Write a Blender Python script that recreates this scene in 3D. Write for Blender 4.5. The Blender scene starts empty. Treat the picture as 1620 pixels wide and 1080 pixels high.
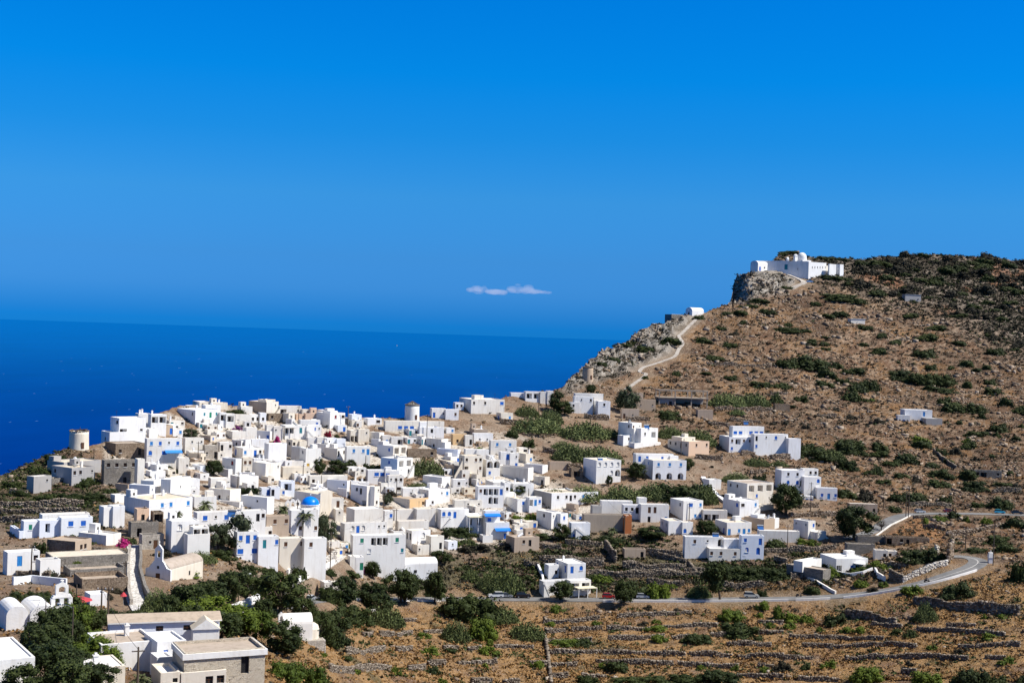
import bpy, bmesh, math, random
import numpy as np
from mathutils import Vector, Matrix
from mathutils.bvhtree import BVHTree
from mathutils.kdtree import KDTree

rng = np.random.default_rng(7)
random.seed(7)
SC = bpy.context.scene
SC.cycles.volume_bounces = 6
COL = SC.collection
R = math.radians

# ------------------------------------------------------------------ camera
F = 2225.0                      # focal length in pixels of the 1620 wide photograph
CZ = 340.0
PITCH, ROLL = R(-0.515), R(1.95)
CAM_M = Matrix.Rotation(math.pi / 2 + PITCH, 3, 'X') @ Matrix.Rotation(ROLL, 3, 'Z')
CAM_NP = np.array([list(r) for r in CAM_M])
cam_data = bpy.data.cameras.new('camera')
cam_data.sensor_width = 36.0
cam_data.lens = 36.0 * F / 1620.0
cam_data.clip_start, cam_data.clip_end = 1.0, 300000.0
cam = bpy.data.objects.new('camera', cam_data)
COL.objects.link(cam)
cam.matrix_world = Matrix.Translation((0, 0, CZ)) @ CAM_M.to_4x4()
SC.camera = cam


def rays(px, py):
    """directions through photo pixels, scaled so that their forward (Y) component is 1"""
    px, py = np.asarray(px, float), np.asarray(py, float)
    d = np.stack([(px - 810) / F, -(py - 540) / F, -np.ones(np.broadcast(px, py).shape)], -1)
    w = d @ CAM_NP.T
    return w / w[..., 1:2]


def project(p):
    """photo pixel of a world point"""
    v = CAM_M.transposed() @ (Vector(p) - Vector((0, 0, CZ)))
    return 810 + F * v.x / -v.z, 540 - F * v.y / -v.z


# ------------------------------------------------------------------ noise
def vnoise(x, y, seed=0):
    xi, yi = np.floor(x).astype(np.int64), np.floor(y).astype(np.int64)
    fx, fy = x - xi, y - yi
    fx, fy = fx * fx * (3 - 2 * fx), fy * fy * (3 - 2 * fy)

    def h(a, b):
        n = (a * 374761393 + b * 668265263 + seed * 974634527) & 0xffffffff
        n = ((n ^ (n >> 13)) * 1274126177) & 0xffffffff
        n = ((n ^ (n >> 16)) * 2246822519) & 0xffffffff
        return ((n ^ (n >> 15)) & 0xffff) / 65535.0
    a, b, c, d = h(xi, yi), h(xi + 1, yi), h(xi, yi + 1), h(xi + 1, yi + 1)
    return (a * (1 - fx) + b * fx) * (1 - fy) + (c * (1 - fx) + d * fx) * fy


def fbm(x, y, octaves=4, seed=0, gain=0.5):
    s, a, t = 0, 1.0, 0
    for o in range(octaves):
        s = s + a * vnoise(x * 2 ** o + 17.3 * o, y * 2 ** o - 9.1 * o, seed + o)
        t += a
        a *= gain
    return s / t


def sstep(a, b, x):
    t = np.clip((x - a) / (b - a), 0, 1)
    return t * t * (3 - 2 * t)


# ------------------------------------------------------------------ object helpers
def tag(o, label=None, cat=None, group=None, kind=None):
    if label: o['label'] = label
    if cat: o['category'] = cat
    if group: o['group'] = group
    if kind: o['kind'] = kind
    return o


def link(name, data, parent=None, loc=None):
    o = bpy.data.objects.new(name, data)
    COL.objects.link(o)
    if parent is not None: o.parent = parent
    if loc is not None: o.location = loc
    return o


def empty(name, loc, rz=0.0):
    o = link(name, None, None, loc)
    o.rotation_euler.z = rz
    o.empty_display_size = 0.5
    return o


def mesh_np(name, V, Q, mats, mat_idx=None, attrs=None, smooth=False):
    """mesh from numpy: V n x 3, Q m x k polygons (all k-gons)"""
    me = bpy.data.meshes.new(name)
    V = np.asarray(V, np.float32)
    Q = np.asarray(Q, np.int32)
    m, k = Q.shape
    me.vertices.add(len(V))
    me.vertices.foreach_set('co', V.ravel())
    me.loops.add(m * k)
    me.loops.foreach_set('vertex_index', Q.ravel())
    me.polygons.add(m)
    me.polygons.foreach_set('loop_start', np.arange(0, m * k, k, dtype=np.int32))
    if mat_idx is not None:
        me.polygons.foreach_set('material_index', np.asarray(mat_idx, np.int32))
    if smooth:
        me.polygons.foreach_set('use_smooth', np.ones(m, bool))
    for mt in (mats if isinstance(mats, (list, tuple)) else [mats]):
        me.materials.append(mt)
    for an, av in (attrs or {}).items():
        av = np.asarray(av, np.float32)
        if av.ndim == 1:
            a = me.attributes.new(an, 'FLOAT', 'POINT')
            a.data.foreach_set('value', av)
        else:
            a = me.attributes.new(an, 'FLOAT_COLOR', 'POINT')
            a.data.foreach_set('color', np.concatenate([av, np.ones((len(av), 1), np.float32)], 1).ravel())
    me.update(calc_edges=True)
    return me


class MB:
    """collects polygons into one mesh"""
    def __init__(self):
        self.v, self.f, self.m, self.mats = [], [], [], []

    def mi(self, mat):
        if mat not in self.mats: self.mats.append(mat)
        return self.mats.index(mat)

    def poly(self, pts, mat):
        n = len(self.v)
        self.v += [tuple(p) for p in pts]
        self.f.append(tuple(range(n, n + len(pts))))
        self.m.append(self.mi(mat))

    def box(self, c, s, mat, rz=0.0, taper=1.0, faces='xXyYzZ'):
        """box centred on c (x, y) with its bottom at c.z; s full sizes; taper scales the top"""
        x, y, z = s[0] / 2, s[1] / 2, s[2]
        ca, sa = math.cos(rz), math.sin(rz)
        P = []
        for zz, k in ((0, 1.0), (z, taper)):
            for a, b in ((-x, -y), (x, -y), (x, y), (-x, y)):
                a, b = a * k, b * k
                P.append((c[0] + a * ca - b * sa, c[1] + a * sa + b * ca, c[2] + zz))
        n = len(self.v)
        self.v += P
        i = self.mi(mat)
        for key, q in (('y', (0, 1, 5, 4)), ('X', (1, 2, 6, 5)), ('Y', (2, 3, 7, 6)), ('x', (3, 0, 4, 7)), ('Z', (4, 5, 6, 7)), ('z', (3, 2, 1, 0))):
            if key in faces:
                self.f.append(tuple(n + k for k in q)); self.m.append(i)

    def tube(self, pts, rad, mat, n=8, caps=True):
        """tube along points with a radius for each"""
        pts = [Vector(p) for p in pts]
        if not isinstance(rad, (list, tuple)): rad = [rad] * len(pts)
        base = len(self.v)
        i = self.mi(mat)
        for k, p in enumerate(pts):
            t = (pts[min(k + 1, len(pts) - 1)] - pts[max(k - 1, 0)]).normalized()
            a = t.orthogonal().normalized() if abs(t.z) < 0.99 else Vector((1, 0, 0))
            if k: a = (pa - t * pa.dot(t)).normalized()
            pa = a
            b = t.cross(a)
            for j in range(n):
                w = 2 * math.pi * j / n
                self.v.append(tuple(p + (a * math.cos(w) + b * math.sin(w)) * rad[k]))
        for k in range(len(pts) - 1):
            for j in range(n):
                q = base + k * n
                self.f.append((q + j, q + (j + 1) % n, q + n + (j + 1) % n, q + n + j)); self.m.append(i)
        if caps:
            self.f.append(tuple(base + j for j in reversed(range(n)))); self.m.append(i)
            self.f.append(tuple(base + (len(pts) - 1) * n + j for j in range(n))); self.m.append(i)

    def lathe(self, c, prof, mat, n=24, a0=0.0, a1=2 * math.pi):
        """surface of revolution: prof list of (radius, z)"""
        base = len(self.v)
        i = self.mi(mat)
        full = abs(a1 - a0 - 2 * math.pi) < 1e-6
        m = n if full else n + 1
        for r, z in prof:
            for j in range(m):
                w = a0 + (a1 - a0) * j / n
                self.v.append((c[0] + r * math.cos(w), c[1] + r * math.sin(w), c[2] + z))
        for k in range(len(prof) - 1):
            for j in range(n):
                q, j2 = base + k * m, (j + 1) % m
                self.f.append((q + j, q + j2, q + m + j2, q + m + j)); self.m.append(i)

    def mesh(self, name, smooth=False):
        me = bpy.data.meshes.new(name)
        me.from_pydata(self.v, [], self.f)
        for mt in self.mats: me.materials.append(mt)
        me.polygons.foreach_set('material_index', self.m)
        if smooth: me.polygons.foreach_set('use_smooth', [True] * len(self.f))
        me.update()
        return me

    def build(self, name, parent=None, loc=None, smooth=False):
        return link(name, self.mesh(name, smooth), parent, loc)


# ------------------------------------------------------------------ materials
def new_mat(name):
    m = bpy.data.materials.new(name)
    m.use_nodes = True
    nt = m.node_tree
    b = nt.nodes['Principled BSDF']
    return m, nt, b


def N(nt, t, **kw):
    n = nt.nodes.new(t)
    for k, v in kw.items():
        if k.startswith('i_'):
            n.inputs[k[2:].replace('_', ' ')].default_value = v
        else:
            setattr(n, k, v)
    return n


def noise_fac(nt, scale, lo=0.35, hi=0.65, detail=4, coord=None, rough=0.6):
    n = N(nt, 'ShaderNodeTexNoise', i_Scale=scale, i_Detail=detail, i_Roughness=rough)
    if coord: nt.links.new(coord, n.inputs['Vector'])
    r = N(nt, 'ShaderNodeMapRange')
    r.inputs['From Min'].default_value, r.inputs['From Max'].default_value = lo, hi
    nt.links.new(n.outputs['Fac'], r.inputs['Value'])
    return r.outputs['Result']


def mix(nt, fac, a, b, blend='MIX'):
    n = N(nt, 'ShaderNodeMix', data_type='RGBA', blend_type=blend)
    for s, v in ((n.inputs[0], fac), (n.inputs[6], a), (n.inputs[7], b)):
        if isinstance(v, (int, float)): s.default_value = v
        elif isinstance(v, tuple): s.default_value = (*v[:3], 1)
        else: nt.links.new(v, s)
    return n.outputs[2]


def wpos(nt):
    return N(nt, 'ShaderNodeNewGeometry').outputs['Position']


def bump(nt, b, height, dist, strength=1.0):
    n = N(nt, 'ShaderNodeBump')
    n.inputs['Distance'].default_value = dist
    n.inputs['Strength'].default_value = strength
    nt.links.new(height, n.inputs['Height'])
    nt.links.new(n.outputs['Normal'], b.inputs['Normal'])


MAT = {}


def paint(key, col, rough=0.6, metal=0.0, var=0.06, scale=3.0):
    """plain painted or plastered surface with slight wear"""
    if key in MAT: return MAT[key]
    m, nt, b = new_mat(key)
    f = noise_fac(nt, scale, 0.3, 0.7, coord=wpos(nt))
    lo = tuple(c * (1 - 2 * var) for c in col)
    hi = tuple(min(1, c * (1 + var)) for c in col)
    nt.links.new(mix(nt, f, lo, hi), b.inputs['Base Color'])
    b.inputs['Roughness'].default_value = rough
    b.inputs['Metallic'].default_value = metal
    b.inputs['Specular IOR Level'].default_value = 0.3
    MAT[key] = m
    return m


def plaster(key, col, stain, amount=0.5, big=0.12):
    """lime wash: patchy, with vertical rain streaks and a tint of its own for every house"""
    m, nt, b = new_mat(key)
    p = wpos(nt)
    mp = N(nt, 'ShaderNodeMapping')
    mp.inputs['Scale'].default_value = (1.6, 1.6, 0.22)
    nt.links.new(p, mp.inputs['Vector'])
    f1 = noise_fac(nt, big, 0.42, 0.72, 3, p)
    f2 = noise_fac(nt, 0.9, 0.5, 0.8, 5, mp.outputs['Vector'])
    mul = N(nt, 'ShaderNodeMath', operation='MULTIPLY_ADD')
    nt.links.new(f2, mul.inputs[0]); mul.inputs[1].default_value = amount
    sc = N(nt, 'ShaderNodeMath', operation='MULTIPLY')
    nt.links.new(f1, sc.inputs[0]); sc.inputs[1].default_value = amount * 0.6
    nt.links.new(sc.outputs[0], mul.inputs[2])
    cl = N(nt, 'ShaderNodeClamp')
    nt.links.new(mul.outputs[0], cl.inputs['Value'])
    oi = N(nt, 'ShaderNodeObjectInfo')
    c0 = mix(nt, oi.outputs['Random'], tuple(c * k for c, k in zip(col, (0.97, 0.985, 1.02))), tuple(c * k for c, k in zip(col, (1.02, 1.0, 0.95))))
    nt.links.new(mix(nt, cl.outputs[0], c0, stain), b.inputs['Base Color'])
    b.inputs['Roughness'].default_value = 0.9
    b.inputs['Specular IOR Level'].default_value = 0.15
    h = noise_fac(nt, 2.6, 0.2, 0.8, 4, p)
    bump(nt, b, h, 0.05, 0.35)
    MAT[key] = m
    return m


def masonry(key, c1, c2, joint, scale=2.2, flat=0.55):
    """rubble stone: every stone of its own tone, with real relief"""
    m, nt, b = new_mat(key)
    p = wpos(nt)
    mp = N(nt, 'ShaderNodeMapping')
    mp.inputs['Scale'].default_value = (1, 1, 1 / flat)
    nt.links.new(p, mp.inputs['Vector'])
    v = N(nt, 'ShaderNodeTexVoronoi', i_Scale=scale)
    nt.links.new(mp.outputs['Vector'], v.inputs['Vector'])
    e = N(nt, 'ShaderNodeTexVoronoi', feature='DISTANCE_TO_EDGE', i_Scale=scale)
    nt.links.new(mp.outputs['Vector'], e.inputs['Vector'])
    sep = N(nt, 'ShaderNodeSeparateColor')
    nt.links.new(v.outputs['Color'], sep.inputs[0])
    col = mix(nt, sep.outputs[0], c1, c2)
    col = mix(nt, noise_fac(nt, 0.25, 0.35, 0.65, 3, p), col, mix(nt, 0.5, col, joint))
    r = N(nt, 'ShaderNodeMapRange')
    r.inputs['From Max'].default_value = 0.09
    nt.links.new(e.outputs['Distance'], r.inputs['Value'])
    nt.links.new(mix(nt, r.outputs[0], joint, col), b.inputs['Base Color'])
    b.inputs['Roughness'].default_value = 0.95
    b.inputs['Specular IOR Level'].default_value = 0.1
    bump(nt, b, r.outputs[0], 0.25, 1.0)
    MAT[key] = m
    return m


plaster('white', (0.80, 0.79, 0.77), (0.56, 0.51, 0.44), 0.55)
plaster('blue_white', (0.74, 0.77, 0.82), (0.60, 0.60, 0.60), 0.35)  # real pale blue wash, and blue shade painted onto some white walls
plaster('cream', (0.70, 0.64, 0.54), (0.52, 0.43, 0.32), 0.6)
plaster('ochre', (0.66, 0.45, 0.24), (0.55, 0.40, 0.25), 0.6)
plaster('peach', (0.68, 0.48, 0.34), (0.58, 0.46, 0.36), 0.6)
plaster('beige', (0.46, 0.36, 0.27), (0.32, 0.24, 0.17), 0.7)
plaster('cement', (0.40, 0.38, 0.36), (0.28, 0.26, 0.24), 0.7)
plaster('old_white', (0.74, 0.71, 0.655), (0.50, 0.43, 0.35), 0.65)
plaster('concrete', (0.36, 0.30, 0.24), (0.24, 0.20, 0.16), 0.7)
plaster('roof_tan', (0.43, 0.355, 0.285), (0.29, 0.235, 0.18), 0.9, 0.5)
plaster('roof_grey', (0.42, 0.40, 0.37), (0.30, 0.27, 0.24), 0.9, 0.5)
plaster('roof_cream', (0.66, 0.58, 0.46), (0.46, 0.39, 0.30), 0.9, 0.5)
plaster('roof_white', (0.78, 0.76, 0.73), (0.58, 0.52, 0.45), 0.7, 0.4)
masonry('stone_grey', (0.27, 0.25, 0.22), (0.44, 0.40, 0.35), (0.17, 0.15, 0.13), 2.6)
masonry('ashlar', (0.66, 0.57, 0.44), (0.76, 0.68, 0.55), (0.58, 0.49, 0.37), 5.0, 0.7)
masonry('stone_brown', (0.30, 0.22, 0.15), (0.47, 0.37, 0.27), (0.15, 0.11, 0.08))
masonry('stone_pale', (0.48, 0.43, 0.36), (0.66, 0.61, 0.54), (0.40, 0.34, 0.27))
paint('shutter_blue', (0.015, 0.12, 0.50), 0.5)
paint('sky_blue', (0.03, 0.22, 0.55), 0.5)
paint('bright_blue', (0.01, 0.19, 0.72), 0.45)
paint('teal', (0.02, 0.20, 0.24), 0.5)
paint('green', (0.02, 0.22, 0.13), 0.5)
paint('brown_wood', (0.10, 0.045, 0.022), 0.6)
paint('red_wood', (0.20, 0.015, 0.02), 0.6)
paint('yellow_wood', (0.50, 0.30, 0.04), 0.6)
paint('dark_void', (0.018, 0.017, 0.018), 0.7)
paint('glass', (0.02, 0.025, 0.03), 0.08)
paint('frame_white', (0.75, 0.75, 0.74), 0.6)
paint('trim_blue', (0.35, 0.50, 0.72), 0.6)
paint('pole_wood', (0.10, 0.075, 0.055), 0.9)
paint('metal_grey', (0.35, 0.36, 0.37), 0.45, 0.6)
paint('terracotta', (0.45, 0.15, 0.05), 0.8)
paint('reed', (0.42, 0.34, 0.20), 0.9)
paint('awning_cream', (0.70, 0.64, 0.46), 0.9)
paint('rubber', (0.012, 0.012, 0.013), 0.8)
paint('parasol_red', (0.45, 0.05, 0.06), 0.8)
# ------------------------------------------------------------------ the lie of the land
# distance (m, forward) of the ground seen at photo columns / rows; the hill really has these depths
GX = np.array([-300, 0, 150, 300, 450, 600, 750, 900, 1050, 1200, 1350, 1500, 1620, 1950], float)
GY = np.array([1400, 1200, 1080, 1000, 945, 900, 850, 800, 750, 700, 650, 600, 550, 500, 450, 400], float)
GD = np.array([
    [100, 128, 150, 200, 245, 295, 335, 372, 405, 432, 460, 490, 520, 550, 580, 610],
    [110, 135, 155, 205, 250, 300, 340, 378, 412, 442, 472, 502, 532, 560, 590, 620],
    [110, 136, 158, 210, 262, 305, 342, 382, 420, 452, 485, 518, 548, 580, 610, 640],
    [120, 146, 170, 240, 285, 318, 358, 400, 450, 500, 535, 565, 595, 625, 655, 685],
    [150, 184, 215, 290, 335, 360, 390, 432, 480, 525, 555, 580, 610, 640, 670, 700],
    [220, 270, 310, 360, 395, 418, 442, 470, 502, 536, 566, 595, 630, 665, 700, 735],
    [245, 300, 340, 380, 410, 435, 458, 485, 514, 548, 582, 615, 655, 695, 735, 775],
    [258, 312, 350, 385, 412, 440, 465, 492, 522, 560, 605, 665, 725, 780, 830, 880],
    [265, 315, 352, 386, 412, 440, 466, 495, 530, 575, 630, 692, 745, 790, 840, 890],
    [266, 314, 350, 386, 412, 438, 468, 502, 544, 595, 648, 712, 772, 822, 880, 940],
    [262, 309, 345, 382, 410, 435, 472, 520, 566, 616, 668, 732, 792, 845, 900, 965],
    [255, 300, 335, 370, 395, 412, 462, 530, 580, 630, 682, 745, 805, 862, 925, 985],
    [250, 294, 328, 362, 388, 410, 462, 532, 584, 634, 692, 755, 815, 872, 936, 998],
    [245, 290, 322, 356, 382, 408, 462, 532, 584, 636, 696, 760, 820, 880, 944, 1008]])
_fx = np.arange(-300, 1951, 5.0)
_fy = np.arange(396, 1401, 4.0)
_t = np.array([np.interp(_fy, GY[::-1], g[::-1]) for g in GD])
DG = np.array([np.interp(_fx, GX, _t[:, j]) for j in range(len(_fy))])      # [y, x]


def _blur(a, n, axis):
    k = np.ones(2 * n + 1) / (2 * n + 1)
    pad = [(n, n) if i == axis else (0, 0) for i in range(2)]
    return np.apply_along_axis(lambda v: np.convolve(v, k, 'valid'), axis, np.pad(a, pad, mode='reflect', reflect_type='odd'))


for _ in range(2):
    DG = _blur(_blur(DG, 5, 0), 6, 1)


# the cliff under the monastery turns away from the viewer on its left side
_gx, _gy = np.meshgrid(_fx, _fy)
DG += 45 * sstep(1190, 1156, _gx) * sstep(1110, 1150, _gx) * sstep(424, 440, _gy) * sstep(492, 470, _gy)


def depth_at(px, py):
    px, py = np.clip(np.asarray(px, float), -299, 1949), np.clip(np.asarray(py, float), 397, 1399)
    x, y = (px + 300) / 5.0, (py - 396) / 4.0
    i, j = np.minimum(x.astype(int), DG.shape[1] - 2), np.minimum(y.astype(int), DG.shape[0] - 2)
    u, v = x - i, y - j
    return (DG[j, i] * (1 - u) + DG[j, i + 1] * u) * (1 - v) + (DG[j + 1, i] * (1 - u) + DG[j + 1, i + 1] * u) * v


def at(px, py, D=None):
    """world point of the hill seen at a photo pixel"""
    if D is None: D = float(depth_at(px, py))
    d = rays(px, py)
    return Vector((d[0] * D, D, CZ + d[2] * D))


RIDGE = np.array([(-300, 815), (-60, 775), (0, 752), (25, 742), (50, 730), (75, 722), (100, 711), (110, 707), (140, 705), (160, 702), (180, 692), (215, 674), (250, 654), (285, 641),
                  (330, 641), (420, 642), (450, 646), (500, 655), (560, 661), (640, 661), (690, 656), (720, 646), (760, 638), (800, 628), (850, 620), (880, 617), (893, 611),
                  (905, 597), (925, 579), (950, 558), (980, 545), (1010, 528), (1040, 513), (1070, 502), (1095, 497), (1115, 494), (1130, 489), (1150, 480), (1158, 475),
                  (1161, 455), (1166, 437), (1180, 430), (1195, 429), (1216, 426), (1226, 409), (1240, 400), (1258, 398), (1270, 405), (1290, 407), (1330, 409), (1360, 411),
                  (1400, 406), (1440, 403), (1480, 402), (1530, 405), (1580, 409), (1620, 413), (1700, 416), (1950, 430)], float)


def in_poly(px, py, poly):
    inside = np.zeros(np.shape(px), bool)
    n = len(poly)
    for i in range(n):
        (x1, y1), (x2, y2) = poly[i], poly[(i + 1) % n]
        c = ((y1 > py) != (y2 > py)) & (px < (x2 - x1) * (py - y1) / ((y2 - y1) if y2 != y1 else 1e-9) + x1)
        inside ^= c
    return inside


def poly_soft(px, py, poly, soft=6.0):
    """1 inside a zone of the hill, fading over its edge"""
    s = 0
    for k in range(8):
        a = 2 * math.pi * k / 8
        s = s + in_poly(px + soft * math.cos(a), py + soft * math.sin(a), poly)
    return s / 8.0


# roads and paths: centre line (photo pixel on the hill), width m
ROADS = {
    'road': ([(452, 962), (480, 953), (520, 948), (580, 947), (660, 947), (740, 947), (830, 947), (920, 948), (1010, 948), (1100, 948), (1200, 947), (1262, 946), (1320, 943), (1370, 938), (1420, 930), (1465, 920),
              (1505, 908), (1535, 898), (1548, 889), (1540, 883), (1520, 880), (1495, 880)], 5.6),
    'upper_road': ([(1340, 852), (1372, 843), (1392, 832), (1410, 821), (1432, 814), (1470, 812), (1530, 812), (1580, 813), (1640, 815), (1720, 818), (1800, 822)], 4.8),
    'lane': ([(212, 862), (213, 880), (211, 900), (210, 918), (212, 935), (216, 950), (224, 965), (236, 980), (246, 992)], 3.4),
    'ramp': ([(392, 970), (418, 954), (440, 940), (470, 918), (500, 905), (520, 893), (538, 880), (546, 868)], 3.0),
    'chapel_path': ([(990, 616), (1004, 606), (1016, 598), (1022, 591), (1012, 588), (1018, 581), (1034, 576), (1052, 570), (1068, 563), (1074, 552), (1080, 543), (1074, 532), (1080, 526), (1092, 514), (1106, 500), (1112, 494)], 2.6),
    'monastery_path': ([(1250, 458), (1262, 452), (1272, 447), (1262, 441), (1250, 436), (1246, 431), (1232, 429), (1210, 429)], 4.0),
}


def spline(pts, n):
    """Catmull-Rom through pixel points"""
    p = np.array([pts[0]] + list(pts) + [pts[-1]], float)
    out = []
    for i in range(1, len(p) - 2):
        for t in np.linspace(0, 1, n, endpoint=False):
            a, b, c, d = p[i - 1], p[i], p[i + 1], p[i + 2]
            out.append(0.5 * (2 * b + (c - a) * t + (2 * a - 5 * b + 4 * c - d) * t * t + (3 * b - a - 3 * c + d) * t ** 3))
    out.append(p[-2])
    return np.array(out)


ROAD_LINE = {}
for name, (pts, w) in ROADS.items():
    s = spline(pts, 10)
    W = np.array([at(x, y) for x, y in s])
    if name in ('road', 'upper_road'):
        for _ in range(12):
            W[1:-1, 2] = (W[:-2, 2] + W[1:-1, 2] * 2 + W[2:, 2]) / 4
            W[1:-1, :2] = (W[:-2, :2] + W[1:-1, :2] * 2 + W[2:, :2]) / 4
    # resample every metre
    L = np.concatenate([[0], np.cumsum(np.linalg.norm(np.diff(W, axis=0), axis=1))])
    q = np.arange(0, L[-1], 1.0)
    ROAD_LINE[name] = np.stack([np.interp(q, L, W[:, k]) for k in range(3)], 1)

# zones of the hill by what grows or lies there
Z_CLIFF = [(890, 625), (900, 590), (950, 550), (1040, 508), (1100, 493), (1112, 500), (1090, 520), (1075, 530), (1072, 548), (1062, 560), (1030, 572), (990, 588), (950, 600), (915, 612)]
Z_CRAG = [(1150, 485), (1156, 440), (1190, 422), (1245, 428), (1262, 440), (1245, 462), (1215, 470), (1190, 472)]
Z_TOP = [(1225, 390), (1700, 390), (1700, 600), (1610, 560), (1540, 520), (1470, 492), (1400, 474), (1330, 448), (1290, 440), (1235, 420)]
Z_STRAW = [(430, 1000), (520, 1000), (640, 950), (900, 952), (1250, 950), (1400, 945), (1470, 935), (1480, 960), (1400, 985), (1350, 1100), (300, 1100)]
Z_TERR = [(420, 990), (700, 955), (1300, 950), (1560, 890), (1700, 890), (1700, 1150), (300, 1150)]
Z_TOWN = [(150, 700), (280, 640), (700, 650), (960, 620), (1100, 700), (1340, 800), (1300, 900), (1000, 930), (500, 950), (100, 1100), (-50, 1100), (-50, 830), (150, 820)]
Z_FIELD = [(680, 885), (860, 860), (1000, 845), (1080, 880), (1250, 870), (1400, 900), (1330, 938), (1000, 944), (700, 944), (600, 935)]
Z_CORE = [(170, 705), (290, 645), (560, 665), (680, 690), (830, 690), (860, 760), (960, 800), (860, 860), (700, 870), (560, 890), (400, 860), (330, 830), (180, 810)]
Z_LEFT = [(-100, 690), (110, 700), (180, 770), (160, 870), (60, 830), (-100, 830)]
Z_CUT = [(1395, 855), (1430, 826), (1450, 818), (1478, 830), (1500, 855), (1470, 858), (1420, 848)]

# ------------------------------------------------------------------ terrain mesh
PX = np.arange(-280, 1921, 2.5)
RY = np.interp(PX, RIDGE[:, 0], RIDGE[:, 1])
RY = RY + (fbm(PX / 7.0, PX * 0, 3, 5) - 0.5) * 3.0
rows = []
_s = np.concatenate([np.linspace(0, 1, 14, endpoint=False) * 0.32, 0.32 + 0.68 * np.linspace(0, 1, 350)])
IMX, IMY, PTS = [], [], []
near = [(3.0, 338.0), (30.0, 330.0), (60.0, 318.0)]
for Dn, zn in near:
    d = rays(PX, np.full_like(PX, 540.0))
    PTS.append(np.stack([d[:, 0] * Dn, np.full_like(PX, Dn), np.full_like(PX, zn)], 1)); IMX.append(PX); IMY.append(np.full_like(PX, 1500.0))
RYS = np.convolve(np.pad(RY, 14, mode='edge'), np.ones(29) / 29, 'valid') + 46
for s in _s:
    y = 1400 + (RYS - 1400) * s / 0.93 if s < 0.93 else RYS + (RY - RYS) * (s - 0.93) / 0.07
    D = depth_at(PX, y)
    d = rays(PX, y)
    PTS.append(np.stack([d[:, 0] * D, D, CZ + d[:, 2] * D], 1)); IMX.append(PX); IMY.append(y)
n_vis = len(PTS)
last = PTS[-1].copy()
for dd, dz in ((1.5, 0.4), (4, 2), (9, 6), (20, 16), (45, 45), (110, 125), (260, 400)):
    q = last.copy()
    k = 1 + dd / q[:, 1]
    q[:, 0] *= k; q[:, 1] += dd
    q[:, 2] = np.maximum(q[:, 2] - dz, -12.0)
    PTS.append(q); IMX.append(PX); IMY.append(RY - 1.0)
PTS, IMX, IMY = np.array(PTS), np.array(IMX), np.array(IMY)
nr, nc = PTS.shape[:2]
X, Y = PTS[..., 0], PTS[..., 1]

zc = np.maximum(poly_soft(IMX, IMY, Z_CLIFF), poly_soft(IMX, IMY, Z_CRAG, 4))
zt, zs, ze, zv, zl, zk = (poly_soft(IMX, IMY, p, s) for p, s in ((Z_TOP, 22), (Z_STRAW, 30), (Z_TERR, 25), (Z_TOWN, 18), (Z_LEFT, 15), (Z_CUT, 5)))
hill = np.clip(1 - zv - ze - zt, 0, 1) * (IMX > 860)

# roads press the ground flat
allp = np.concatenate([ROAD_LINE[k] for k in ROADS])
allw = np.concatenate([np.full(len(ROAD_LINE[k]), ROADS[k][1]) for k in ROADS])
kd = KDTree(len(allp))
for i, p in enumerate(allp): kd.insert((p[0], p[1], 0), i)
kd.balance()
flat = np.zeros((nr, nc)); flat_z = PTS[..., 2].copy()
lo, hi = allp.min(0) - 14, allp.max(0) + 14
cand = np.argwhere((X > lo[0]) & (X < hi[0]) & (Y > lo[1]) & (Y < hi[1]))
for r, c in cand:
    co, i, dist = kd.find((X[r, c], Y[r, c], 0))
    h = allw[i] / 2
    if dist < h + 5.0:
        flat[r, c] = 1 - min(1, max(0, (dist - h - 0.6) / 4.4))
        flat_z[r, c] = allp[i][2] - 0.12

# relief: boulders and ledges, stronger on the crags
amp = 0.35 + 0.9 * hill + 2.6 * zc + 0.5 * zt + 0.35 * ze
fade = (1 - flat) * np.where(IMY >= 1399, 0.0, 1.0)
n1 = fbm(X / 9, Y / 9, 4, 11) - 0.5
n2 = np.abs(fbm(X / 3.2, Y / 3.2, 4, 23) - 0.5) * 2
n3 = fbm(X / 1.3, Y / 1.3, 2, 31) - 0.5
dz = amp * (1.6 * n1 - 0.9 * (n2 - 0.25) + 0.45 * n3) * (1 - 0.6 * zv)
# old terraces over the open slopes: shallow steps that follow the contours
zz = PTS[..., 2] + 2.0 * fbm(X / 40, Y / 40, 2, 41)
step = (zz / 2.6) % 1.0
dz += (np.where(step < 0.8, -step, (step - 0.8) * 5 - 0.8) + 0.4) * 0.55 * np.clip(ze * 0.4 + hill, 0, 1)
Zf = PTS[..., 2] + dz * fade
Zf = Zf * (1 - flat) + flat_z * flat
PTS[..., 2] = Zf
# crags also break sideways
side = (fbm(X / 4, PTS[..., 2] / 4, 4, 51) - 0.5) * 6.0 * zc * fade
PTS[..., 0] += side * 0.6
PTS[..., 1] += (np.abs(fbm(X / 3.0, PTS[..., 2] / 5.0, 4, 57) - 0.5) * 2 - 0.3) * 9.0 * zc * fade

# what the ground is made of
earth = np.array((0.165, 0.092, 0.052)); straw = np.array((0.33, 0.195, 0.080)); brown = np.array((0.068, 0.040, 0.025))
pale = np.array((0.33, 0.255, 0.19)); grey = np.array((0.25, 0.225, 0.195)); moss = np.array((0.05, 0.055, 0.018)); dark = np.array((0.042, 0.034, 0.026)); rust = np.array((0.29, 0.11, 0.045))


def lay(c, new, w):
    w = np.clip(w, 0, 1)[..., None]
    return c * (1 - w) + new * w


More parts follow.
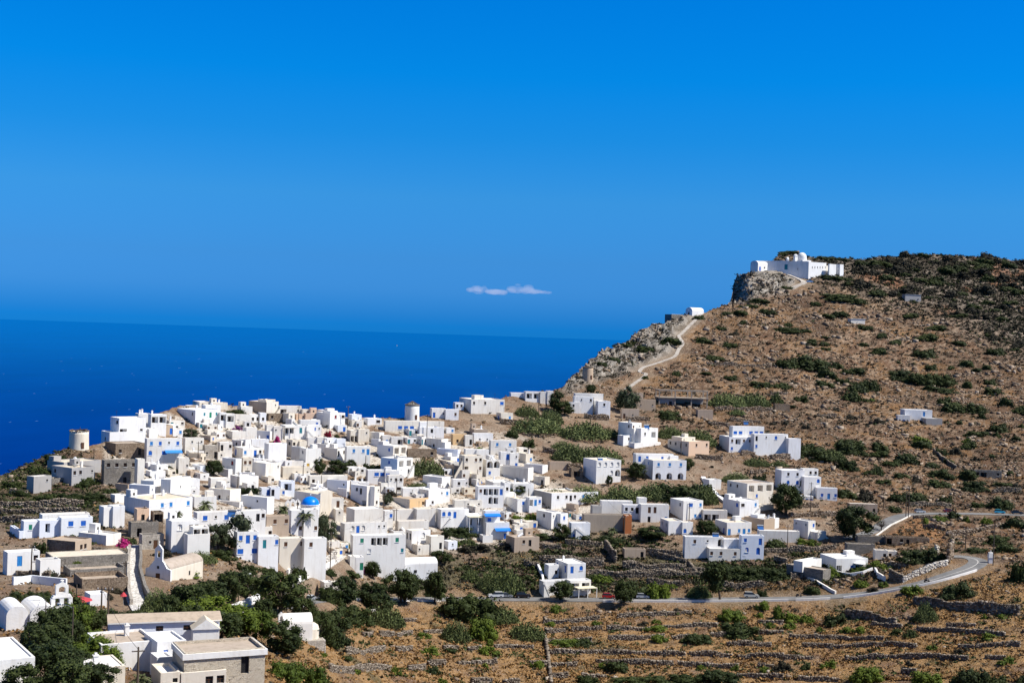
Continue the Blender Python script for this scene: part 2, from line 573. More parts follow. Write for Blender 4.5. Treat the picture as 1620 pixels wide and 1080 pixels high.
a1, a2, a3, a4 = fbm(X / 14, Y / 14, 4, 61), fbm(X / 5, Y / 5, 4, 67), fbm(X / 2, Y / 2, 3, 71), fbm(X / 30, Y / 30, 3, 73)
C = np.broadcast_to(earth, PTS.shape).copy()
C = lay(C, brown, sstep(0.44, 0.60, a2) * 0.75)
C = lay(C, straw * 0.9, sstep(0.50, 0.62, a1) * (0.15 + 0.5 * hill))
C = lay(C, pale, sstep(0.54, 0.66, a3) * (0.75 * hill + 0.4))
C = lay(C, straw, ze * sstep(0.34, 0.50, a1) * 0.95)
C = lay(C, straw, zs * sstep(0.36, 0.5, a2) * 0.7)
C = lay(C, brown, ze * sstep(0.58, 0.70, a2) * 0.5)
C = lay(C, moss, ze * sstep(0.66, 0.74, a1) * 0.7)
C = lay(C, grey, zt * 0.75)
C = lay(C, dark, zt * sstep(0.40, 0.54, a2) * 0.9)
C = lay(C, rust, zt * sstep(0.635, 0.68, a4) * 0.55)
C = lay(C, pale, zv * (0.25 + 0.5 * sstep(0.45, 0.6, a2)))
C = lay(C, np.array((0.66, 0.62, 0.56)), poly_soft(IMX, IMY, Z_CORE, 10) * sstep(0.38, 0.5, a2) * 0.85)
zfd = poly_soft(IMX, IMY, Z_FIELD, 16)
C = lay(C, brown, zfd * (0.35 + 0.5 * sstep(0.42, 0.56, a2)))
C = lay(C, moss, zfd * sstep(0.5, 0.6, a1) * 0.8)
C = lay(C, straw, zfd * sstep(0.55, 0.64, a4) * 0.6)
C = lay(C, brown * 0.9, zl * 0.75)
C = lay(C, moss, zl * sstep(0.5, 0.62, a1) * 0.8)
C = lay(C, pale * 1.15, hill * sstep(0.58, 0.68, a3) * sstep(0.42, 0.56, a1) * 0.6)
C = lay(C, pale * 1.05, hill * (step < 0.16) * sstep(0.42, 0.55, a2) * 0.7)
C = lay(C, brown, hill * ((step > 0.16) & (step < 0.34)) * 0.45)
C *= np.stack([1 - hill * (0.20 + 0.24 * sstep(0.42, 0.58, a4)), 1 - hill * (0.27 + 0.24 * sstep(0.42, 0.58, a4)), 1 - hill * (0.33 + 0.24 * sstep(0.42, 0.58, a4))], -1)
C = lay(C, np.array((0.255, 0.245, 0.23)), zc * 0.97)
C = lay(C, np.array((0.40, 0.375, 0.34)), zc * sstep(0.5, 0.62, a3) * 0.6)
C = lay(C, dark, zc * sstep(0.53, 0.63, a2) * 0.75)
C = lay(C, np.array((0.28, 0.14, 0.06)), zk)
C = lay(C, np.array((0.30, 0.235, 0.17)), flat * 0.55 * (0.4 + 0.6 * a3))
C *= (0.86 + 0.28 * fbm(X / 0.9, Y / 0.9, 2, 79))[..., None]

m, nt, b = new_mat('hill_ground')
at_n = N(nt, 'ShaderNodeAttribute', attribute_name='soil')
p = wpos(nt)
f1 = noise_fac(nt, 1.1, 0.3, 0.7, 6, p, 0.7)
f2 = noise_fac(nt, 4.5, 0.52, 0.62, 3, p)
c = mix(nt, 1.0, at_n.outputs['Color'], mix(nt, f1, (0.62, 0.60, 0.57), (1.38, 1.34, 1.28)), 'MULTIPLY')
c = mix(nt, f2, c, mix(nt, 0.55, c, (0.50, 0.42, 0.33)))
nt.links.new(c, b.inputs['Base Color'])
b.inputs['Roughness'].default_value = 1.0
b.inputs['Specular IOR Level'].default_value = 0.05
bump(nt, b, f1, 0.5, 1.0)
MAT['ground'] = m

idx = np.arange(nr * nc).reshape(nr, nc)
Q = np.stack([idx[:-1, :-1], idx[:-1, 1:], idx[1:, 1:], idx[1:, :-1]], -1).reshape(-1, 4)
hill_o = link('hillside', mesh_np('hillside', PTS.reshape(-1, 3), Q, MAT['ground'], attrs={'soil': C.reshape(-1, 3)}))
tag(hill_o, kind='structure')
_v = [tuple(v) for v in PTS.reshape(-1, 3).tolist()]
BVH = BVHTree.FromPolygons(_v, Q.tolist())
del _v


def ground_z(x, y, fallback=0.0):
    h = BVH.ray_cast(Vector((x, y, 900.0)), Vector((0, 0, -1)))
    return h[0].z if h[0] is not None else fallback


def seat(px, py, sink=0.0, D=None):
    p = at(px, py, D)
    p.z = ground_z(p.x, p.y, p.z) - sink
    return p


def mpp(px, py):
    return float(depth_at(px, py)) / F

# ------------------------------------------------------------------ sea
m, nt, b = new_mat('sea_water')
p = wpos(nt)
mp = N(nt, 'ShaderNodeMapping'); mp.inputs['Scale'].default_value = (1, 0.35, 1)
nt.links.new(p, mp.inputs['Vector'])
w1 = noise_fac(nt, 0.0012, 0.3, 0.7, 5, mp.outputs['Vector'])
nt.links.new(mix(nt, w1, (0.0, 0.014, 0.130), (0.0, 0.025, 0.190)), b.inputs['Base Color'])
b.inputs['Roughness'].default_value = 0.8
b.inputs['Specular IOR Level'].default_value = 0.0
fr = N(nt, 'ShaderNodeFresnel', i_IOR=1.0098)
gl = N(nt, 'ShaderNodeBsdfGlossy')
gl.inputs['Color'].default_value, gl.inputs['Roughness'].default_value = (0.10, 0.84, 0.98, 1), 0.05
ms = N(nt, 'ShaderNodeMixShader')
nt.links.new(fr.outputs[0], ms.inputs[0]); nt.links.new(b.outputs[0], ms.inputs[1]); nt.links.new(gl.outputs[0], ms.inputs[2])
nt.links.new(ms.outputs[0], nt.nodes['Material Output'].inputs[0])
MAT['sea'] = m
mb = MB()
S = 62000.0
mb.poly([(-S, 100, 0), (S, 100, 0), (S, S, 0), (-S, S, 0)], m)
tag(mb.build('sea'), kind='structure')
# foam crests on the open water
m, nt, b = new_mat('foam'); b.inputs['Base Color'].default_value = (0.10, 0.24, 0.52, 1); b.inputs['Roughness'].default_value = 0.9
mb = MB()
for k in range(70):
    px, py = random.uniform(-20, 900), 555 + 190 * random.random() ** 1.3
    d = rays(px, py); D = -CZ / d[2]
    if D < 0 or D > 30000: continue
    wv, hv = D / F * random.uniform(0.7, 1.8), D / F * random.uniform(1.5, 4.0)
    x, y = d[0] * D, D
    mb.poly([(x - wv, y - hv, 0.25), (x + wv * .6, y - hv * .7, 0.25), (x + wv, y + hv, 0.25), (x - wv * .5, y + hv * .8, 0.25)], m)
tag(mb.build('foam'), kind='stuff')
# a far-off sail
d = rays(628, 547); D = -CZ / d[2]
mb = MB()
mb.poly([(0, 0, 1.2), (9, 0, 1.2), (0, 0, 26)], MAT['frame_white']); mb.poly([(-0.4, 0.3, 1.2), (0, 0.3, 24), (-7, 0.3, 1.5)], MAT['frame_white'])
t = empty('sailing_boat', (d[0] * D, D, 0))
mb.build('sail', t)
mb = MB(); mb.box((0, 0, -0.4), (18, 5, 1.6), MAT['frame_white'], taper=1.05); mb.tube([(0, 0, 1), (0, 0, 27)], 0.15, MAT['metal_grey'], 6); mb.build('hull', t)
tag(t, 'tiny white sailing boat far out on the blue sea', 'sailing boat')

# ------------------------------------------------------------------ sun and sky
SUN_AZ = math.atan2(1.0, -0.20)         # clockwise from +Y: the sun stands to the right, slightly behind the viewer
SUN_EL = R(51)
sd = Vector((math.sin(SUN_AZ) * math.cos(SUN_EL), math.cos(SUN_AZ) * math.cos(SUN_EL), math.sin(SUN_EL)))
l = bpy.data.lights.new('sun', 'SUN')
l.energy, l.angle, l.color = 5.0, R(0.53), (1.0, 0.955, 0.88)
lo_ = link('sun', l)
lo_.rotation_euler = sd.to_track_quat('Z', 'Y').to_euler()
world = bpy.data.worlds.new('World')
SC.world = world
world.use_nodes = True
nt = world.node_tree
bg = nt.nodes['Background']
sky = N(nt, 'ShaderNodeTexSky', sky_type='NISHITA', sun_disc=False, sun_elevation=SUN_EL, sun_rotation=SUN_AZ)
sky.altitude, sky.air_density, sky.dust_density, sky.ozone_density = 0, 1.0, 0.3, 3.0
tc = N(nt, 'ShaderNodeTexCoord')
sp = N(nt, 'ShaderNodeSeparateXYZ')
nt.links.new(tc.outputs['Generated'], sp.inputs[0])
ramp = N(nt, 'ShaderNodeValToRGB')
nt.links.new(sp.outputs['Z'], ramp.inputs[0])
cr = ramp.color_ramp
SKY_RAMP = [(0.0, (0.012, 0.335, 1.36)), (0.0027, (0.018, 0.330, 1.32)), (0.0095, (0.034, 0.338, 1.26)), (0.0247, (0.069, 0.371, 1.173)), (0.0467, (0.084, 0.39, 1.05)), (0.0905, (0.092, 0.483, 1.028)),
            (0.1337, (0.033, 0.51, 1.086)), (0.1761, (0.004, 0.551, 1.19)), (0.23, (0.0, 0.546, 1.24)), (0.5, (0.44, 0.52, 0.68))]
while len(cr.elements) < len(SKY_RAMP): cr.elements.new(0.5)
for e, (q, c) in zip(cr.elements, SKY_RAMP): e.position, e.color = q, (*c, 1)
grade = mix(nt, 1.0, sky.outputs[0], ramp.outputs[0], 'MULTIPLY')
nt.links.new(grade, bg.inputs['Color'])
bg.inputs['Strength'].default_value = 0.0865
SC.view_settings.view_transform = 'Standard'
SC.view_settings.look = 'None'
SC.view_settings.exposure = 0.48
SC.view_settings.gamma = 1.0
# ------------------------------------------------------------------ houses
# opening kinds: (part name, width, height, sill, colour, recess, arched)
OPEN = {
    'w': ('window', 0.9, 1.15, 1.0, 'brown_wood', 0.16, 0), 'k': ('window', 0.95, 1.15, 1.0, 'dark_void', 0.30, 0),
    'n': ('window', 0.9, 1.2, 0.9, 'brown_wood', 0.14, 0), 'r': ('window', 1.0, 1.3, 0.9, 'red_wood', 0.14, 0),
    'b': ('window', 1.0, 1.25, 0.9, 'sky_blue', 0.10, 0), 't': ('window', 0.9, 1.2, 0.9, 'teal', 0.10, 0),
    'g': ('window', 1.1, 1.3, 0.9, 'green', 0.10, 0), 's': ('window', 0.6, 0.65, 1.4, 'dark_void', 0.25, 0),
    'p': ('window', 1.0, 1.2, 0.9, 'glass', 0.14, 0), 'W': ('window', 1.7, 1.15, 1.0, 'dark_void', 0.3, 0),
    'V': ('window', 1.7, 1.3, 0.9, 'shutter_blue', 0.10, 0), 'u': ('window', 1.0, 1.25, 0.9, 'shutter_blue', 0.10, 0),
    'B': ('door', 1.05, 2.15, 0.05, 'shutter_blue', 0.14, 0), 'T': ('door', 1.05, 2.15, 0.05, 'teal', 0.14, 0),
    'G': ('door', 1.05, 2.15, 0.05, 'green', 0.14, 0), 'N': ('door', 1.0, 2.15, 0.05, 'brown_wood', 0.16, 0),
    'Y': ('door', 1.1, 2.1, 0.05, 'yellow_wood', 0.14, 0), 'D': ('door', 1.0, 2.1, 0.05, 'dark_void', 0.35, 0), 'S': ('door', 1.05, 2.15, 0.05, 'sky_blue', 0.12, 0),
    'a': ('window', 1.2, 1.5, 0.8, 'glass', 0.25, 1), 'c': ('window', 1.2, 1.5, 0.8, 'shutter_blue', 0.14, 1),
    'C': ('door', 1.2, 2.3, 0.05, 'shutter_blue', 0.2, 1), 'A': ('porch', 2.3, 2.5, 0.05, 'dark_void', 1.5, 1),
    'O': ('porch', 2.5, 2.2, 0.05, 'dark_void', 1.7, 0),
}
_wm = {}


def pane_mesh(kind, w, h):
    """leaf of a window or door: frame, two panels with a gap (or glass), sill"""
    key = (kind, round(w, 1), round(h, 1))
    if key in _wm: return _wm[key]
    part, _, _, _, col, rec, arch = OPEN[kind]
    m = MB()
    c = MAT[col]
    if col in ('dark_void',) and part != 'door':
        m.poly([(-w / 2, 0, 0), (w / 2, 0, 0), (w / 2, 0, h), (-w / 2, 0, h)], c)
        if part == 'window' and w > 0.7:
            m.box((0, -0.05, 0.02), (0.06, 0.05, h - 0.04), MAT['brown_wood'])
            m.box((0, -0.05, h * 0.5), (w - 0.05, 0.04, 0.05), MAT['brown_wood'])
    else:
        fm = MAT['frame_white'] if kind in 'bVtgpcu' else c
        m.poly([(-w / 2, 0.02, 0), (w / 2, 0.02, 0), (w / 2, 0.02, h), (-w / 2, 0.02, h)], c if col != 'glass' else MAT['glass'])
        if col != 'glass':
            nleaf = 2 if w > 0.8 else 1
            lw = (w - 0.12) / nleaf
            for i in range(nleaf):
                cx = -w / 2 + 0.06 + lw * (i + 0.5)
                m.box((cx, -0.02, 0.06), (lw - 0.03, 0.05, h - 0.12), c)
                for k in range(1, 4):
                    m.box((cx, -0.055, h * k / 4), (lw - 0.1, 0.02, 0.05), c)
        else:
            m.box((0, -0.03, 0.03), (0.05, 0.04, h - 0.06), MAT['brown_wood'])
        for sx in (-1, 1): m.box((sx * (w / 2 - 0.025), -0.035, 0), (0.05, 0.06, h), fm)
        m.box((0, -0.035, h - 0.05), (w - 0.1, 0.06, 0.05), fm)
    if part == 'window':
        m.box((0, -rec - 0.04, -0.09), (w + 0.16, 0.16, 0.08), MAT['frame_white'])
    _wm[key] = m.mesh(part)
    return _wm[key]


def wall_face(m, o, ux, uz, nx, W, z0, z1, holes, mat):
    """wall from o along ux (length W), z0..z1, outward normal nx, with real openings: holes (u0, u1, v0, v1, depth, arched)"""
    us = sorted({0.0, W, *[h[0] for h in holes], *[h[1] for h in holes]})
    vs = sorted({z0, z1, *[h[2] for h in holes], *[h[3] for h in holes]})

    def pt(u, v, dp=0.0):
        return (o[0] + ux[0] * u - nx[0] * dp, o[1] + ux[1] * u - nx[1] * dp, v)
    for i in range(len(us) - 1):
        for j in range(len(vs) - 1):
            cu, cv = (us[i] + us[i + 1]) / 2, (vs[j] + vs[j + 1]) / 2
            if any(h[0] < cu < h[1] and h[2] < cv < h[3] for h in holes): continue
            m.poly([pt(us[i], vs[j]), pt(us[i + 1], vs[j]), pt(us[i + 1], vs[j + 1]), pt(us[i], vs[j + 1])], mat)
    for u0, u1, v0, v1, dp, arch in holes:
        if arch:
            r = min((u1 - u0) / 2, (v1 - v0) * 0.6)
            uc = (u0 + u1) / 2
            arc = [(uc - (u1 - u0) / 2 * math.cos(a), v1 - r + r * math.sin(a)) for a in np.linspace(0, math.pi, 13)]
            m.poly([pt(*q) for q in arc[:7]] + [pt(u0, v1)], mat)
            m.poly([pt(*q) for q in arc[6:]] + [pt(u1, v1)], mat)
            loop = [(u0, v0)] + arc + [(u1, v0)]
        else:
            loop = [(u0, v0), (u0, v1), (u1, v1), (u1, v0)]
        for a, c in zip(loop, loop[1:] + loop[:1]):
            m.poly([pt(*a), pt(*c), pt(*c, dp), pt(*a, dp)], mat)
        m.poly([pt(u0, v0, dp), pt(u1, v0, dp), pt(u1, v1, dp), pt(u0, v1, dp)], mat)


def layout(spec, W, h):
    """openings of a face from its pattern: storeys split by '/', top first; '.' leaves a gap"""
    out = []
    if not spec: return out
    floors = spec.split('/')
    for k, row in enumerate(floors):
        base = max(h - 3.05 * (k + 1), 0.0) if len(floors) > 1 or h > 3.6 else 0.0
        if k == len(floors) - 1 and base < 1.4: base = 0.0
        top = h - 3.05 * k - 0.45
        n = len(row)
        for i, ch in enumerate(row):
            if ch not in OPEN: continue
            part, w, hh, sill, col, rec, arch = OPEN[ch]
            sw = W / n
            w = min(w, sw * 0.86)
            sc = min(1.0, (top - base) / 2.35)
            v0, v1 = base + sill * sc, base + (sill + hh) * sc
            if v1 - v0 < 0.3 or w < 0.25: continue
            cu = (i + 0.5) * sw
            out.append((ch, cu - w / 2, cu + w / 2, v0 + 0.001, v1, rec, arch))
    return out


TILE = [0, 0, 5.4]


def tile(x, y, s=5.4):
    TILE[:] = [x, y, s]


def tx(X): return TILE[0] + X / TILE[2]
def ty(Y): return TILE[1] + Y / TILE[2]


class Frame:
    """a house's own axes: x along the front, y into the house, at corner point c"""
    def __init__(s, c, yaw):
        s.c, s.yaw = c, yaw
        s.r = Vector((math.cos(yaw), math.sin(yaw), 0))
        s.b = Vector((-math.sin(yaw), math.cos(yaw), 0))

    def along(s, px, py, org):
        """distance along the front from org to the vertical seen at px"""
        k = rays(px, py)[0]
        return (k * org.y - org.x) / (s.r.x - k * s.r.y)

    def back(s, px, py, org):
        k = rays(px, py)[0]
        den = s.b.x - k * s.b.y
        return (k * org.y - org.x) / den if abs(den) > 0.05 else 6.0

    def local(s, p):
        d = p - s.c
        return Vector((d.dot(s.r), d.dot(s.b), d.z))


RECTS = []
LANDMARKS = []          # (phrase, px, py)
HOUSES = []


def H(label, blocks, yaw=None, wall='white', roof='roof_white', name='house', cat='house', group=None, mark=None, D=None):
    """a house: blocks of (x0, corner, x1, top, base, options) measured on the photograph at the near corner, put at their real depth"""
    x0, xs, x1, yt, yb = [f(v) for f, v in zip((tx, tx, tx, ty, ty), blocks[0][:5])]
    if D is None: D = float(depth_at(xs, yb))
    c = at(xs, yb, D)
    L_, R_ = max(xs - x0, 0.5), max(x1 - xs, 0.5)
    rel = R(yaw) if yaw is not None else min(max(0.62 * math.atan2(L_, R_) + 0.38 * R(30), R(13)), R(62))
    fr = Frame(c, rel + math.atan(-rays(xs, yb)[0]))
    root = empty(name, c, fr.yaw)
    tag(root, label, cat, group)
    HOUSES.append((root, label, (x0 + x1) / 2, (yt + yb) / 2, x1 - x0))
    core_ = D > 330 and name == 'house' and (yb - yt) > 15 and in_poly(np.array([xs]), np.array([yb]), Z_CORE)[0]
    if core_ and len(blocks) == 1 and 'door' not in label and 'porch' not in label and random.random() < 0.6:
        a, b_, c_, d_, e_ = blocks[0][:5]       # a low front room growing out of the house
        ww = (c_ - b_) * random.uniform(0.35, 0.6); st_ = random.choice((b_ - ww * 0.25, c_ - ww))
        blocks = list(blocks) + [(st_ - ww * 0.2, st_, st_ + ww, e_ - (e_ - d_) * random.uniform(0.35, 0.5), e_ + 14, {'dd': -random.uniform(1.6, 3.2), 'f': random.choice(('.k', 's', 'n.', '.u', 'D')), 'd': 3.5, 'r': random.choice(('roof_white', 'roof_cream', 'roof_tan'))})]
    if len(blocks) == 1 and name == 'house' and mark is None and D > 265 and (x1 - xs) > 13 and random.random() < 0.55:
        # two volumes side by side, one a step lower and set back
        a, b_, c_, d_, e_ = blocks[0][:5]
        o = dict(blocks[0][5]) if len(blocks[0]) > 5 else {}
        if not any(k in o for k in ('aw', 'pg', 'st', 'cor', 'd')):
            sp = random.uniform(0.4, 0.62); xm = b_ + (c_ - b_) * sp; rows = o.get('f', '').split('/')
            fa = '/'.join(q[:max(1, round(len(q) * sp))] for q in rows); fb = '/'.join(q[max(1, round(len(q) * sp)):] for q in rows)
            dz_ = random.uniform(0.9, 2.4) * TILE[2]; lowl = random.random() < 0.4
            oa, ob_ = dict(o, f=fa), dict(o, f=fb, dd=random.uniform(0.15, 0.7)); ob_.pop('l', None)
            blocks = [(a, b_, xm, d_ + dz_ * lowl, e_, oa), (xm - 0.8, xm, c_, d_ + dz_ * (not lowl), e_ + 0.3, ob_)]
    if wall == 'white' and len(blocks) < 3 and D > 330 and random.random() < 0.25: wall = 'old_white'
    for i, bl in enumerate(blocks):
        o = bl[5] if len(bl) > 5 else {}
        X0, XS, X1, YT, YB = tx(bl[0]), tx(bl[1]), tx(bl[2]), ty(bl[3]), ty(bl[4])
        if 'dd' not in o and i and not o.get('up'): o['dd'] = min(max(float(depth_at(XS, YB)) - D, -12), 12)
        Db = D + o.get('dd', 0.0) + (0.013 * i)
        q = at(XS, YB, Db)
        w = max(fr.along(X1, YB, q), 1.0)
        d = o.get('d') or (min(max(fr.back(X0, YB, q), 3.2), 13.0) if XS - X0 > 1.2 else min(max(w * 0.7, 3.5), 8.0))
        h = max((YB - YT) * Db / F, 0.6)
        wm, rm = MAT[o.get('w', wall)], MAT[o.get('r', roof)]
        lm = MAT[o['lw']] if 'lw' in o else wm  # left wall material; on some houses it carries painted-in shade
        lo = fr.local(q)
        zb = -0.4 if o.get('up') else -6.0
        RECTS.append((X0, YT - 3, X1, YB))
        front, left = layout(o.get('f', ''), w, h), layout(o.get('l', ''), d, h)
        m = MB()
        wall_face(m, (0, 0), (1, 0), None, (0, -1), w, zb, h, [t[1:] for t in front], wm)
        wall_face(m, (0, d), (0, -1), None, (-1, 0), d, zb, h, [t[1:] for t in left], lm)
        wall_face(m, (w, 0), (0, 1), None, (1, 0), d, zb, h, [], wm)
        wall_face(m, (w, d), (-1, 0), None, (0, 1), w, zb, h, [], wm)
        pt, rd = (0.26, o.get('rd', random.uniform(0.18, 0.42)))
        ring = [(0, 0), (w, 0), (w, d), (0, d)]
        ins = [(pt, pt), (w - pt, pt), (w - pt, d - pt), (pt, d - pt)]
        for k in range(4):
            a, b2, ia, ib = ring[k], ring[(k + 1) % 4], ins[k], ins[(k + 1) % 4]
            m.poly([(*a, h), (*b2, h), (*ib, h + 0.02), (*ia, h + 0.02)], wm)
            m.poly([(*ia, h + 0.02), (*ib, h + 0.02), (*ib, h - rd), (*ia, h - rd)], wm)
        if o.get('cor'):        # projecting white cornice
            for (cx, cy, sx, sy) in ((w / 2, -0.09, w + 0.5, 0.22), (-0.09, d / 2, 0.22, d), (w + 0.09, d / 2, 0.22, d)):
                m.box((cx, cy, h - o['cor']), (sx, sy, o['cor'] - 0.1), MAT['white'])
        ob = m.build('upper_storey' if o.get('up') else 'wall', root, lo)
        if not o.get('noroof'):
            m = MB()
            m.poly([(*p, h - rd + 0.004) for p in ins], rm)
            m.build('roof', root, lo)
        for lst, fn in ((front, 0), (left, 1)):
            for ch, u0, u1, v0, v1, rec, arch in lst:
                part = OPEN[ch][0]
                me = pane_mesh(ch, u1 - u0, v1 - v0)
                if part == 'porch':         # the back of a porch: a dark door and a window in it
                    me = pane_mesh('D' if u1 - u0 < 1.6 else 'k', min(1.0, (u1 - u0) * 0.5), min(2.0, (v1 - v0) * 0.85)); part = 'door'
                dp = rec - 0.012
                if fn == 0: loc, rz = Vector(((u0 + u1) / 2, dp, v0)), 0.0
                else: loc, rz = Vector((dp, d - (u0 + u1) / 2, v0)), -math.pi / 2
                wo = link(part, me, root, lo + loc)
                wo.rotation_euler.z = rz
        # awnings, pergolas, stairs, chimneys
        def fu(px, py): return fr.along(tx(px), ty(py), q)
        def fz(py): return (YB - ty(py)) * Db / F
        for ax0, ax1, ay, mt in o.get('aw', ()):
            u0, u1, z = fu(ax0, ay), fu(ax1, ay), fz(ay)
            m = MB()
            m.poly([(u0, -0.02, z + 0.5), (u0, -1.7, z - 0.1), (u1, -1.7, z - 0.1), (u1, -0.02, z + 0.5)], MAT[mt])
            m.poly([(u0, -1.7, z - 0.1), (u0, -1.72, z - 0.4), (u1, -1.72, z - 0.4), (u1, -1.7, z - 0.1)], MAT[mt])
            m.build('awning', root, lo)
        for ax0, ax1, ay, out, mt in o.get('pg', ()):
            u0, u1, z = fu(ax0, ay), fu(ax1, ay), fz(ay)
            m = MB()
            m.box(((u0 + u1) / 2, -out / 2, z), (u1 - u0, out, 0.14), MAT[mt])
            for uu in (u0 + 0.15, (u0 + u1) / 2, u1 - 0.15): m.box((uu, -out + 0.15, -3.0), (0.18, 0.18, z + 3.0), MAT['white'])
            m.build('pergola', root, lo)
        for sx0, sy0, sx1, sy1 in o.get('st', ()):
            u0, u1, za, zb2 = fu(sx0, sy0), fu(sx1, sy1), fz(sy0), fz(sy1)
            m = MB()
            ns = 12
            for k in range(ns):
                a, b2 = u0 + (u1 - u0) * k / ns, u0 + (u1 - u0) * (k + 1) / ns
                m.box(((a + b2) / 2, -0.55, -3.0), (abs(b2 - a), 1.08, za + (zb2 - za) * (k + 1) / ns + 3.0), wm)
            ra, rb = (u0, za), (u1, zb2)
            m.poly([(u0, -1.2, za + 0.1), (u1, -1.2, zb2 + 0.1), (u1, -1.2, zb2 + 0.9), (u0, -1.2, za + 0.9)], wm)
            m.poly([(u0, -1.09, za + 0.1), (u1, -1.09, zb2 + 0.1), (u1, -1.09, zb2 + 0.9), (u0, -1.09, za + 0.9)], wm)
            m.poly([(u0, -1.2, za + 0.9), (u1, -1.2, zb2 + 0.9), (u1, -1.09, zb2 + 0.9), (u0, -1.09, za + 0.9)], wm)
            m.build('staircase', root, lo)
        nch = o.get('ch', 0)
        if D > 265 and not o.get('up') and not o.get('noroof') and w > 4.2 and d > 3.4 and wm.name not in ('stone_brown', 'stone_grey', 'ashlar'):
            if random.random() < 0.34:      # head of an inside stair, or a small room on the roof
                m = MB(); sx, sy, sz = random.uniform(1.7, min(3.4, w * 0.5)), random.uniform(1.6, 2.4), random.uniform(1.0, 2.1)
                cx = random.choice((0.3 + sx / 2, w - 0.3 - sx / 2)); m.box((cx, d - 0.35 - sy / 2, h - rd), (sx, sy, sz + rd), wm); m.build('roof_room', root, lo)
                if sz > 1.5 and random.random() < 0.7:
                    wo = link('window', pane_mesh('k', 0.6, 0.7), root, lo + Vector((cx, d - 0.35 - sy - 0.012, h + 0.3)))
            if random.random() < 0.22:
                m = MB(); m.tube([(w * random.uniform(.3, .7), d * 0.5, h - rd), (w * 0.5, d * 0.5, h - rd + 1.0)], 0.42, MAT['metal_grey' if random.random() < .5 else 'frame_white'], 10); m.build('water_tank', root, lo)
            if random.random() < 0.3: nch += 1
            if random.random() < 0.35:
                m = MB(); ax, ay = w * random.random(), d * 0.7
                m.tube([(ax, ay, h - rd), (ax, ay, h + 2.2)], 0.035, MAT['rubber'], 5)
                for q in range(3): m.tube([(ax - 0.4, ay, h + 1.6 + 0.25 * q), (ax + 0.4, ay, h + 1.6 + 0.25 * q)], 0.02, MAT['rubber'], 4)
                m.build('aerial', root, lo)
            if random.random() < 0.13 and h > 4.5 and not o.get('st'):
                m = MB(); u0 = random.choice((0.1, max(0.1, w - 3.6)))
                for q in range(9): m.box((u0 + 0.2 + 0.38 * q, -0.52, -3), (0.38, 1.0, 3 + (h - 2.8) * (q + 1) / 9), wm)
                m.build('staircase', root, lo)
        for k in range(nch):
            m = MB()
            cx, cy = w * random.uniform(0.15, 0.85), d * random.uniform(0.3, 0.8)
            hh = random.uniform(0.7, 1.2)
            m.box((cx, cy, h - rd), (0.55, 0.55, hh + rd), MAT['white'])
            m.box((cx, cy, h + hh + 0.003), (0.7, 0.7, 0.12), MAT['white'])
            m.box((cx, cy, h + hh + 0.126), (0.3, 0.3, 0.25), MAT['white'])
            m.build('chimney', root, lo)
    if mark: LANDMARKS.append((mark, (x0 + x1) / 2, (yt + yb) / 2))
    return root, fr, D
# ------------------------------------------------------------------ saying which one
PENDING = []


def where_label(desc, px, py, maxw=16):
    """noted now, written at the end: what the thing looks like and how it stands to the nearest landmark"""
    PENDING.append((desc, px, py, maxw))
    return f'WL#{len(PENDING) - 1}'


ORD = ['nearest', 'second', 'third', 'fourth', 'fifth', 'sixth', 'seventh', 'eighth', 'ninth', 'tenth', 'eleventh', 'twelfth', 'thirteenth', 'fourteenth', 'fifteenth', 'sixteenth', 'seventeenth', 'eighteenth', 'nineteenth', 'twentieth'] + [f'{k}th' for k in range(24, 90)]


def write_labels():
    buckets = {}
    for k, (desc, px, py, maxw) in enumerate(PENDING):
        room = max(maxw - len(desc.split()) - 5, 3)
        best = min((q for q in LANDMARKS if len(q[0].split()) <= room), key=lambda q: (q[1] - px) ** 2 + ((q[2] - py) * 1.6) ** 2)
        dx, dy = px - best[1], py - best[2]
        if abs(dx) > 2.2 * abs(dy): rel = 'right of' if dx > 0 else 'left of'
        elif abs(dy) > 2.2 * abs(dx): rel = 'below' if dy > 0 else 'above'
        else: rel = ('below' if dy > 0 else 'above') + ' and ' + ('right of' if dx > 0 else 'left of')
        buckets.setdefault((desc, rel, best[0]), []).append((math.hypot(dx, dy), k))
    text = {}
    for (desc, rel, lm), rows in buckets.items():
        rows.sort()
        for i, (d, k) in enumerate(rows):
            text[k] = f'{desc} {rel} {lm}' if len(rows) == 1 else f'{ORD[i]} {desc} {rel} {lm}'
    for o in SC.objects:
        l_ = o.get('label')
        if l_ and l_.startswith('WL#'): o['label'] = text[int(l_[3:])]


LANDMARKS += [('the hilltop monastery', 1265, 425), ('the small chapel on the ridge path', 1102, 493), ('the highest windmill stump', 929, 594), ('the bend of the road', 1545, 888),
              ('the concrete frame building', 1080, 627), ('the left windmill', 125, 693), ('the mid windmill', 651, 648), ('the blue dome', 490, 793), ('the twin belfry church', 97, 945),
              ('the tan roofed chapel', 275, 900), ('the barrel roofed chapel', 650, 895), ('the little chapel near the bottom', 465, 990), ('the cobbled lane', 214, 920),
              ('the hairpin on the upper road', 1395, 840), ('the long prickly pear hedge', 1170, 630), ('the grey cistern on the upper slope', 1444, 470), ('the pale cistern', 1357, 508),
              ('the straight wall running down the terraces', 866, 1040), ('the roadside shrine', 1567, 880), ('the turquoise car', 1580, 808), ('the red car', 964, 941), ('the pale beige car', 1190, 940)]
# ------------------------------------------------------------------ the village, house by house (tile coordinates: photo pixel = origin + n / 5.4)
cur = tile
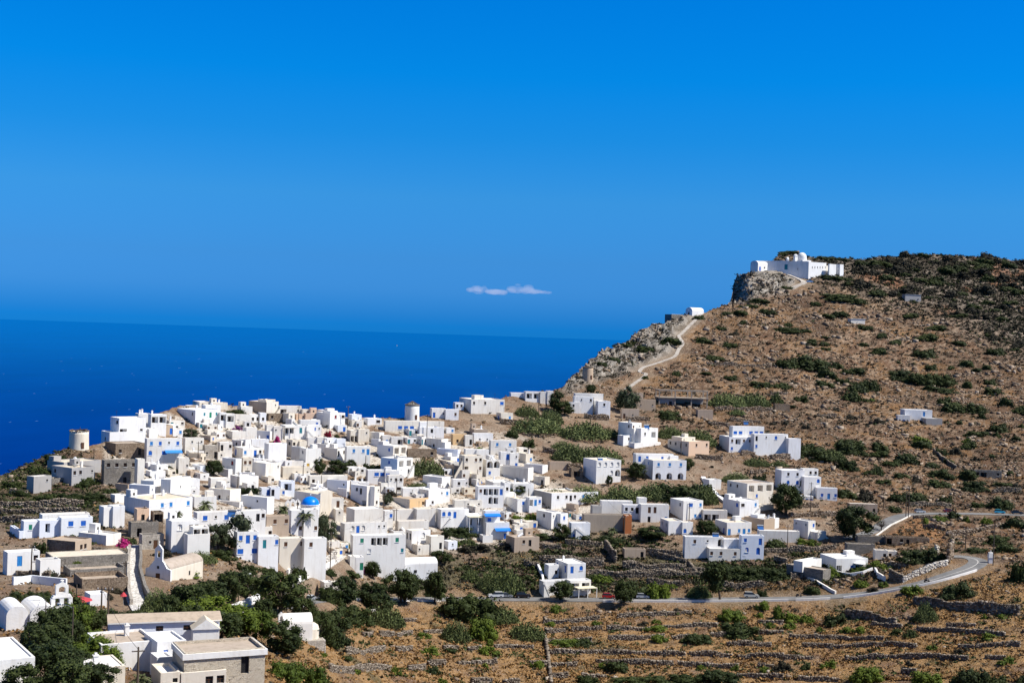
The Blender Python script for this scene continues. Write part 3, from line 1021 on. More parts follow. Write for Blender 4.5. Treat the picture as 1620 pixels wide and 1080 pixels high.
# --- left edge and cliff top
cur(0, 620)
H('white clifftop house with stepped roofs next to the left windmill', [(862, 935, 1147, 342, 448, {'l': 'w'}), (940, 1015, 1245, 222, 350, {'f': '.../O.k', 'dd': 3, 'l': '.W/..'})], mark='the stepped clifftop house')
H('white house with dark veranda on the skyline left of the bare rocks', [(1150, 1180, 1420, 185, 305, {'f': '.OO', 'ch': 1, 'dd': 4})])
H('low plain garden room in front of the dark skyline veranda', [(1150, 1210, 1345, 305, 368)])
H('ruined brown stone house with one dark doorway above the boulders', [(895, 985, 1232, 440, 548, {'f': 'k.D', 'w': 'stone_brown', 'r': 'roof_tan'})], name='ruined_house')
H('tall white house with a blue awning over its lower windows', [(1232, 1250, 1550, 398, 622, {'f': 'busu/c.V..', 'aw': [(1405, 1550, 510, 'sky_blue')]}), (1515, 1525, 1612, 562, 675, {'f': '..s', 'dd': -2})], mark='the house with the long blue awning')
H('dark grey stone house with four black windows and a white side wall', [(868, 885, 1172, 582, 792, {'w': 'stone_grey', 'f': 'kkkk/..D.'}), (1165, 1172, 1232, 572, 748, {'dd': -0.6})], mark='the dark grey stone house')
H('unfinished grey block house on the bare slope at the left edge', [(437, 610, 808, 648, 800, {'w': 'cement', 'f': 'kk.s', 'l': 'k..', 'r': 'roof_cream'}), (272, 285, 437, 722, 868, {'w': 'cement', 'f': '.s'}),
   (435, 442, 615, 738, 872, {'w': 'stone_grey', 'f': '.k.', 'dd': -1}), (540, 545, 862, 600, 660, {'w': 'cement', 'r': 'roof_cream', 'dd': 9})], mark='the unfinished grey block house')
H('low tan hut with a flat tan roof under the grey stone house', [(985, 1090, 1182, 790, 875, {'w': 'beige', 'r': 'roof_tan', 'f': 'k'})])
H('long pale house with a big blank shaded end wall', [(1098, 1275, 1320, 798, 940, {'w': 'blue_white', 'f': 's'}), (1200, 1310, 1450, 757, 885, {'dd': 4, 'f': 'u'}), (1440, 1455, 1625, 747, 875, {'dd': 3, 'f': '.s.'})])
H('white house with a line of little blue windows beside the stubby palm', [(1055, 1270, 1640, 925, 1085, {'f': '.bb.b', 'r': 'roof_cream', 'ch': 1})], yaw=33)
# --- hilltop
cur(260, 620)
H('long cream house with broken roof line at the very hilltop', [(240, 300, 540, 84, 125, {'w': 'cream', 'f': 's..s', 'dd': 6})])
H('white hilltop house with a mint green door and windows', [(105, 262, 468, 155, 285, {'l': '..k', 'f': '.tGt'})], mark='the house with the mint green door')
H('low white house peeping over the green door house', [(175, 240, 480, 112, 170, {'dd': 6})])
H('white house with two dark porches right of the mint green door', [(465, 475, 600, 175, 300, {'f': 'OO'})])
H('plain white house with a single grey shutter below the hilltop hedge', [(598, 605, 742, 192, 280, {'f': 'p..'})])
H('long white wall house behind the dark hilltop hedge', [(430, 520, 752, 124, 172, {'f': '..', 'dd': 5})])
H('large sand coloured house, the tallest block on the village skyline', [(718, 870, 972, 85, 215, {'w': 'cream', 'r': 'roof_cream', 'f': '.s', 'lw': 'beige'}), (800, 870, 948, 66, 95, {'w': 'cream', 'up': 1, 'dd': 4})], mark='the tall sand coloured house')
H('small white house with a row of dark porch pillars', [(728, 735, 868, 178, 265, {'f': 'kkk'})])
H('roofless ruin of dark brown stone below the sand coloured block', [(880, 890, 1010, 185, 248, {'w': 'stone_brown', 'noroof': 1, 'f': 'k.'})], name='ruined_house')
H('narrow cream house squeezed beside the dark roofless ruin', [(1005, 1060, 1112, 180, 280, {'w': 'cream', 'f': 's'})])
H('white skyline house with an open roof terrace', [(970, 985, 1170, 118, 195, {'f': 'O.s'}), (1168, 1180, 1242, 148, 208, {'f': '.s', 'dd': 1})])
H('low peach coloured house at the skyline', [(1115, 1125, 1310, 180, 240, {'w': 'peach', 'r': 'roof_cream', 'f': '.s..'})])
H('white cube house with one red window and one dark window', [(1295, 1412, 1540, 180, 315, {'f': '.r.W'}), (1300, 1420, 1480, 162, 190, {'up': 1, 'dd': 5})], mark='the cube house with the red window')
H('white house with low blue roof tank and small blue window', [(1150, 1160, 1330, 238, 345, {'f': '..u', 'dd': 2}), (1210, 1225, 1340, 280, 385, {'f': '.us'})])
H('white house with a teal door and a shaded porch', [(985, 1030, 1220, 285, 405, {'f': 'OO.T.', 'pg': [(1000, 1110, 305, 1.5, 'roof_grey')]}), (1205, 1212, 1280, 290, 405, {'st': [(1275, 400, 1215, 330)]})], mark='the white house with the teal door')
H('white house end between the purple vine and the teal door house', [(862, 872, 1005, 282, 400, {'f': '.s.'})])
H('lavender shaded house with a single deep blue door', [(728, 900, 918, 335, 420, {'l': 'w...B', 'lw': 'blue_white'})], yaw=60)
H('old white house with a tiny square window under the purple vine', [(525, 580, 735, 335, 405, {'w': 'old_white', 'f': '..s'}), (690, 700, 790, 302, 345, {'dd': 3})])
H('grey walled white house beside the crumbling terraces', [(572, 655, 738, 405, 485, {'l': 'k', 'f': 'D'})])
H('white terrace house with parapet seats above the long blank white wall', [(735, 745, 892, 403, 480, {'f': '..s', 'ch': 2})])
H('long white house with blue doors and a blank right half', [(588, 668, 838, 478, 588, {'l': 'B.', 'f': 'b.Bk'}), (880, 888, 1042, 440, 588, {'dd': -0.4})], mark='the long house with blue doors')
H('cream block house with one tall slit window', [(1038, 1090, 1215, 408, 560, {'w': 'cream', 'r': 'roof_cream', 'l': 'W', 'f': 'k...'})])
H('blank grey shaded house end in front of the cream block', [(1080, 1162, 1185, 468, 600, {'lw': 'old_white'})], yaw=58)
H('white house with a bright yellow door', [(1150, 1205, 1335, 482, 662, {'l': 'k', 'f': './Y..'})], mark='the house with the yellow door')
H('small white house with a dark door and dark arch behind the trees', [(1365, 1475, 1545, 482, 595, {'f': 'D.k', 'r': 'roof_cream', 'lw': 'old_white'})])
H('white block house squeezed left of the pale terrace', [(1290, 1378, 1480, 447, 535)])
H('white house with a double blue window near the red bougainvillea', [(1212, 1225, 1388, 385, 460, {'f': '..V'})])
H('white house with a pale recessed terrace right of the red bougainvillea', [(1385, 1398, 1547, 393, 485, {'f': '.O.p', 'w': 'blue_white'})])
H('crumbling old whitewashed terrace houses with broken walls', [(160, 175, 335, 392, 520, {'w': 'old_white', 'f': '.s.s', 'noroof': 1}), (325, 345, 455, 455, 565, {'w': 'stone_pale', 'f': 's.D'})], name='ruined_house', mark='the crumbling old terraces')
H('old white house with two narrow black openings', [(455, 472, 578, 428, 565, {'w': 'old_white', 'f': 'D.k'})])
H('tall white house with a single dark red window in its shaded side', [(490, 605, 655, 570, 730, {'l': '.r', 'f': '..'}), (472, 545, 580, 660, 735, {'dd': -2})], yaw=45, mark='the tall house with the dark red window')
H('narrow cream front with two slit windows', [(655, 668, 748, 562, 728, {'w': 'cream', 'f': 'nn/W'})])
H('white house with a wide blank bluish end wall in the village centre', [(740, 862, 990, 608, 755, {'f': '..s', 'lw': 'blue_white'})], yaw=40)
H('small white roof house with parapet steps in the centre', [(752, 765, 890, 568, 630, {'ch': 1})])
H('low white house with a brown reed roof', [(905, 945, 1090, 582, 650, {'r': 'roof_tan', 'f': '.s'})])
H('low cream house with tiny windows left of the dark trees', [(1000, 1012, 1245, 640, 730, {'w': 'cream', 'f': '..s.s', 'ch': 1})])
H('white house block right of the reed roof', [(1070, 1082, 1188, 588, 655, {'f': '.'})])
H('low old white house with two little dark windows', [(380, 395, 562, 735, 825, {'w': 'old_white', 'f': '.k.k'})])
H('white house with broad shaded wall above the dark green tree', [(560, 640, 802, 722, 830, {'l': '', 'lw': 'white', 'f': '..'})])
H('white house with a grey shaded wall and a dark arched opening', [(375, 560, 650, 835, 950, {'l': 'D.k.a', 'r': 'roof_cream'})], yaw=52)
H('long white block house below the small tan belfry', [(650, 875, 935, 900, 1040, {'l': '..s.', 'lw': 'blue_white'}), (455, 640, 668, 940, 1010, {'dd': -1})], yaw=55, mark='the long white block below the belfry')
H('pale blue low house with two dark blue doors', [(818, 830, 985, 812, 890, {'w': 'blue_white', 'f': '.BD.', 'r': 'roof_tan'})])
H('white house with a wide dark garage opening', [(985, 992, 1112, 760, 880, {'f': 'O', 'w': 'blue_white'})])
H('long low white house with a wide dark window under the dark trees', [(1222, 1240, 1562, 715, 800, {'f': 'k..W.'})])
H('pale shaded cube house right above the blue dome', [(1383, 1558, 1580, 758, 890, {'lw': 'blue_white', 'l': '..s'})], yaw=62, mark='the pale cube above the blue dome')
H('grey white house with a tall brown window right of the blue dome', [(1388, 1400, 1528, 905, 1060, {'w': 'old_white', 'r': 'roof_tan', 'f': 's.N.'})])
H('white wall house between the reed roof and the dark red window', [(660, 745, 770, 690, 760, {})])
H('white house with small dark window left of the grey arched wall', [(75, 85, 300, 745, 870, {'f': '..k.', 'dd': 0})], D=None)
H('low cream roofed annex left of the dark arched opening', [(60, 75, 445, 885, 960, {'r': 'roof_cream', 'f': '....'})])
# --- middle
cur(520, 620)
H('white house with four bright blue openings in a row', [(138, 150, 352, 465, 625, {'f': '.b.bS'})], mark='the house with bright blue openings')
H('sand coloured house with a dark open porch', [(150, 185, 345, 318, 425, {'w': 'cream', 'f': 'OO.s'})])
H('grey white gabled shed below the stone rubble', [(345, 430, 470, 345, 445, {'w': 'old_white', 'l': 'k'})])
H('white house with a blue window and a dark corner porch', [(445, 458, 635, 370, 455, {'f': 'b.O'})])
H('white house with blue window and two pillared openings', [(410, 548, 665, 460, 592, {'l': '.u', 'f': 'OO', 'lw': 'blue_white'})], yaw=50)
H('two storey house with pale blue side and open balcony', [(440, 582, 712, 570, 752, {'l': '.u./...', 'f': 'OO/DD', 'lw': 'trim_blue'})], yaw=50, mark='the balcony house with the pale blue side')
H('low white house with a wide deep blue front', [(318, 332, 600, 665, 780, {'f': '.VVV..', 'r': 'roof_white'})])
H('narrow grey house with two square black openings', [(495, 508, 635, 712, 865, {'w': 'old_white', 'f': 'skk/.W'})])
H('long low house with blue windows under the mid windmill', [(468, 482, 985, 245, 335, {'w': 'old_white', 'f': '..VVV...V.', 'r': 'roof_cream'})], mark='the long low house under the windmill')
H('white house with a tall chimney right of the mid windmill', [(865, 880, 1110, 138, 220, {'f': 'B.s.n'})])
H('big white skyline house with stepped roof and blue window', [(1112, 1215, 1500, 62, 185, {'f': 'k.k..V', 'l': '.'}), (1232, 1245, 1322, 26, 72, {'up': 1, 'dd': 4})], mark='the big stepped skyline house')
H('small white house with two dark windows left of the stepped skyline house', [(1068, 1080, 1152, 90, 150, {'f': 'kk'})])
H('little cream hut with a blue door and a blue window', [(1430, 1470, 1572, 178, 250, {'w': 'cream', 'l': 'B', 'f': '.b', 'r': 'roof_cream'}), (1490, 1510, 1622, 240, 290, {'w': 'beige', 'dd': -1})], mark='the little cream hut')
H('small orange tinted house with a white right wing', [(1045, 1060, 1165, 362, 452, {'w': 'ochre', 'f': '.k.s'}), (1160, 1166, 1228, 368, 452, {'f': '.D', 'dd': -0.3})])
H('white house with three tiny dark windows under the tan rocks', [(1225, 1240, 1402, 352, 440, {'f': '.s.s.'}), (1200, 1240, 1358, 318, 365, {'w': 'beige', 'dd': 5})])
H('grey white house with two bright blue windows', [(1372, 1382, 1602, 412, 535, {'w': 'old_white', 'f': '.b..b.'})], mark='the house with two bright blue windows')
H('white house with stepped roof terrace and a tall white post', [(830, 960, 1018, 402, 498, {'l': '.k.'}), (985, 992, 1042, 428, 498, {'dd': -1})])
H('broad block painted blue for shade with a flat white roof', [(922, 1100, 1122, 493, 575, {'lw': 'blue_white', 'w': 'blue_white'})], yaw=62)  # blue shade painted into its walls
H('brown stone ruin above the big prickly pear thicket', [(665, 675, 922, 488, 560, {'w': 'stone_brown', 'f': '..k', 'r': 'roof_tan'})], name='ruined_house')
H('plain white block house right of the block painted blue for shade', [(1152, 1168, 1368, 486, 565)])
H('tall cream house with an outside stair and a balcony', [(1108, 1155, 1312, 543, 735, {'w': 'cream', 'r': 'roof_cream', 'f': 'k.nk/O..n', 'l': 'n', 'st': [(1065, 730, 1135, 600)]})], mark='the tall cream house')
H('cream grey house with two brown arches over a blue door', [(1308, 1345, 1462, 578, 725, {'w': 'old_white', 'f': 'AA/u.'}), (1360, 1368, 1415, 540, 590, {'up': 1, 'dd': 4})])
H('plain grey shaded block house with rubble behind', [(1400, 1700, 1745, 648, 775, {'lw': 'old_white', 'r': 'roof_tan'})], yaw=62)  # grey shade of the left wall painted in with old_white
H('white house with a louvred roof edge', [(800, 965, 1038, 728, 835, {'l': '...', 'f': '.s'})], yaw=50)
H('small white house with one deep dark window by the blue gate', [(1045, 1062, 1192, 745, 855, {'f': '.k.s'})])
H('white house with solar panel, pillared balcony and one big arch', [(1247, 1272, 1492, 805, 992, {'f': 'nOOOB/..AO.'}), (1465, 1500, 1548, 775, 865, {'dd': 6, 'f': 'k'})], mark='the pillared balcony house')
H('white house with small blue pane left of the pillared balcony', [(712, 850, 1032, 836, 965, {'f': '..sb', 'lw': 'old_white'})], yaw=38)
H('low ochre house with a flat grey tan roof', [(535, 690, 872, 915, 1000, {'w': 'ochre', 'lw': 'old_white', 'f': '..kk', 'r': 'roof_tan'})], yaw=45, mark='the low ochre house')
H('white house with a railed balcony and two doors', [(183, 322, 432, 802, 985, {'l': '.kD./..O', 'f': '.k.s/..k', 'lw': 'blue_white'})], yaw=50)
H('low white house beneath the big arch', [(1055, 1075, 1305, 922, 1000, {'f': '..s.s'})])
H('low white roofs between the cypress pole and the yellow door house', [(150, 165, 320, 640, 700, {'f': 'k.k'})])
H('white house with shed roof terraces left of the narrow grey house', [(180, 190, 345, 760, 830, {'ch': 1})])
H('pale house row behind the railed balcony house', [(430, 445, 505, 775, 860, {'f': 's'})])
H('white stepped house with pale blue shade behind the louvred roof', [(620, 632, 820, 820, 910, {'f': '.s..'})])
# --- right of the centre
cur(780, 600)
H('white house with arched blue door by the tan rubble slope', [(48, 62, 215, 618, 755, {'f': '.C.s/...u'})])
H('white skyline house with a dark pergola', [(262, 276, 400, 103, 195, {'f': 'OO', 'dd': 2}), (140, 152, 265, 113, 185, {'dd': 4})])
H('pale grey skyline block house beside a pole', [(392, 402, 512, 98, 205, {'w': 'old_white', 'f': '...'})])
H('white cube cluster with lilac windows below the long white path', [(680, 692, 852, 145, 285, {'f': '.s.k'}), (622, 632, 738, 193, 290, {'f': '.k.', 'dd': -1}), (810, 895, 1000, 185, 305, {'l': '.k', 'f': '.k.', 'dd': -2}), (690, 702, 942, 118, 160, {'w': 'old_white', 'dd': 7})], mark='the white cube cluster')
H('pinkish tan house left of the concrete frame', [(1072, 1085, 1388, 165, 245, {'w': 'beige', 'f': '.k.s.s', 'r': 'roof_tan'}), (1142, 1152, 1282, 114, 170, {'w': 'beige', 'up': 1, 'dd': 4, 'f': 's..', 'r': 'roof_tan'})], mark='the pinkish tan house')
H('tan hut with a dark brown door under the pinkish house', [(1088, 1102, 1248, 250, 335, {'w': 'beige', 'f': 'N.s.', 'r': 'roof_tan'})], name='hut', cat='hut')
H('large white house stepping down the slope in three storeys', [(1065, 1182, 1262, 372, 560, {'l': '.k', 'f': 'n.s'}), (1190, 1200, 1405, 420, 560, {'f': '..On/..k.', 'dd': -1}), (1085, 1110, 1205, 478, 585, {'f': 'k', 'dd': -3}), (1195, 1205, 1430, 543, 635, {'f': 'W..k', 'dd': -5}),
   (1250, 1262, 1405, 418, 500, {'f': 'kO', 'dd': -2})], mark='the three storey stepped house')
H('white house with three big arches below blue shutters', [(1283, 1362, 1648, 690, 855, {'l': 'b', 'f': 'bbb/AAA', 'r': 'roof_cream'}), (1205, 1218, 1540, 635, 740, {'dd': 7, 'f': 'BB.u.'})], mark='the three arch house')
H('white cube house with four dark arched windows above two arches', [(765, 878, 1088, 690, 895, {'f': 'aaaa/..aA', 'lw': 'blue_white', 'r': 'roof_cream'})], mark='the cube with four arched windows')
H('small white block house left of the tan shed', [(262, 420, 466, 733, 808, {'lw': 'white'})], yaw=55)
H('low tan shed with a flat roof beside a rubble patch', [(465, 482, 668, 702, 775, {'w': 'beige', 'r': 'roof_tan'})], name='shed', cat='shed')
H('small cream hut with a dark door by the cactus', [(345, 440, 482, 833, 912, {'w': 'cream', 'l': '.D'})], name='hut', cat='hut')
H('long white house stepping down behind the round dark bush', [(-70, 0, 345, 878, 1000, {'f': 'k..W.', 'ch': 1})])
H('low stone ruin between the cactus and the arched cube', [(598, 612, 748, 895, 960, {'w': 'stone_brown', 'r': 'roof_cream'})], name='ruined_house')
H('dark open shed left of the arched cube house', [(652, 668, 765, 752, 835, {'w': 'stone_brown', 'f': 'O', 'r': 'roof_tan'})], name='shed', cat='shed')
cur(780, 780)
H('white house with bright blue door behind a round little tree', [(60, 205, 413, 35, 165, {'f': '.u.OSu', 'r': 'roof_cream'})], yaw=30)
H('long white house with a dark left wall and turquoise door', [(340, 497, 893, 0, 138, {'f': '.k.kDk.bS.k', 'lw': 'cement', 'r': 'roof_cream'})], yaw=32, mark='the long house with the dark left wall')  # dark shade of the left wall painted in with cement grey
H('small white house with a deep blue porch window', [(366, 495, 636, 163, 315, {'l': '.k.', 'f': 's.u'})], yaw=45)
H('white house with a sloping outside stair behind two dark trees', [(640, 665, 827, 252, 400, {'f': '.../u..', 'st': [(820, 400, 700, 300)]})], mark='the house with the sloping stair')
H('long unfinished grey tan building with a brick red corner', [(755, 775, 1182, 180, 335, {'w': 'concrete', 'r': 'roof_grey'}), (1120, 1128, 1184, 190, 275, {'w': 'terracotta', 'dd': -0.4}), (832, 848, 927, 105, 190, {'w': 'cement', 'up': 1, 'dd': 4})], mark='the long unfinished building')
H('white house with covered balcony and solar panels on the roof', [(1245, 1260, 1500, 93, 250, {'f': '.NN../.D..b'}), (912, 925, 1190, 63, 170, {'dd': 6, 'f': '...'}), (1098, 1112, 1262, 98, 215, {'f': 'kkO', 'dd': 2}), (1228, 1242, 1312, 38, 100, {'up': 1, 'dd': 7})], mark='the covered balcony house')
H('tan ruined house with two black openings', [(105, 180, 392, 378, 508, {'w': 'beige', 'f': '.kD.', 'r': 'roof_tan'})], name='ruined_house', yaw=26, mark='the tan ruined house')
H('white roadside tavern with blue shutters and a cream pergola', [(540, 632, 788, 600, 758, {'l': 'B.B', 'f': 'Bc', 'd': 9.0}), (440, 472, 560, 612, 720, {'f': '.k', 'dd': 2}), (640, 655, 832, 745, 888, {'f': 'OO', 'pg': [(690, 850, 800, 3.4, 'awning_cream')]}),
   (405, 428, 665, 752, 888, {'f': '....', 'r': 'roof_grey', 'st': [(470, 880, 425, 770)]})], yaw=25, mark='the roadside tavern')
H('tan ruined wall house with one black doorway', [(1112, 1122, 1302, 473, 555, {'w': 'beige', 'f': '..D', 'noroof': 1})], name='ruined_house')
cur(1040, 640)
H('cream house with two dark windows and a peach end', [(85, 265, 440, 315, 440, {'w': 'peach', 'lw': 'cream', 'l': 'kkDk', 'f': '.k.k', 'r': 'roof_cream'}), (120, 208, 322, 278, 330, {'w': 'cream', 'dd': 6, 'f': 's.s'})], yaw=42, mark='the peach ended house')
H('wide white villa with roof pergola and blue windows', [(525, 610, 812, 275, 405, {'f': 'nOnn/u...'}), (630, 642, 910, 183, 270, {'up': 1, 'dd': 4, 'f': 'VV.VVV', 'r': 'roof_tan'}), (815, 824, 1112, 248, 385, {'f': 'D.s.c.s/u......', 'dd': -0.5}), (1110, 1120, 1225, 288, 352, {'dd': 1})], mark='the wide villa')
H('white house of cubes with blue arched windows beside the big dark tree', [(1000, 1055, 1252, 558, 740, {'f': '.k.k./.c.cA'}), (1230, 1242, 1372, 546, 650, {'f': '.kk', 'dd': 4}), (1238, 1250, 1395, 614, 760, {'f': '..c', 'dd': -1})], mark='the cubes with blue arches')
H('small white annex with a blue door right of the cubes', [(1348, 1362, 1535, 708, 805, {'f': '.u.S.u'}), (1205, 1225, 1330, 778, 850, {'f': 'bSV', 'dd': -3})])
H('two storey house with large dark verandas and tan roof', [(590, 762, 985, 672, 870, {'l': 'kk.', 'f': 'OOO/.u..', 'r': 'roof_tan'}), (840, 852, 992, 858, 935, {'w': 'cream', 'dd': -4})], yaw=42, mark='the dark veranda house')
H('white shed house left of the dark verandas', [(385, 440, 543, 640, 728)], name='shed', cat='shed')
H('white cube house below the dark verandas', [(555, 700, 863, 822, 965, {'l': '..c', 'f': 'W.b'})], yaw=42)
H('white house with teal arched windows left of the flat cream porch', [(105, 218, 385, 820, 990, {'l': '.k', 'f': '.V.b/..bb'})], mark='the house with teal windows')
H('low porch house with a flat cream roof', [(378, 392, 596, 898, 990, {'w': 'old_white', 'f': 'OO.', 'r': 'roof_cream'})])
cur(1040, 780)
H('low white house with two dark arches and a blue window', [(20, 92, 302, 235, 360, {'l': 'aa', 'f': '..c.', 'r': 'roof_cream'})])
H('white house with turquoise doors and shutters', [(488, 592, 802, 250, 360, {'l': 'kB', 'f': 'S.bSb', 'r': 'roof_cream'})], mark='the turquoise door house')
H('tan house with a white block on its right', [(738, 908, 1000, 222, 330, {'w': 'beige', 'l': '..k', 'f': '.'}), (860, 950, 1038, 218, 300, {'dd': 2}), (850, 858, 920, 185, 225, {'up': 1, 'dd': 5})], yaw=52)
H('little white cube house with a steep outside stair', [(1158, 1285, 1346, 238, 390, {'l': 's.s', 'f': '.u/..'}), (1335, 1345, 1440, 330, 410, {'dd': -1, 'st': [(1440, 412, 1350, 330)]})], yaw=50, mark='the little cube with the steep stair')
H('long blank white wall house below the tan house', [(855, 868, 1213, 316, 415, {'lw': 'white'})])
H('large beige and white house with blue shutters, arches and a small dome', [(215, 232, 562, 368, 560, {'f': '.n.s.A/....'}), (700, 712, 905, 358, 605, {'f': 'u.B/cC', 'w': 'blue_white', 'dd': -2, 'r': 'roof_cream'}), (335, 440, 762, 470, 612, {'l': 's.', 'f': 'n.n..n.n', 'dd': -3, 'w': 'old_white'}), (555, 565, 700, 390, 560, {'f': '', 'dd': 1})], mark='the beige and white arched house')
H('white bungalow with flat roof, chimneys and a sun terrace', [(1385, 1525, 1795, 558, 678, {'f': 'O.BO.', 'ch': 2})], yaw=30, mark='the flat roofed bungalow')
H('low grey stone house with a white box room on its tan roof', [(1090, 1412, 1478, 655, 765, {'w': 'stone_grey', 'r': 'roof_tan'}), (1225, 1238, 1400, 583, 665, {'up': 1, 'dd': 4})], yaw=58, mark='the stone house with the box room')
cur(1320, 780)
H('low white stone house with cream roof and two dark windows', [(340, 347, 535, 483, 570, {'w': 'old_white', 'f': '.kk.', 'r': 'roof_cream'})])
H('long stone barn with a pale roof behind the bungalow', [(90, 105, 342, 428, 535, {'w': 'stone_grey', 'r': 'roof_cream'})], name='barn', cat='barn')
H('low stone row with a pale roof under the road bank', [(188, 200, 428, 363, 435, {'w': 'stone_grey', 'r': 'roof_cream'})], name='barn', cat='barn')
H('long stone ruin with a grey blue door under the road bank', [(428, 442, 812, 368, 438, {'w': 'stone_brown', 'f': 'O.kD...', 'r': 'roof_tan'})], name='ruined_house')
H('small tan shed with a whitish roof next to the upper road', [(110, 125, 368, 85, 175, {'w': 'beige', 'r': 'roof_white', 'f': '...k'})], name='shed', cat='shed')
cur(1320, 640)
H('lone white house with blue doors and a grey concrete annex', [(560, 600, 835, 40, 125, {'f': '...S.'}), (528, 540, 645, 88, 165, {'f': 'kB.', 'w': 'old_white', 'dd': -3}), (640, 780, 920, 116, 220, {'w': 'cement', 'l': 'D..', 'dd': -6, 'r': 'roof_grey'})], mark='the lone house with the concrete annex')
H('low stone shed with dark openings under a grey roof', [(1165, 1180, 1428, 555, 620, {'w': 'stone_grey', 'f': 'OO.k', 'r': 'roof_grey'})], name='shed', cat='shed', mark='the low stone shed')
cur(1100, 520)
H('ruined tan hut below the big prickly pear hedge', [(5, 20, 150, 690, 765, {'w': 'beige', 'r': 'roof_cream', 'f': '..'})], name='hut', cat='hut', mark='the ruined tan hut')
H('low stone pen with a dark doorway on the bare slope', [(665, 678, 808, 640, 700, {'w': 'stone_brown', 'f': '...', 'noroof': 1})], name='ruined_house')
# --- lower left
cur(0, 780)
H('pale blue two storey house with deep blue shutters', [(510, 520, 788, 210, 380, {'f': '.V.V.', 'w': 'blue_white'}), (318, 332, 518, 232, 480, {'f': '.O../..A.', 'w': 'blue_white', 'dd': -1.5}), (185, 197, 348, 238, 490, {'f': '.g.s/O..', 'w': 'blue_white', 'dd': -2.2}), (78, 160, 192, 323, 500, {'w': 'blue_white', 'dd': -3}),
   (350, 362, 765, 184, 225, {'r': 'roof_tan', 'dd': 6, 'up': 1})], yaw=14, mark='the pale blue house')
H('old tan stone house with a dark side and broken cream roof', [(398, 640, 778, 412, 530, {'w': 'beige', 'lw': 'stone_brown', 'f': '.kk.', 'r': 'roof_tan'})], yaw=55, mark='the old tan stone house')
H('low white shed with a bright white roof behind the tan stone house', [(668, 905, 1032, 358, 445, {'f': '..'})], yaw=50, name='shed', cat='shed')
H('stone ruin with peach plaster upper walls', [(1108, 1118, 1352, 248, 378, {'w': 'stone_grey', 'f': '.O...', 'r': 'roof_tan'}), (1155, 1168, 1272, 135, 255, {'w': 'peach', 'f': '.D.', 'dd': 4, 'noroof': 1}), (1298, 1310, 1395, 160, 250, {'w': 'stone_brown', 'f': 'O', 'dd': 4, 'noroof': 1})], name='ruined_house', mark='the peach plaster ruin')
H('pale stone ruin with a brown door left of the chapel garden', [(1200, 1212, 1397, 355, 482, {'w': 'stone_pale', 'f': '.sN.', 'noroof': 1})], name='ruined_house')
H('tall windowless white house end above a dark rubble bank', [(842, 882, 1062, 110, 292)])
H('white house with a blue door and curved gable at the left edge', [(22, 60, 335, 505, 700, {'f': '.S.k', 'l': '.'}), (330, 342, 515, 572, 672, {'dd': -1, 'noroof': 1})], yaw=16)
H('long low white house behind the twin belfry', [(-10, 12, 447, 788, 915, {'f': 'k.......'}), (388, 402, 806, 800, 895, {'f': 'W..W', 'dd': -2, 'r': 'roof_grey'})], yaw=16, mark='the long house behind the twin belfry', D=288.0)
H('white terrace wall house left of the red parasol', [(755, 768, 912, 862, 960, {'f': '..', 'dd': 0})], yaw=18)
H('long low dark stone building with a pale flat top under the old tan house', [(435, 452, 1092, 548, 628, {'w': 'stone_grey', 'r': 'roof_cream', 'd': 8, 'rd': 0.08})], yaw=12, name='stone_building', cat='building')
H('low roofless stone pen with a dark inside next to the cobbled lane', [(585, 600, 1075, 655, 712, {'w': 'stone_grey', 'r': 'roof_tan', 'd': 7, 'rd': 0.7})], yaw=12, name='stone_pen', cat='pen')
H('lowest stone pen with a broken pale rim left of the cobbled lane', [(685, 700, 1092, 735, 812, {'w': 'stone_brown', 'r': 'roof_tan', 'd': 8, 'rd': 0.9})], yaw=12, name='stone_pen', cat='pen')
cur(260, 780)
H('white house with covered terrace and small chimneys by the shrub garden', [(5, 55, 292, 238, 505, {'f': '.a.nn/...../s.O.'}), (185, 195, 386, 352, 505, {'dd': -3}), (235, 246, 380, 290, 356, {'f': 'OO', 'up': 1, 'dd': -1.5, 'r': 'roof_cream'})], yaw=16, mark='the covered terrace house')
H('long white house with a tan roof behind the tall olive trees', [(262, 276, 862, 165, 330, {'f': '.V.s.V..W..Dk', 'r': 'roof_tan', 'ch': 1})], yaw=18, mark='the long house with the tan roof')
H('tan stone house between the two tall palms', [(855, 868, 1062, 195, 375, {'w': 'beige', 'f': '.n.n/....', 'r': 'roof_tan'})], yaw=16)
H('white house with a blue balcony door between two blue shutters', [(605, 617, 800, 330, 550, {'f': 'uBu/V.V', 'r': 'roof_cream'}), (792, 800, 972, 370, 565, {'f': '.T..u/....', 'dd': 1.5})], yaw=16, mark='the house with the blue balcony')
H('long cream and white house with brown windows above a stone wall', [(970, 980, 1188, 385, 595, {'w': 'cream', 'f': '.n...n/.....'}), (1184, 1192, 1382, 388, 560, {'f': '.n...', 'dd': 0.5})], yaw=15, mark='the cream and white house')
H('white courtyard house with brown windows under the blue dome', [(1066, 1080, 1312, 140, 345, {'f': '...../.n..n', 'r': 'roof_white'})], yaw=18)
cur(520, 780)
H('white house with dark arched windows and a walled roof terrace', [(96, 132, 492, 258, 425, {'f': '.aBa..ss', 'r': 'roof_grey'}), (148, 218, 462, 138, 262, {'dd': 7, 'f': '....'})], yaw=24, mark='the dark arched windows house')
H('large white house with green shutters and a cutaway balcony', [(188, 202, 652, 360, 600, {'f': '.g.OOO.g./..p....t'})], yaw=14, mark='the green shuttered house')
H('white garden room with a green door at the lane corner', [(163, 180, 297, 538, 660, {'f': '..G'})], yaw=14)
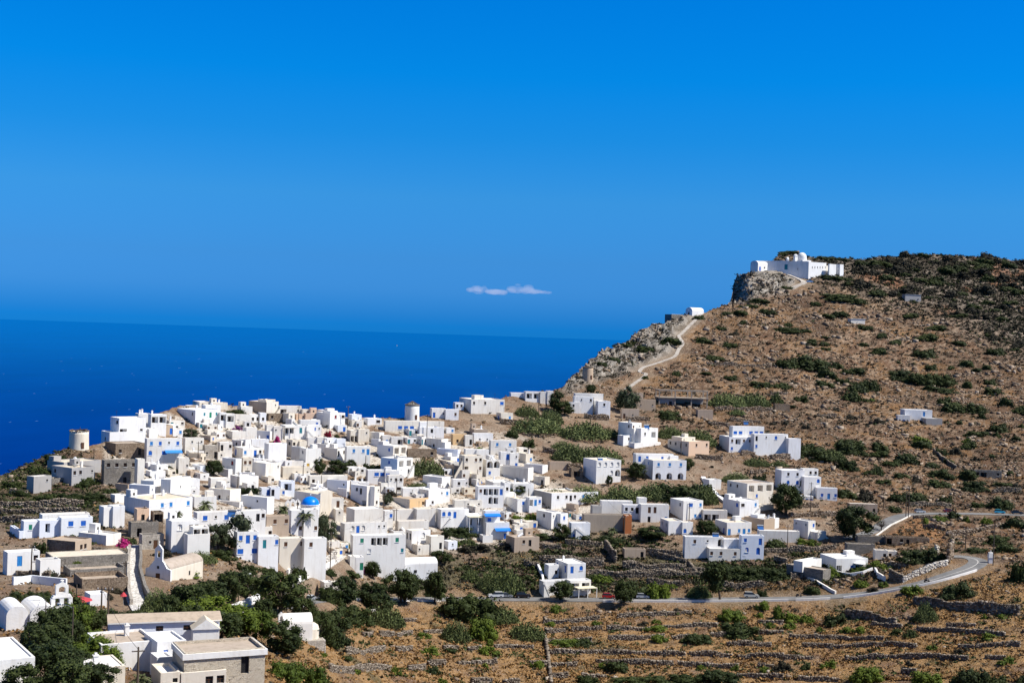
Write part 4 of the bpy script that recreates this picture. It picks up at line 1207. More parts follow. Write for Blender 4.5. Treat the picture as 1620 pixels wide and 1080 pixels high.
H('white house with a cream roof, one arched window and a round vent', [(652, 706, 865, 320, 482, {'l': 'DD', 'f': '..a.', 'r': 'roof_cream'}), (860, 872, 982, 368, 485, {'f': '.D', 'dd': -1, 'w': 'old_white'})], yaw=30)
H('plain cream roofed house behind the round vent house', [(575, 592, 852, 238, 375, {'r': 'roof_cream', 'f': '', 'w': 'old_white'})], yaw=18)
H('long cream roofed wall house below the low ochre house', [(545, 562, 912, 135, 235, {'w': 'old_white', 'r': 'roof_cream'})], yaw=18)
H('white house with two arched blue windows and a blue door', [(912, 955, 1192, 138, 310, {'f': 'ccB..', 'r': 'roof_white'})], yaw=24, mark='the house with two arched blue windows')
H('white house with two bright blue awnings and a striped pergola', [(1330, 1342, 1540, 250, 395, {'f': '.../..B', 'aw': [(1415, 1545, 310, 'bright_blue')]}), (1322, 1335, 1462, 150, 265, {'up': 1, 'f': 'V.', 'dd': 2, 'aw': [(1325, 1460, 185, 'bright_blue')]}), (1130, 1190, 1338, 195, 330, {'f': 'D.OO', 'dd': 3, 'pg': [(1180, 1335, 195, 3.0, 'awning_cream')]})], yaw=18, mark='the house with bright blue awnings')
H('narrow white house with one deep blue window between two poles', [(466, 475, 547, 150, 310, {'f': '.u'})], yaw=16)
H('white gabled house beside the parked silver cars', [(-65, -40, 135, 760, 880, {'f': 'O.s'})], yaw=20)
H('small white house left of the ochre house with a flat roof', [(340, 352, 460, 985, 1030)], D=None)
# --- bottom left, nearest
cur(0, 900, 6.0)
H('white roofed house cut by the lower left corner', [(-60, -40, 322, 862, 1200, {'d': 11, 'r': 'roof_white', 'rd': 0.15})], yaw=12, mark='the house in the lower left corner')
H('small house with a white roof and orange stained wall', [(705, 722, 1185, 955, 1100, {'w': 'cream', 'd': 6, 'f': '...', 'rd': 0.1, 'ch': 1})], yaw=13, mark='the orange stained house')
H('large flat roofed white house with a deep porch at its right', [(940, 955, 1482, 715, 930, {'d': 7.5, 'r': 'roof_tan', 'rd': 0.3, 'ch': 1}), (1478, 1486, 1760, 690, 930, {'f': '.u...', 'dd': 0.8, 'd': 6}), (1478, 1488, 1640, 838, 940, {'dd': -2.0, 'd': 3.0})], yaw=14, mark='the large flat roofed house')
cur(250, 900, 6.0)
H('beige stone house with a white cornice and a tall dark window', [(228, 240, 1005, 795, 1180, {'w': 'ashlar', 'd': 6.5, 'r': 'roof_tan', 'f': '....D.', 'rd': 0.35, 'cor': 0.8})], yaw=13, mark='the beige stone house')
H('cream house with rounded parapets in front of the beige stone house', [(100, 215, 642, 985, 1180, {'w': 'cream', 'd': 6, 'f': '..kk', 'r': 'roof_grey', 'rd': 0.4}), (0, 20, 205, 985, 1180, {'w': 'cream', 'd': 5, 'f': '.s', 'dd': -1})], yaw=14)
# ------------------------------------------------------------------ roads and paths
def asphalt():
    m, nt, b = new_mat('asphalt')
    p = wpos(nt)
    nt.links.new(mix(nt, noise_fac(nt, 0.35, 0.35, 0.65, 5, p), (0.12, 0.118, 0.115), (0.19, 0.185, 0.178)), b.inputs['Base Color'])
    b.inputs['Roughness'].default_value = 0.9
    return m


def cobble():
    m, nt, b = new_mat('cobbles')
    p = wpos(nt)
    v = N(nt, 'ShaderNodeTexVoronoi', feature='DISTANCE_TO_EDGE', i_Scale=1.1)
    nt.links.new(p, v.inputs['Vector'])
    r = N(nt, 'ShaderNodeMapRange'); r.inputs['From Min'].default_value, r.inputs['From Max'].default_value = 0.05, 0.16
    nt.links.new(v.outputs['Distance'], r.inputs['Value'])
    stone = mix(nt, noise_fac(nt, 0.8, 0.4, 0.6, 3, p), (0.26, 0.245, 0.225), (0.42, 0.39, 0.35))
    nt.links.new(mix(nt, r.outputs[0], (0.66, 0.64, 0.60), stone), b.inputs['Base Color'])
    b.inputs['Roughness'].default_value = 0.9
    return m


MAT['asphalt'], MAT['cobble'] = asphalt(), cobble()
plaster('path_white', (0.62, 0.58, 0.53), (0.40, 0.35, 0.30), 0.8, 0.3)
plaster('path_grey', (0.46, 0.42, 0.37), (0.22, 0.18, 0.145), 1.1, 0.4)
plaster('road_white', (0.74, 0.72, 0.68), (0.45, 0.42, 0.38), 0.6, 0.3)


def ribbon(name, line, w, mat, lift=0.05, off=0.0, skirt=0.6):
    """a band of given width along a line of points, with sides going into the ground"""
    P = np.array(line)
    t = np.gradient(P[:, :2], axis=0)
    t /= np.linalg.norm(t, axis=1)[:, None] + 1e-9
    n = np.stack([-t[:, 1], t[:, 0]], 1)
    m = MB()
    rows = []
    for i in range(len(P)):
        x, y, z = P[i]
        a = (x + n[i, 0] * (off + w / 2), y + n[i, 1] * (off + w / 2))
        c = (x + n[i, 0] * (off - w / 2), y + n[i, 1] * (off - w / 2))
        rows.append([(*a, z + lift - skirt), (*a, z + lift), (*c, z + lift), (*c, z + lift - skirt)])
    for r0, r1 in zip(rows, rows[1:]):
        for k in range(3): m.poly([r0[k], r0[k + 1], r1[k + 1], r1[k]], mat)
    return m.build(name)


for nm in ('road', 'upper_road'):
    tag(ribbon('road', ROAD_LINE[nm], ROADS[nm][1], MAT['asphalt'], 0.06, skirt=1.5), kind='structure')
    bend = [q for q in ROAD_LINE[nm] if 1440 < project(q)[0] < 1700]
    tag(ribbon('road_marking', bend, 0.14, MAT['road_white'], 0.066, 0.0, 0.004), kind='structure')
tag(ribbon('path', ROAD_LINE['lane'], 3.4, MAT['cobble'], 0.12, skirt=1.2), kind='structure')
tag(ribbon('path', ROAD_LINE['ramp'], 3.0, MAT['cobble'], 0.12, skirt=1.2), kind='structure')
tag(ribbon('path', ROAD_LINE['chapel_path'], 1.9, MAT['path_grey'], 0.2, skirt=1.5), kind='structure')
tag(ribbon('path', ROAD_LINE['monastery_path'], 3.8, MAT['path_grey'], 0.45, skirt=1.5), kind='structure')


def strip_wall(name, pts, h, th, mat, label, cap=None, cat='wall', D=None, group=None, snap=True, deep=2.5):
    """free standing wall along photo pixels on the hill"""
    P = [seat(x, y) if snap else at(x, y) for x, y in pts]
    fine = []
    for a, b in zip(P, P[1:]):
        n = max(1, int((b - a).length / 2.0))
        for k in range(n):
            q = a.lerp(b, k / n)
            if snap: q.z = ground_z(q.x, q.y, q.z)
            fine.append(q)
    fine.append(P[-1])
    m = MB()
    rows = []
    for i, q in enumerate(fine):
        t = (fine[min(i + 1, len(fine) - 1)] - fine[max(i - 1, 0)]); t.z = 0; t.normalize()
        n = Vector((-t.y, t.x, 0)) * th / 2
        hh = h * random.uniform(0.94, 1.06)
        rows.append([q + n - Vector((0, 0, deep)), q + n + Vector((0, 0, hh)), q - n + Vector((0, 0, hh)), q - n - Vector((0, 0, deep))])
    for a, b in zip(rows, rows[1:]):
        for k in range(3): m.poly([a[k], a[k + 1], b[k + 1], b[k]], mat if k != 1 else (cap or mat))
    m.poly(rows[0], mat); m.poly(rows[-1][::-1], mat)
    o = m.build(name)
    tag(o, label, cat, group, 'thing')
    return o


# whitewashed crash walls on the valley side of the road
LR = ROAD_LINE['road']
for px0, px1, lab in ((545, 640, 'low white road parapet between the roadside trees'), (650, 690, 'short white road parapet by the leaning tree'), (950, 1245, 'long low white road parapet below the parked silver hatchback'),
                      (1255, 1312, 'short white road parapet section at the gap'), (1325, 1442, 'long white road parapet climbing towards the bend'), (1446, 1530, 'curved white road parapet at the bend'), (1534, 1565, 'white road parapet end at the tip of the bend')):
    idx = [i for i in range(len(LR)) if px0 <= project(LR[i])[0] <= px1 and i < len(LR) - 22]
    if len(idx) < 3: continue
    seg = LR[idx[0]:idx[-1] + 1]
    t = np.gradient(seg[:, :2], axis=0); t /= np.linalg.norm(t, axis=1)[:, None] + 1e-9
    n = np.stack([-t[:, 1], t[:, 0]], 1)
    q = seg.copy(); q[:, :2] -= n * 3.15
    o = ribbon('parapet', q, 0.34, MAT['road_white'], 0.52, 0.0, 2.4)
    tag(o, lab, 'parapet', kind='thing')

# ------------------------------------------------------------------ windmills
def windmill(px, pyt, pyb, wpx, label, roof=True, mat='old_white', D=None):
    D = D or float(depth_at(px, pyb))
    c = seat(px, pyb, D=D)
    r, h = wpx * D / F / 2, (pyb - pyt) * D / F
    t = empty('windmill', c)
    m = MB()
    prof = [(r * 1.03, -4), (r * 1.02, 0)] + [(r * (1.0 - 0.05 * k / 6), h * k / 6) for k in range(1, 7)] + [(r * 0.80, h), (r * 0.80, h - 0.8)]
    m.lathe((0, 0, 0), prof, MAT[mat], 28)
    m.build('tower', t, smooth=True)
    if roof:
        m = MB()
        m.lathe((0, 0, 0), [(r * 0.99, h - 0.05), (r * 1.0, h + 0.55), (r * 0.9, h + 0.6)], MAT['stone_grey'], 28)
        m.build('rim', t)
        m = MB()        # bare roof poles
        for k in range(9):
            a = 2 * math.pi * k / 9
            m.tube([(r * 0.85 * math.cos(a), r * 0.85 * math.sin(a), h + 0.5), (0, 0, h + 1.9)], 0.09, MAT['pole_wood'], 5)
        m.lathe((0, 0, 0), [(r * 0.7, h + 0.65), (0.05, h + 1.6)], MAT['stone_grey'], 12)
        m.build('roof', t)
    else:
        m = MB()
        for k in range(16):
            a = 2 * math.pi * k / 16
            m.box((r * 0.88 * math.cos(a), r * 0.88 * math.sin(a), h - 0.01), (0.9, 0.6, random.uniform(0.05, 0.5)), MAT['stone_brown'], a + math.pi / 2)
        m.tube([(-r * 0.9, 0, h + 0.3), (r * 0.8, 0.4, h + 0.7)], 0.12, MAT['pole_wood'], 6)
        m.tube([(0, 0.5, h), (0.2, 0.4, h + 1.2)], 0.12, MAT['pole_wood'], 6)
        m.build('rim', t)
    m = MB(); m.box((0, 0, 0), (0.9, 0.3, 1.9), MAT['brown_wood']); d = m.build('door', t); d.location = (r * 0.62, -r * 0.78, 0); d.rotation_euler.z = R(38)
    tag(t, label, 'windmill')


windmill(124.5, 682, 708, 31, 'roofless cream windmill tower at the cliff edge on the left', roof=False, mat='cream')
windmill(651.5, 641.5, 663, 23.5, 'white windmill tower with dark rim and bare roof poles', roof=True, mat='white')
windmill(929.5, 584, 602, 17.5, 'tan windmill stump under the grey crag, without rim', roof=False, mat='beige')


# ------------------------------------------------------------------ churches
def barrel(m, x0, x1, y0, y1, zb, zs, mat, rise=None, n=12, end=True):
    """hall along x with a barrel roof: springing at zs"""
    r = (y1 - y0) / 2
    rise = rise or r * 0.75
    yc = (y0 + y1) / 2
    arc = [(yc - r * math.cos(a), zs + rise * math.sin(a)) for a in np.linspace(0, math.pi, n + 1)]
    for (ya, za), (yb, zb_) in zip(arc, arc[1:]):
        m.poly([(x0, ya, za), (x1, ya, za), (x1, yb, zb_), (x0, yb, zb_)], mat)
    for x in (x0, x1):
        m.poly([(x, y0, zb)] + [(x, y, z) for y, z in arc] + [(x, y1, zb)], mat)
    m.poly([(x0, y0, zb), (x1, y0, zb), (x1, y0, zs), (x0, y0, zs)], mat)
    m.poly([(x0, y1, zb), (x1, y1, zb), (x1, y1, zs), (x0, y1, zs)], mat)


def bell_wall(m, c, w, h, th, mat, arches=1, ang=0.0, ped=True):
    """bell gable: wall with arched holes and a pointed top, thickness th along local y"""
    n = arches
    holes = [(w * (i + 0.5) / n - w * 0.26 / n, w * (i + 0.5) / n + w * 0.26 / n, h * 0.18, h * 0.62, 0, 1) for i in range(n)]
    ca, sa = math.cos(ang), math.sin(ang)

    def T(u, v, y): return (c[0] + (u - w / 2) * ca - y * sa, c[1] + (u - w / 2) * sa + y * ca, c[2] + v)
    for y in (-th / 2, th / 2):
        us = sorted({0, w, *[q[0] for q in holes], *[q[1] for q in holes]}); vs = [0, h * 0.18, h * 0.62, h * 0.7]
        for i in range(len(us) - 1):
            for j in range(3):
                if any(q[0] <= us[i] and us[i + 1] <= q[1] for q in holes) and j == 1: continue
                m.poly([T(us[i], vs[j], y), T(us[i + 1], vs[j], y), T(us[i + 1], vs[j + 1], y), T(us[i], vs[j + 1], y)], mat)
        m.poly([T(0, h * 0.7, y), T(w, h * 0.7, y), T(w / 2, h, y)], mat)
        for q in holes:
            uc, r = (q[0] + q[1]) / 2, (q[1] - q[0]) / 2
            arc = [(uc - r * math.cos(a), q[3] - r + r * math.sin(a)) for a in np.linspace(0, math.pi, 9)]
            m.poly([T(*p, y) for p in arc[:5]] + [T(q[0], q[3], y)], mat); m.poly([T(*p, y) for p in arc[4:]] + [T(q[1], q[3], y)], mat)
    for q in holes:
        uc, r = (q[0] + q[1]) / 2, (q[1] - q[0]) / 2
        loop = [(q[0], q[2])] + [(uc - r * math.cos(a), q[3] - r + r * math.sin(a)) for a in np.linspace(0, math.pi, 9)] + [(q[1], q[2])]
        for a, b in zip(loop, loop[1:] + loop[:1]): m.poly([T(*a, -th / 2), T(*b, -th / 2), T(*b, th / 2), T(*a, th / 2)], mat)
    loop = [(0, 0), (0, h * 0.7), (w / 2, h), (w, h * 0.7), (w, 0)]
    for a, b in zip(loop, loop[1:]): m.poly([T(*a, -th / 2), T(*b, -th / 2), T(*b, th / 2), T(*a, th / 2)], mat)


def cross(m, c, h, mat):
    m.box(c, (0.12, 0.12, h), mat); m.box((c[0], c[1], c[2] + h * 0.62), (h * 0.55, 0.125, 0.12), mat)


W_ = MAT['white']
# chapel with a curved facade, bell gable and tan barrel roof (facade turned to the left, side lit)
D = float(depth_at(262, 918)); s = D / F
c = at(266, 925, D)
fr = Frame(c, R(58) + math.atan(-rays(266, 925)[0]))
# local: x runs along the lit side to the right, y into the facade's depth; facade is the face at x = 0
root = empty('chapel', c, fr.yaw); tag(root, 'white chapel with a curved bell gable facade and a tan barrel roof', 'chapel')
Lx = 55 * s / math.cos(R(58)); Wy = 5.2
m = MB(); barrel(m, 0.5, Lx, 0, Wy, -4, 3.0, MAT['cream'], 1.7); m.build('hall', root)
m = MB()
r = Wy / 2 + 0.4; yc = Wy / 2
arc = [(yc - r * math.cos(a), 3.0 + 1.9 * math.sin(a)) for a in np.linspace(0, math.pi, 15)]
for (y0, z0), (y1, z1) in zip(arc, arc[1:]): m.poly([(0.497, y0, z0), (0.9, y0, z0), (0.9, y1, z1), (0.497, y1, z1)], MAT['roof_tan']) if False else None
loop = [(-0.5, -4.0), (-0.5, 3.2), (0.5, 3.5), (1.2, 4.6), (1.7, 5.1), (Wy - 1.7, 5.1), (Wy - 1.2, 4.6), (Wy - 0.5, 3.5), (Wy + 0.5, 3.2), (Wy + 0.5, -4.0)]
for x in (0.0, 0.46): m.poly([(x, y, z) for y, z in loop], W_)
for a, b in zip(loop, loop[1:]): m.poly([(0, *a), (0.46, *a), (0.46, *b), (0, *b)], W_)
m.build('facade', root)
m = MB(); bell_wall(m, (0.23, yc, 5.102), 1.9, 3.4, 0.44, W_, 1, math.pi / 2); cross(m, (0.23, yc, 8.45), 0.8, W_); m.build('bell_gable', root)
m = MB()
arc = [(yc - (Wy / 2 + 0.03) * math.cos(a), 3.02 + 1.72 * math.sin(a)) for a in np.linspace(0.12, math.pi - 0.12, 13)]
for (y0, z0), (y1, z1) in zip(arc, arc[1:]): m.poly([(0.5, y0, z0), (Lx + 0.05, y0, z0), (Lx + 0.05, y1, z1), (0.5, y1, z1)], MAT['roof_tan'])
m.build('roof', root)
m = MB(); m.box((-0.03, yc, 0.1), (0.08, 1.0, 2.2), MAT['brown_wood']); m.build('door', root)
m = MB(); m.box((-0.03, yc, 3.3), (0.08, 0.5, 0.6), MAT['dark_void']); m.build('window', root)
m = MB(); m.box((Lx * 0.6, -0.03, 0.9), (0.5, 0.08, 0.9), MAT['dark_void']); m.build('window', root)

# twin belfry church at the lower left
D = 215.0; s = D / F
c = at(84, 962, D)
root = empty('church', c, math.atan(-rays(84, 962)[0]) + R(12)); tag(root, 'white church with barrel roof and a three arched belfry, behind the dark trees', 'church')
m = MB(); bw = 27 * s
m.box((bw / 2, 0.55, -4), (bw, 1.1, 4.0 + 22 * s * 0.0 + 0.4), W_)
for k in range(3):
    m.box((bw * k / 2 if k != 1 else bw / 2, 0.55, 0.4), (bw * 0.22, 1.08, 2.3), W_)
m.box((bw / 2, 0.55, 2.70), (bw * 1.10, 1.2, 0.45), W_)
m.box((bw / 2, 0.55, 3.15), (bw * 1.0, 1.0, 0.4), W_)
m.build('belfry', root).scale = (1, 0.8, 0.56)
m = MB(); bell_wall(m, (bw / 2, 0.55, 3.553), bw * 0.72, 3.6, 0.9, W_, 1); m.lathe((bw / 2, 0.55, 7.05), [(0.01, 0), (0.3, 0.2), (0.3, 0.45), (0.01, 0.65)], W_, 8); m.build('bell_gable', root).scale = (1, 0.8, 0.56)
m = MB(); m.lathe((bw * 0.25, 0.55, 1.3), [(0.05, 0.6), (0.22, 0.4), (0.3, 0)], MAT['pole_wood'], 8); m.build('bell', root).scale = (1, 0.8, 0.56)
m = MB(); m.lathe((bw * 0.75, 0.55, 1.3), [(0.05, 0.6), (0.22, 0.4), (0.3, 0)], MAT['pole_wood'], 8); m.build('bell', root).scale = (1, 0.8, 0.56)
m = MB(); barrel(m, 0, 8.0, -1.95, 1.95, -7, -0.3, W_, 1.5); o = m.build('nave', root, (-2.0, -3.0, 0)); o.rotation_euler.z = math.pi / 2
m = MB(); barrel(m, 0, 7.5, -1.6, 1.6, -7, -0.2, W_, 1.4); o = m.build('side_aisle', root, (-5.65, -2.4, 0)); o.rotation_euler.z = math.pi / 2
m = MB(); m.box((-6.6, -5.4, -8), (4.4, 4.6, 5.4), W_); m.build('annex', root)

# barrel roofed chapel above the parking
D = float(depth_at(615, 912)); s = D / F
c = at(608, 916, D)
root = empty('chapel', c, math.atan(-rays(608, 916)[0]) + R(16)); tag(root, 'plain white chapel with a white barrel roof above the roadside trees', 'chapel')
Lx = 88 * s
m = MB(); barrel(m, 0, Lx, 0, 6.0, -4, 4.2, W_, 1.5); m.build('hall', root)
m = MB(); m.box((0.6, 3, 3.0), (1.4, 7.0, 2.2), W_); m.build('facade', root)
m = MB(); bell_wall(m, (-0.5, 3, 5.0), 1.6, 2.4, 0.5, W_, 1, math.pi / 2); m.build('bell_gable', root)
m = MB(); m.box((Lx * 0.58, -0.03, 1.7), (0.9, 0.08, 0.8), MAT['dark_void']); m.build('window', root)
m = MB(); m.box((-0.03, 3, 0), (0.08, 1.0, 2.1), MAT['brown_wood']); m.build('door', root)

# little chapel near the bottom with small belfry and apse
D = 292.0; s = D / F
c = at(448, 1000, D)
root = empty('chapel', c, R(20)); tag(root, 'little white barrel chapel with a tiny belfry among dark trees near the bottom', 'chapel')
m = MB(); barrel(m, 0, 6.2, 0, 4.6, -4, 1.6, W_, 1.9); m.build('hall', root)
m = MB(); bell_wall(m, (-0.3, 1.2, 1.9), 1.3, 2.2, 0.5, W_, 1, R(10)); m.build('bell_gable', root)
m = MB(); m.lathe((6.2, 2.3, -5), [(1.9, 0), (1.9, 5.2), (1.6, 5.9), (0.9, 6.4), (0.02, 6.6)], MAT['cream'], 20); m.build('apse', root)
m = MB(); m.box((6.9, 0.6, -6), (4.2, 3.2, 4.2), MAT['stone_pale'], taper=0.93); m.build('buttress', root)

# blue dome church in the village
D = float(depth_at(505, 815)); s = D / F
c = at(506, 812, D)
fr = Frame(c, R(40) + math.atan(-rays(506, 812)[0]))
root = empty('church', c, fr.yaw); tag(root, 'white church with a bright blue dome between the tall palms', 'church')
wl, wf = 41 * s / math.sin(R(40)), 19 * s / math.cos(R(40)); hh = 30 * s
m = MB(); wall_face(m, (0, 0), (1, 0), None, (0, -1), wf, -4, hh, [], MAT['cream'])
wall_face(m, (0, wl), (0, -1), None, (-1, 0), wl, -4, hh, [], MAT['white']); wall_face(m, (wf, 0), (0, 1), None, (1, 0), wl, -4, hh, [], W_); wall_face(m, (wf, wl), (-1, 0), None, (0, 1), wf, -4, hh, [], W_)
m.poly([(0, 0, hh), (wf, 0, hh), (wf, wl, hh), (0, wl, hh)], MAT['roof_cream'])
arc = [(wf / 2 - wf / 2 * math.cos(a), hh + 1.1 * math.sin(a)) for a in np.linspace(0, math.pi, 11)]
m.poly([(x, 0, z) for x, z in arc], MAT['cream']); m.poly([(x, 1.0, z) for x, z in arc], MAT['cream'])
for (x0, z0), (x1, z1) in zip(arc, arc[1:]): m.poly([(x0, 0, z0), (x1, 0, z1), (x1, 1.0, z1), (x0, 1.0, z0)], MAT['cream'])
m.build('hall', root)
dc = fr.local(at(490.5, 806, D - 5.0)); rr = 14.0 * s
paint('dome_blue', (0.0, 0.20, 0.80), 0.35, var=0.03)
m = MB(); m.lathe(dc, [(rr * 1.04, -4), (rr * 1.04, 1.55), (rr * 1.1, 1.6), (rr * 1.1, 1.75), (rr, 1.76)], W_, 28); m.build('drum', root)
m = MB(); m.lathe(dc, [(rr * math.cos(a), 1.75 + rr * 0.86 * math.sin(a)) for a in np.linspace(0, math.pi / 2 * 0.99, 12)], MAT['dome_blue'], 32); cross(m, (dc.x, dc.y, 1.7 + rr * 0.86 + dc.z), 0.9, MAT['frame_white']); m.build('dome', root, smooth=True)
bc = fr.local(at(463, 803, D - 3.0))
m = MB()
for k in range(3): bell_wall(m, (bc.x - 1.9 + 1.9 * k, bc.y, bc.z), 1.7, 2.7 + 0.3 * (k == 1), 0.6, W_, 1, R(-30))
m.build('belfry', root)
m = MB(); m.box((bc.x, bc.y + 0.2, bc.z - 4), (6.2, 1.4, 4.0), W_, R(-30)); m.build('belfry_base', root)

# small tan belfry standing on the long white block
D = float(depth_at(397, 803)); c = at(396.5, 786, D + 2)
root = empty('belfry', c, R(25)); tag(root, 'small tan belfry standing on the long white block roof', 'belfry')
m = MB(); bell_wall(m, (0, 0, -2.0), 1.3, 4.2, 0.6, MAT['cream'], 1); m.build('bell_gable', root)
m = MB(); m.box((0, 0, -3.5), (1.7, 1.0, 1.5), MAT['cream']); m.build('plinth', root)

# chapel on the ridge path
D = float(depth_at(1098, 498)); s = D / F
c = seat(1095, 499, D=D); c.z -= 0.5
fr = Frame(c, R(40) + math.atan(-rays(1095, 499)[0]))
root = empty('chapel', c, fr.yaw); tag(root, 'tiny white barrel chapel high on the ridge path against the sky', 'chapel')
m = MB(); barrel(m, 0, 21 * s / math.cos(R(40)) * 0.86, 0, 6.0, -4, 3.4, W_, 2.0); m.build('hall', root)
m = MB(); m.box((-0.03, 3, 0), (0.08, 1.2, 2.6), MAT['dark_void']); m.build('door', root)
m = MB(); m.box((20 * s, 1.0, 0), (1.8, 2.4, 2.2), W_); m.build('porch', root)
m = MB(); m.box((-6.0, 5.5, -4), (9.5, 0.5, 5.0), MAT['stone_grey']); m.box((-6.0, 5.5, 1.0), (9.6, 0.6, 0.12), W_); m.box((-10.6, 8.4, -4), (0.5, 5.5, 5.0), MAT['stone_grey']); m.build('terrace_wall', root)

# ------------------------------------------------------------------ hilltop monastery
Dm = float(depth_at(1279, 437)) - 5; s = Dm / F
c = at(1279, 437, Dm)
fr = Frame(c, R(50) + math.atan(-rays(1279, 437)[0]))
root = empty('monastery', c, fr.yaw); tag(root, 'large white fortified monastery with a dome on the hilltop crag', 'monastery')


ML = Vector((-math.cos(R(15)), math.sin(R(15)), 0)); MLn = Vector((math.sin(R(15)), math.cos(R(15)), 0))


def mon_face(name, x0p, x1p, ytl, ytr, ybl, ybr, base, along, holes=()):
    """one stretch of the curtain wall between two photo columns, running along a direction from the corner"""
    def reach(px):
        k = rays(px, 425)[0]
        v = fr.r if along == 'r' else ML
        return (k * c.y - c.x) / (v.x - k * v.y)
    a, b = reach(x0p), reach(x1p)
    v = fr.r if along == 'r' else ML
    m = MB()
    pts = []
    for q, yt_, yb_ in ((a, ytl, ybl), (b, ytr, ybr)):
        p = c + v * q
        pts.append((q, CZ + rays(x0p if q == a else x1p, yt_)[2] * p.y - c.z, CZ + rays(x0p if q == a else x1p, yb_)[2] * p.y - c.z))
    (qa, za, ba), (qb, zb, bb) = pts
    th = 1.4
    def L(q, z, t):
        p = (fr.r * q + fr.b * t) if along == 'r' else (ML * q + MLn * t)
        return (p.dot(fr.r), p.dot(fr.b), z)
    lo = min(ba, bb) - 9
    for t in (0.0, th): m.poly([L(qa, lo, t), L(qb, lo, t), L(qb, zb, t), L(qa, za, t)], W_)
    m.poly([L(qa, za, 0), L(qb, zb, 0), L(qb, zb, th), L(qa, za, th)], W_)
    m.poly([L(qa, lo, 0), L(qa, za, 0), L(qa, za, th), L(qa, lo, th)], W_); m.poly([L(qb, lo, 0), L(qb, zb, 0), L(qb, zb, th), L(qb, lo, th)], W_)
    o = m.build(name, root)
    for hx, hy, hw, hh_, part, mt in holes:
        q = reach(hx); p = c + v * q
        z = CZ + rays(hx, hy)[2] * p.y - c.z
        m = MB()
        m.box(L(q, z, -0.02), (hw, 0.1, hh_), MAT[mt], 0.0 if along == 'r' else math.atan2(ML.dot(fr.b), ML.dot(fr.r)) + math.pi); m.build(part, root)
    return o


slits = [(1285 + 4.1 * k, 424.5, 0.5, 1.3, 'window', 'dark_void') for k in range(6)]
mon_face('lit_wall', 1279.2, 1307, 414, 416, 437, 438, 0, 'r', slits)
mon_face('shaded_wall', 1247, 1279, 413, 413.5, 428, 437, 0, 'b', [(1262, 427, 0.5, 1.2, 'window', 'cement')])
mon_face('gate_wall', 1203, 1247.4, 412.5, 412.2, 427, 428, 0, 'b', [(1243.5, 426.5, 2.0, 3.4, 'door', 'teal')])
mon_face('low_wall', 1307.2, 1325, 420, 423, 438, 440, 0, 'r')
m = MB(); q0 = fr.local(at(1327.5, 440, Dm + 14)); m.box((q0.x, q0.y, q0.z - 6), (4.2, 4.2, 6 + 22 * s), W_, taper=0.86); m.build('corner_tower', root)
m = MB(); q0 = fr.local(at(1319, 430, Dm + 8)); m.box((q0.x, q0.y + 1.5, q0.z - 12), (7.0, 1.2, 12 + 5.0), W_, taper=0.95); m.build('buttress_wall', root)
q0 = fr.local(at(1268.5, 412.5, Dm + 12)); rr = 7.2 * s
m = MB(); m.lathe(q0, [(rr * 1.05, -6), (rr * 1.05, 2.4), (rr, 2.4)], W_, 24); m.build('drum', root)
m = MB(); m.lathe(q0, [(rr * math.cos(a), 2.4 + rr * math.sin(a)) for a in np.linspace(0, math.pi / 2 * 0.99, 10)], W_, 28); m.build('dome', root, smooth=True)
m = MB(); m.box((q0.x, q0.y, q0.z - 6), (rr * 2.9, rr * 2.9, 6.4), W_); m.build('church_roof', root)
q0 = fr.local(at(1258.5, 413, Dm + 9)); m = MB(); m.box((q0.x, q0.y, q0.z - 5), (2.6, 1.4, 7.0), W_); bell_wall(m, (q0.x, q0.y, q0.z + 2.0), 2.6, 2.6, 1.2, W_, 2); m.build('belfry', root)
q0 = fr.local(at(1246, 413.5, Dm + 8.5)); m = MB(); bell_wall(m, (q0.x, q0.y, q0.z - 1), 2.4, 3.8, 1.2, W_, 1, R(60)); m.build('gate_gable', root)
q0 = fr.local(at(1199, 428, Dm + 1)); m = MB(); barrel(m, q0.x, q0.x + 23 * s / 0.8, q0.y, q0.y + 6.5, q0.z - 8, q0.z + 4.6, W_, 1.8); m.build('chapel_hall', root)
m = MB(); m.box((q0.x + 1.9, q0.y - 0.03, q0.z), (1.4, 0.1, 2.6), MAT['shutter_blue']); m.build('door', root)
m = MB(); m.box((q0.x + 6.2, q0.y - 0.03, q0.z + 1.6), (0.9, 0.1, 1.1), MAT['dark_void']); m.build('window', root)

# ------------------------------------------------------------------ concrete frame on the slope
D = float(depth_at(1042, 640)); s = D / F
c = seat(1042, 639, D=D); c.z -= 0.4
fr = Frame(c, R(12) + math.atan(-rays(1042, 639)[0]))
root = empty('unfinished_building', c, fr.yaw); tag(root, 'unfinished brown concrete frame of two storeys, open at the top', 'building')
Lx, st = 79 * s, 12.8 * s
cm = MAT['concrete']
m = MB()
for k in range(4):
    for y in (0.2, 8.0): m.box((Lx * k / 3 if 0 < k < 3 else (0.25 if k == 0 else Lx - 0.25), y, -3), (0.5, 0.5, 3 + st), cm)
m.build('ground_columns', root)
m = MB(); m.box((Lx / 2, 4.1, st + 0.003), (Lx + 0.8, 9.0, 0.42), cm); m.build('floor_slab', root)
for k in range(4):
    for y in (0.2, 8.0):
        m = MB(); m.box((Lx * k / 3 if 0 < k < 3 else (0.25 if k == 0 else Lx - 0.25), y, st + 0.43), (0.5, 0.5, st - 0.9), cm); m.build('column', root)
m = MB()
for y in (0.2, 8.0): m.box((Lx / 2, y, 2 * st - 0.46), (Lx + 0.4, 0.56, 0.5), cm)
for x in (0.25, Lx - 0.25): m.box((x, 4.1, 2 * st - 0.455), (0.55, 7.2, 0.49), cm)
m.build('ring_beam', root)
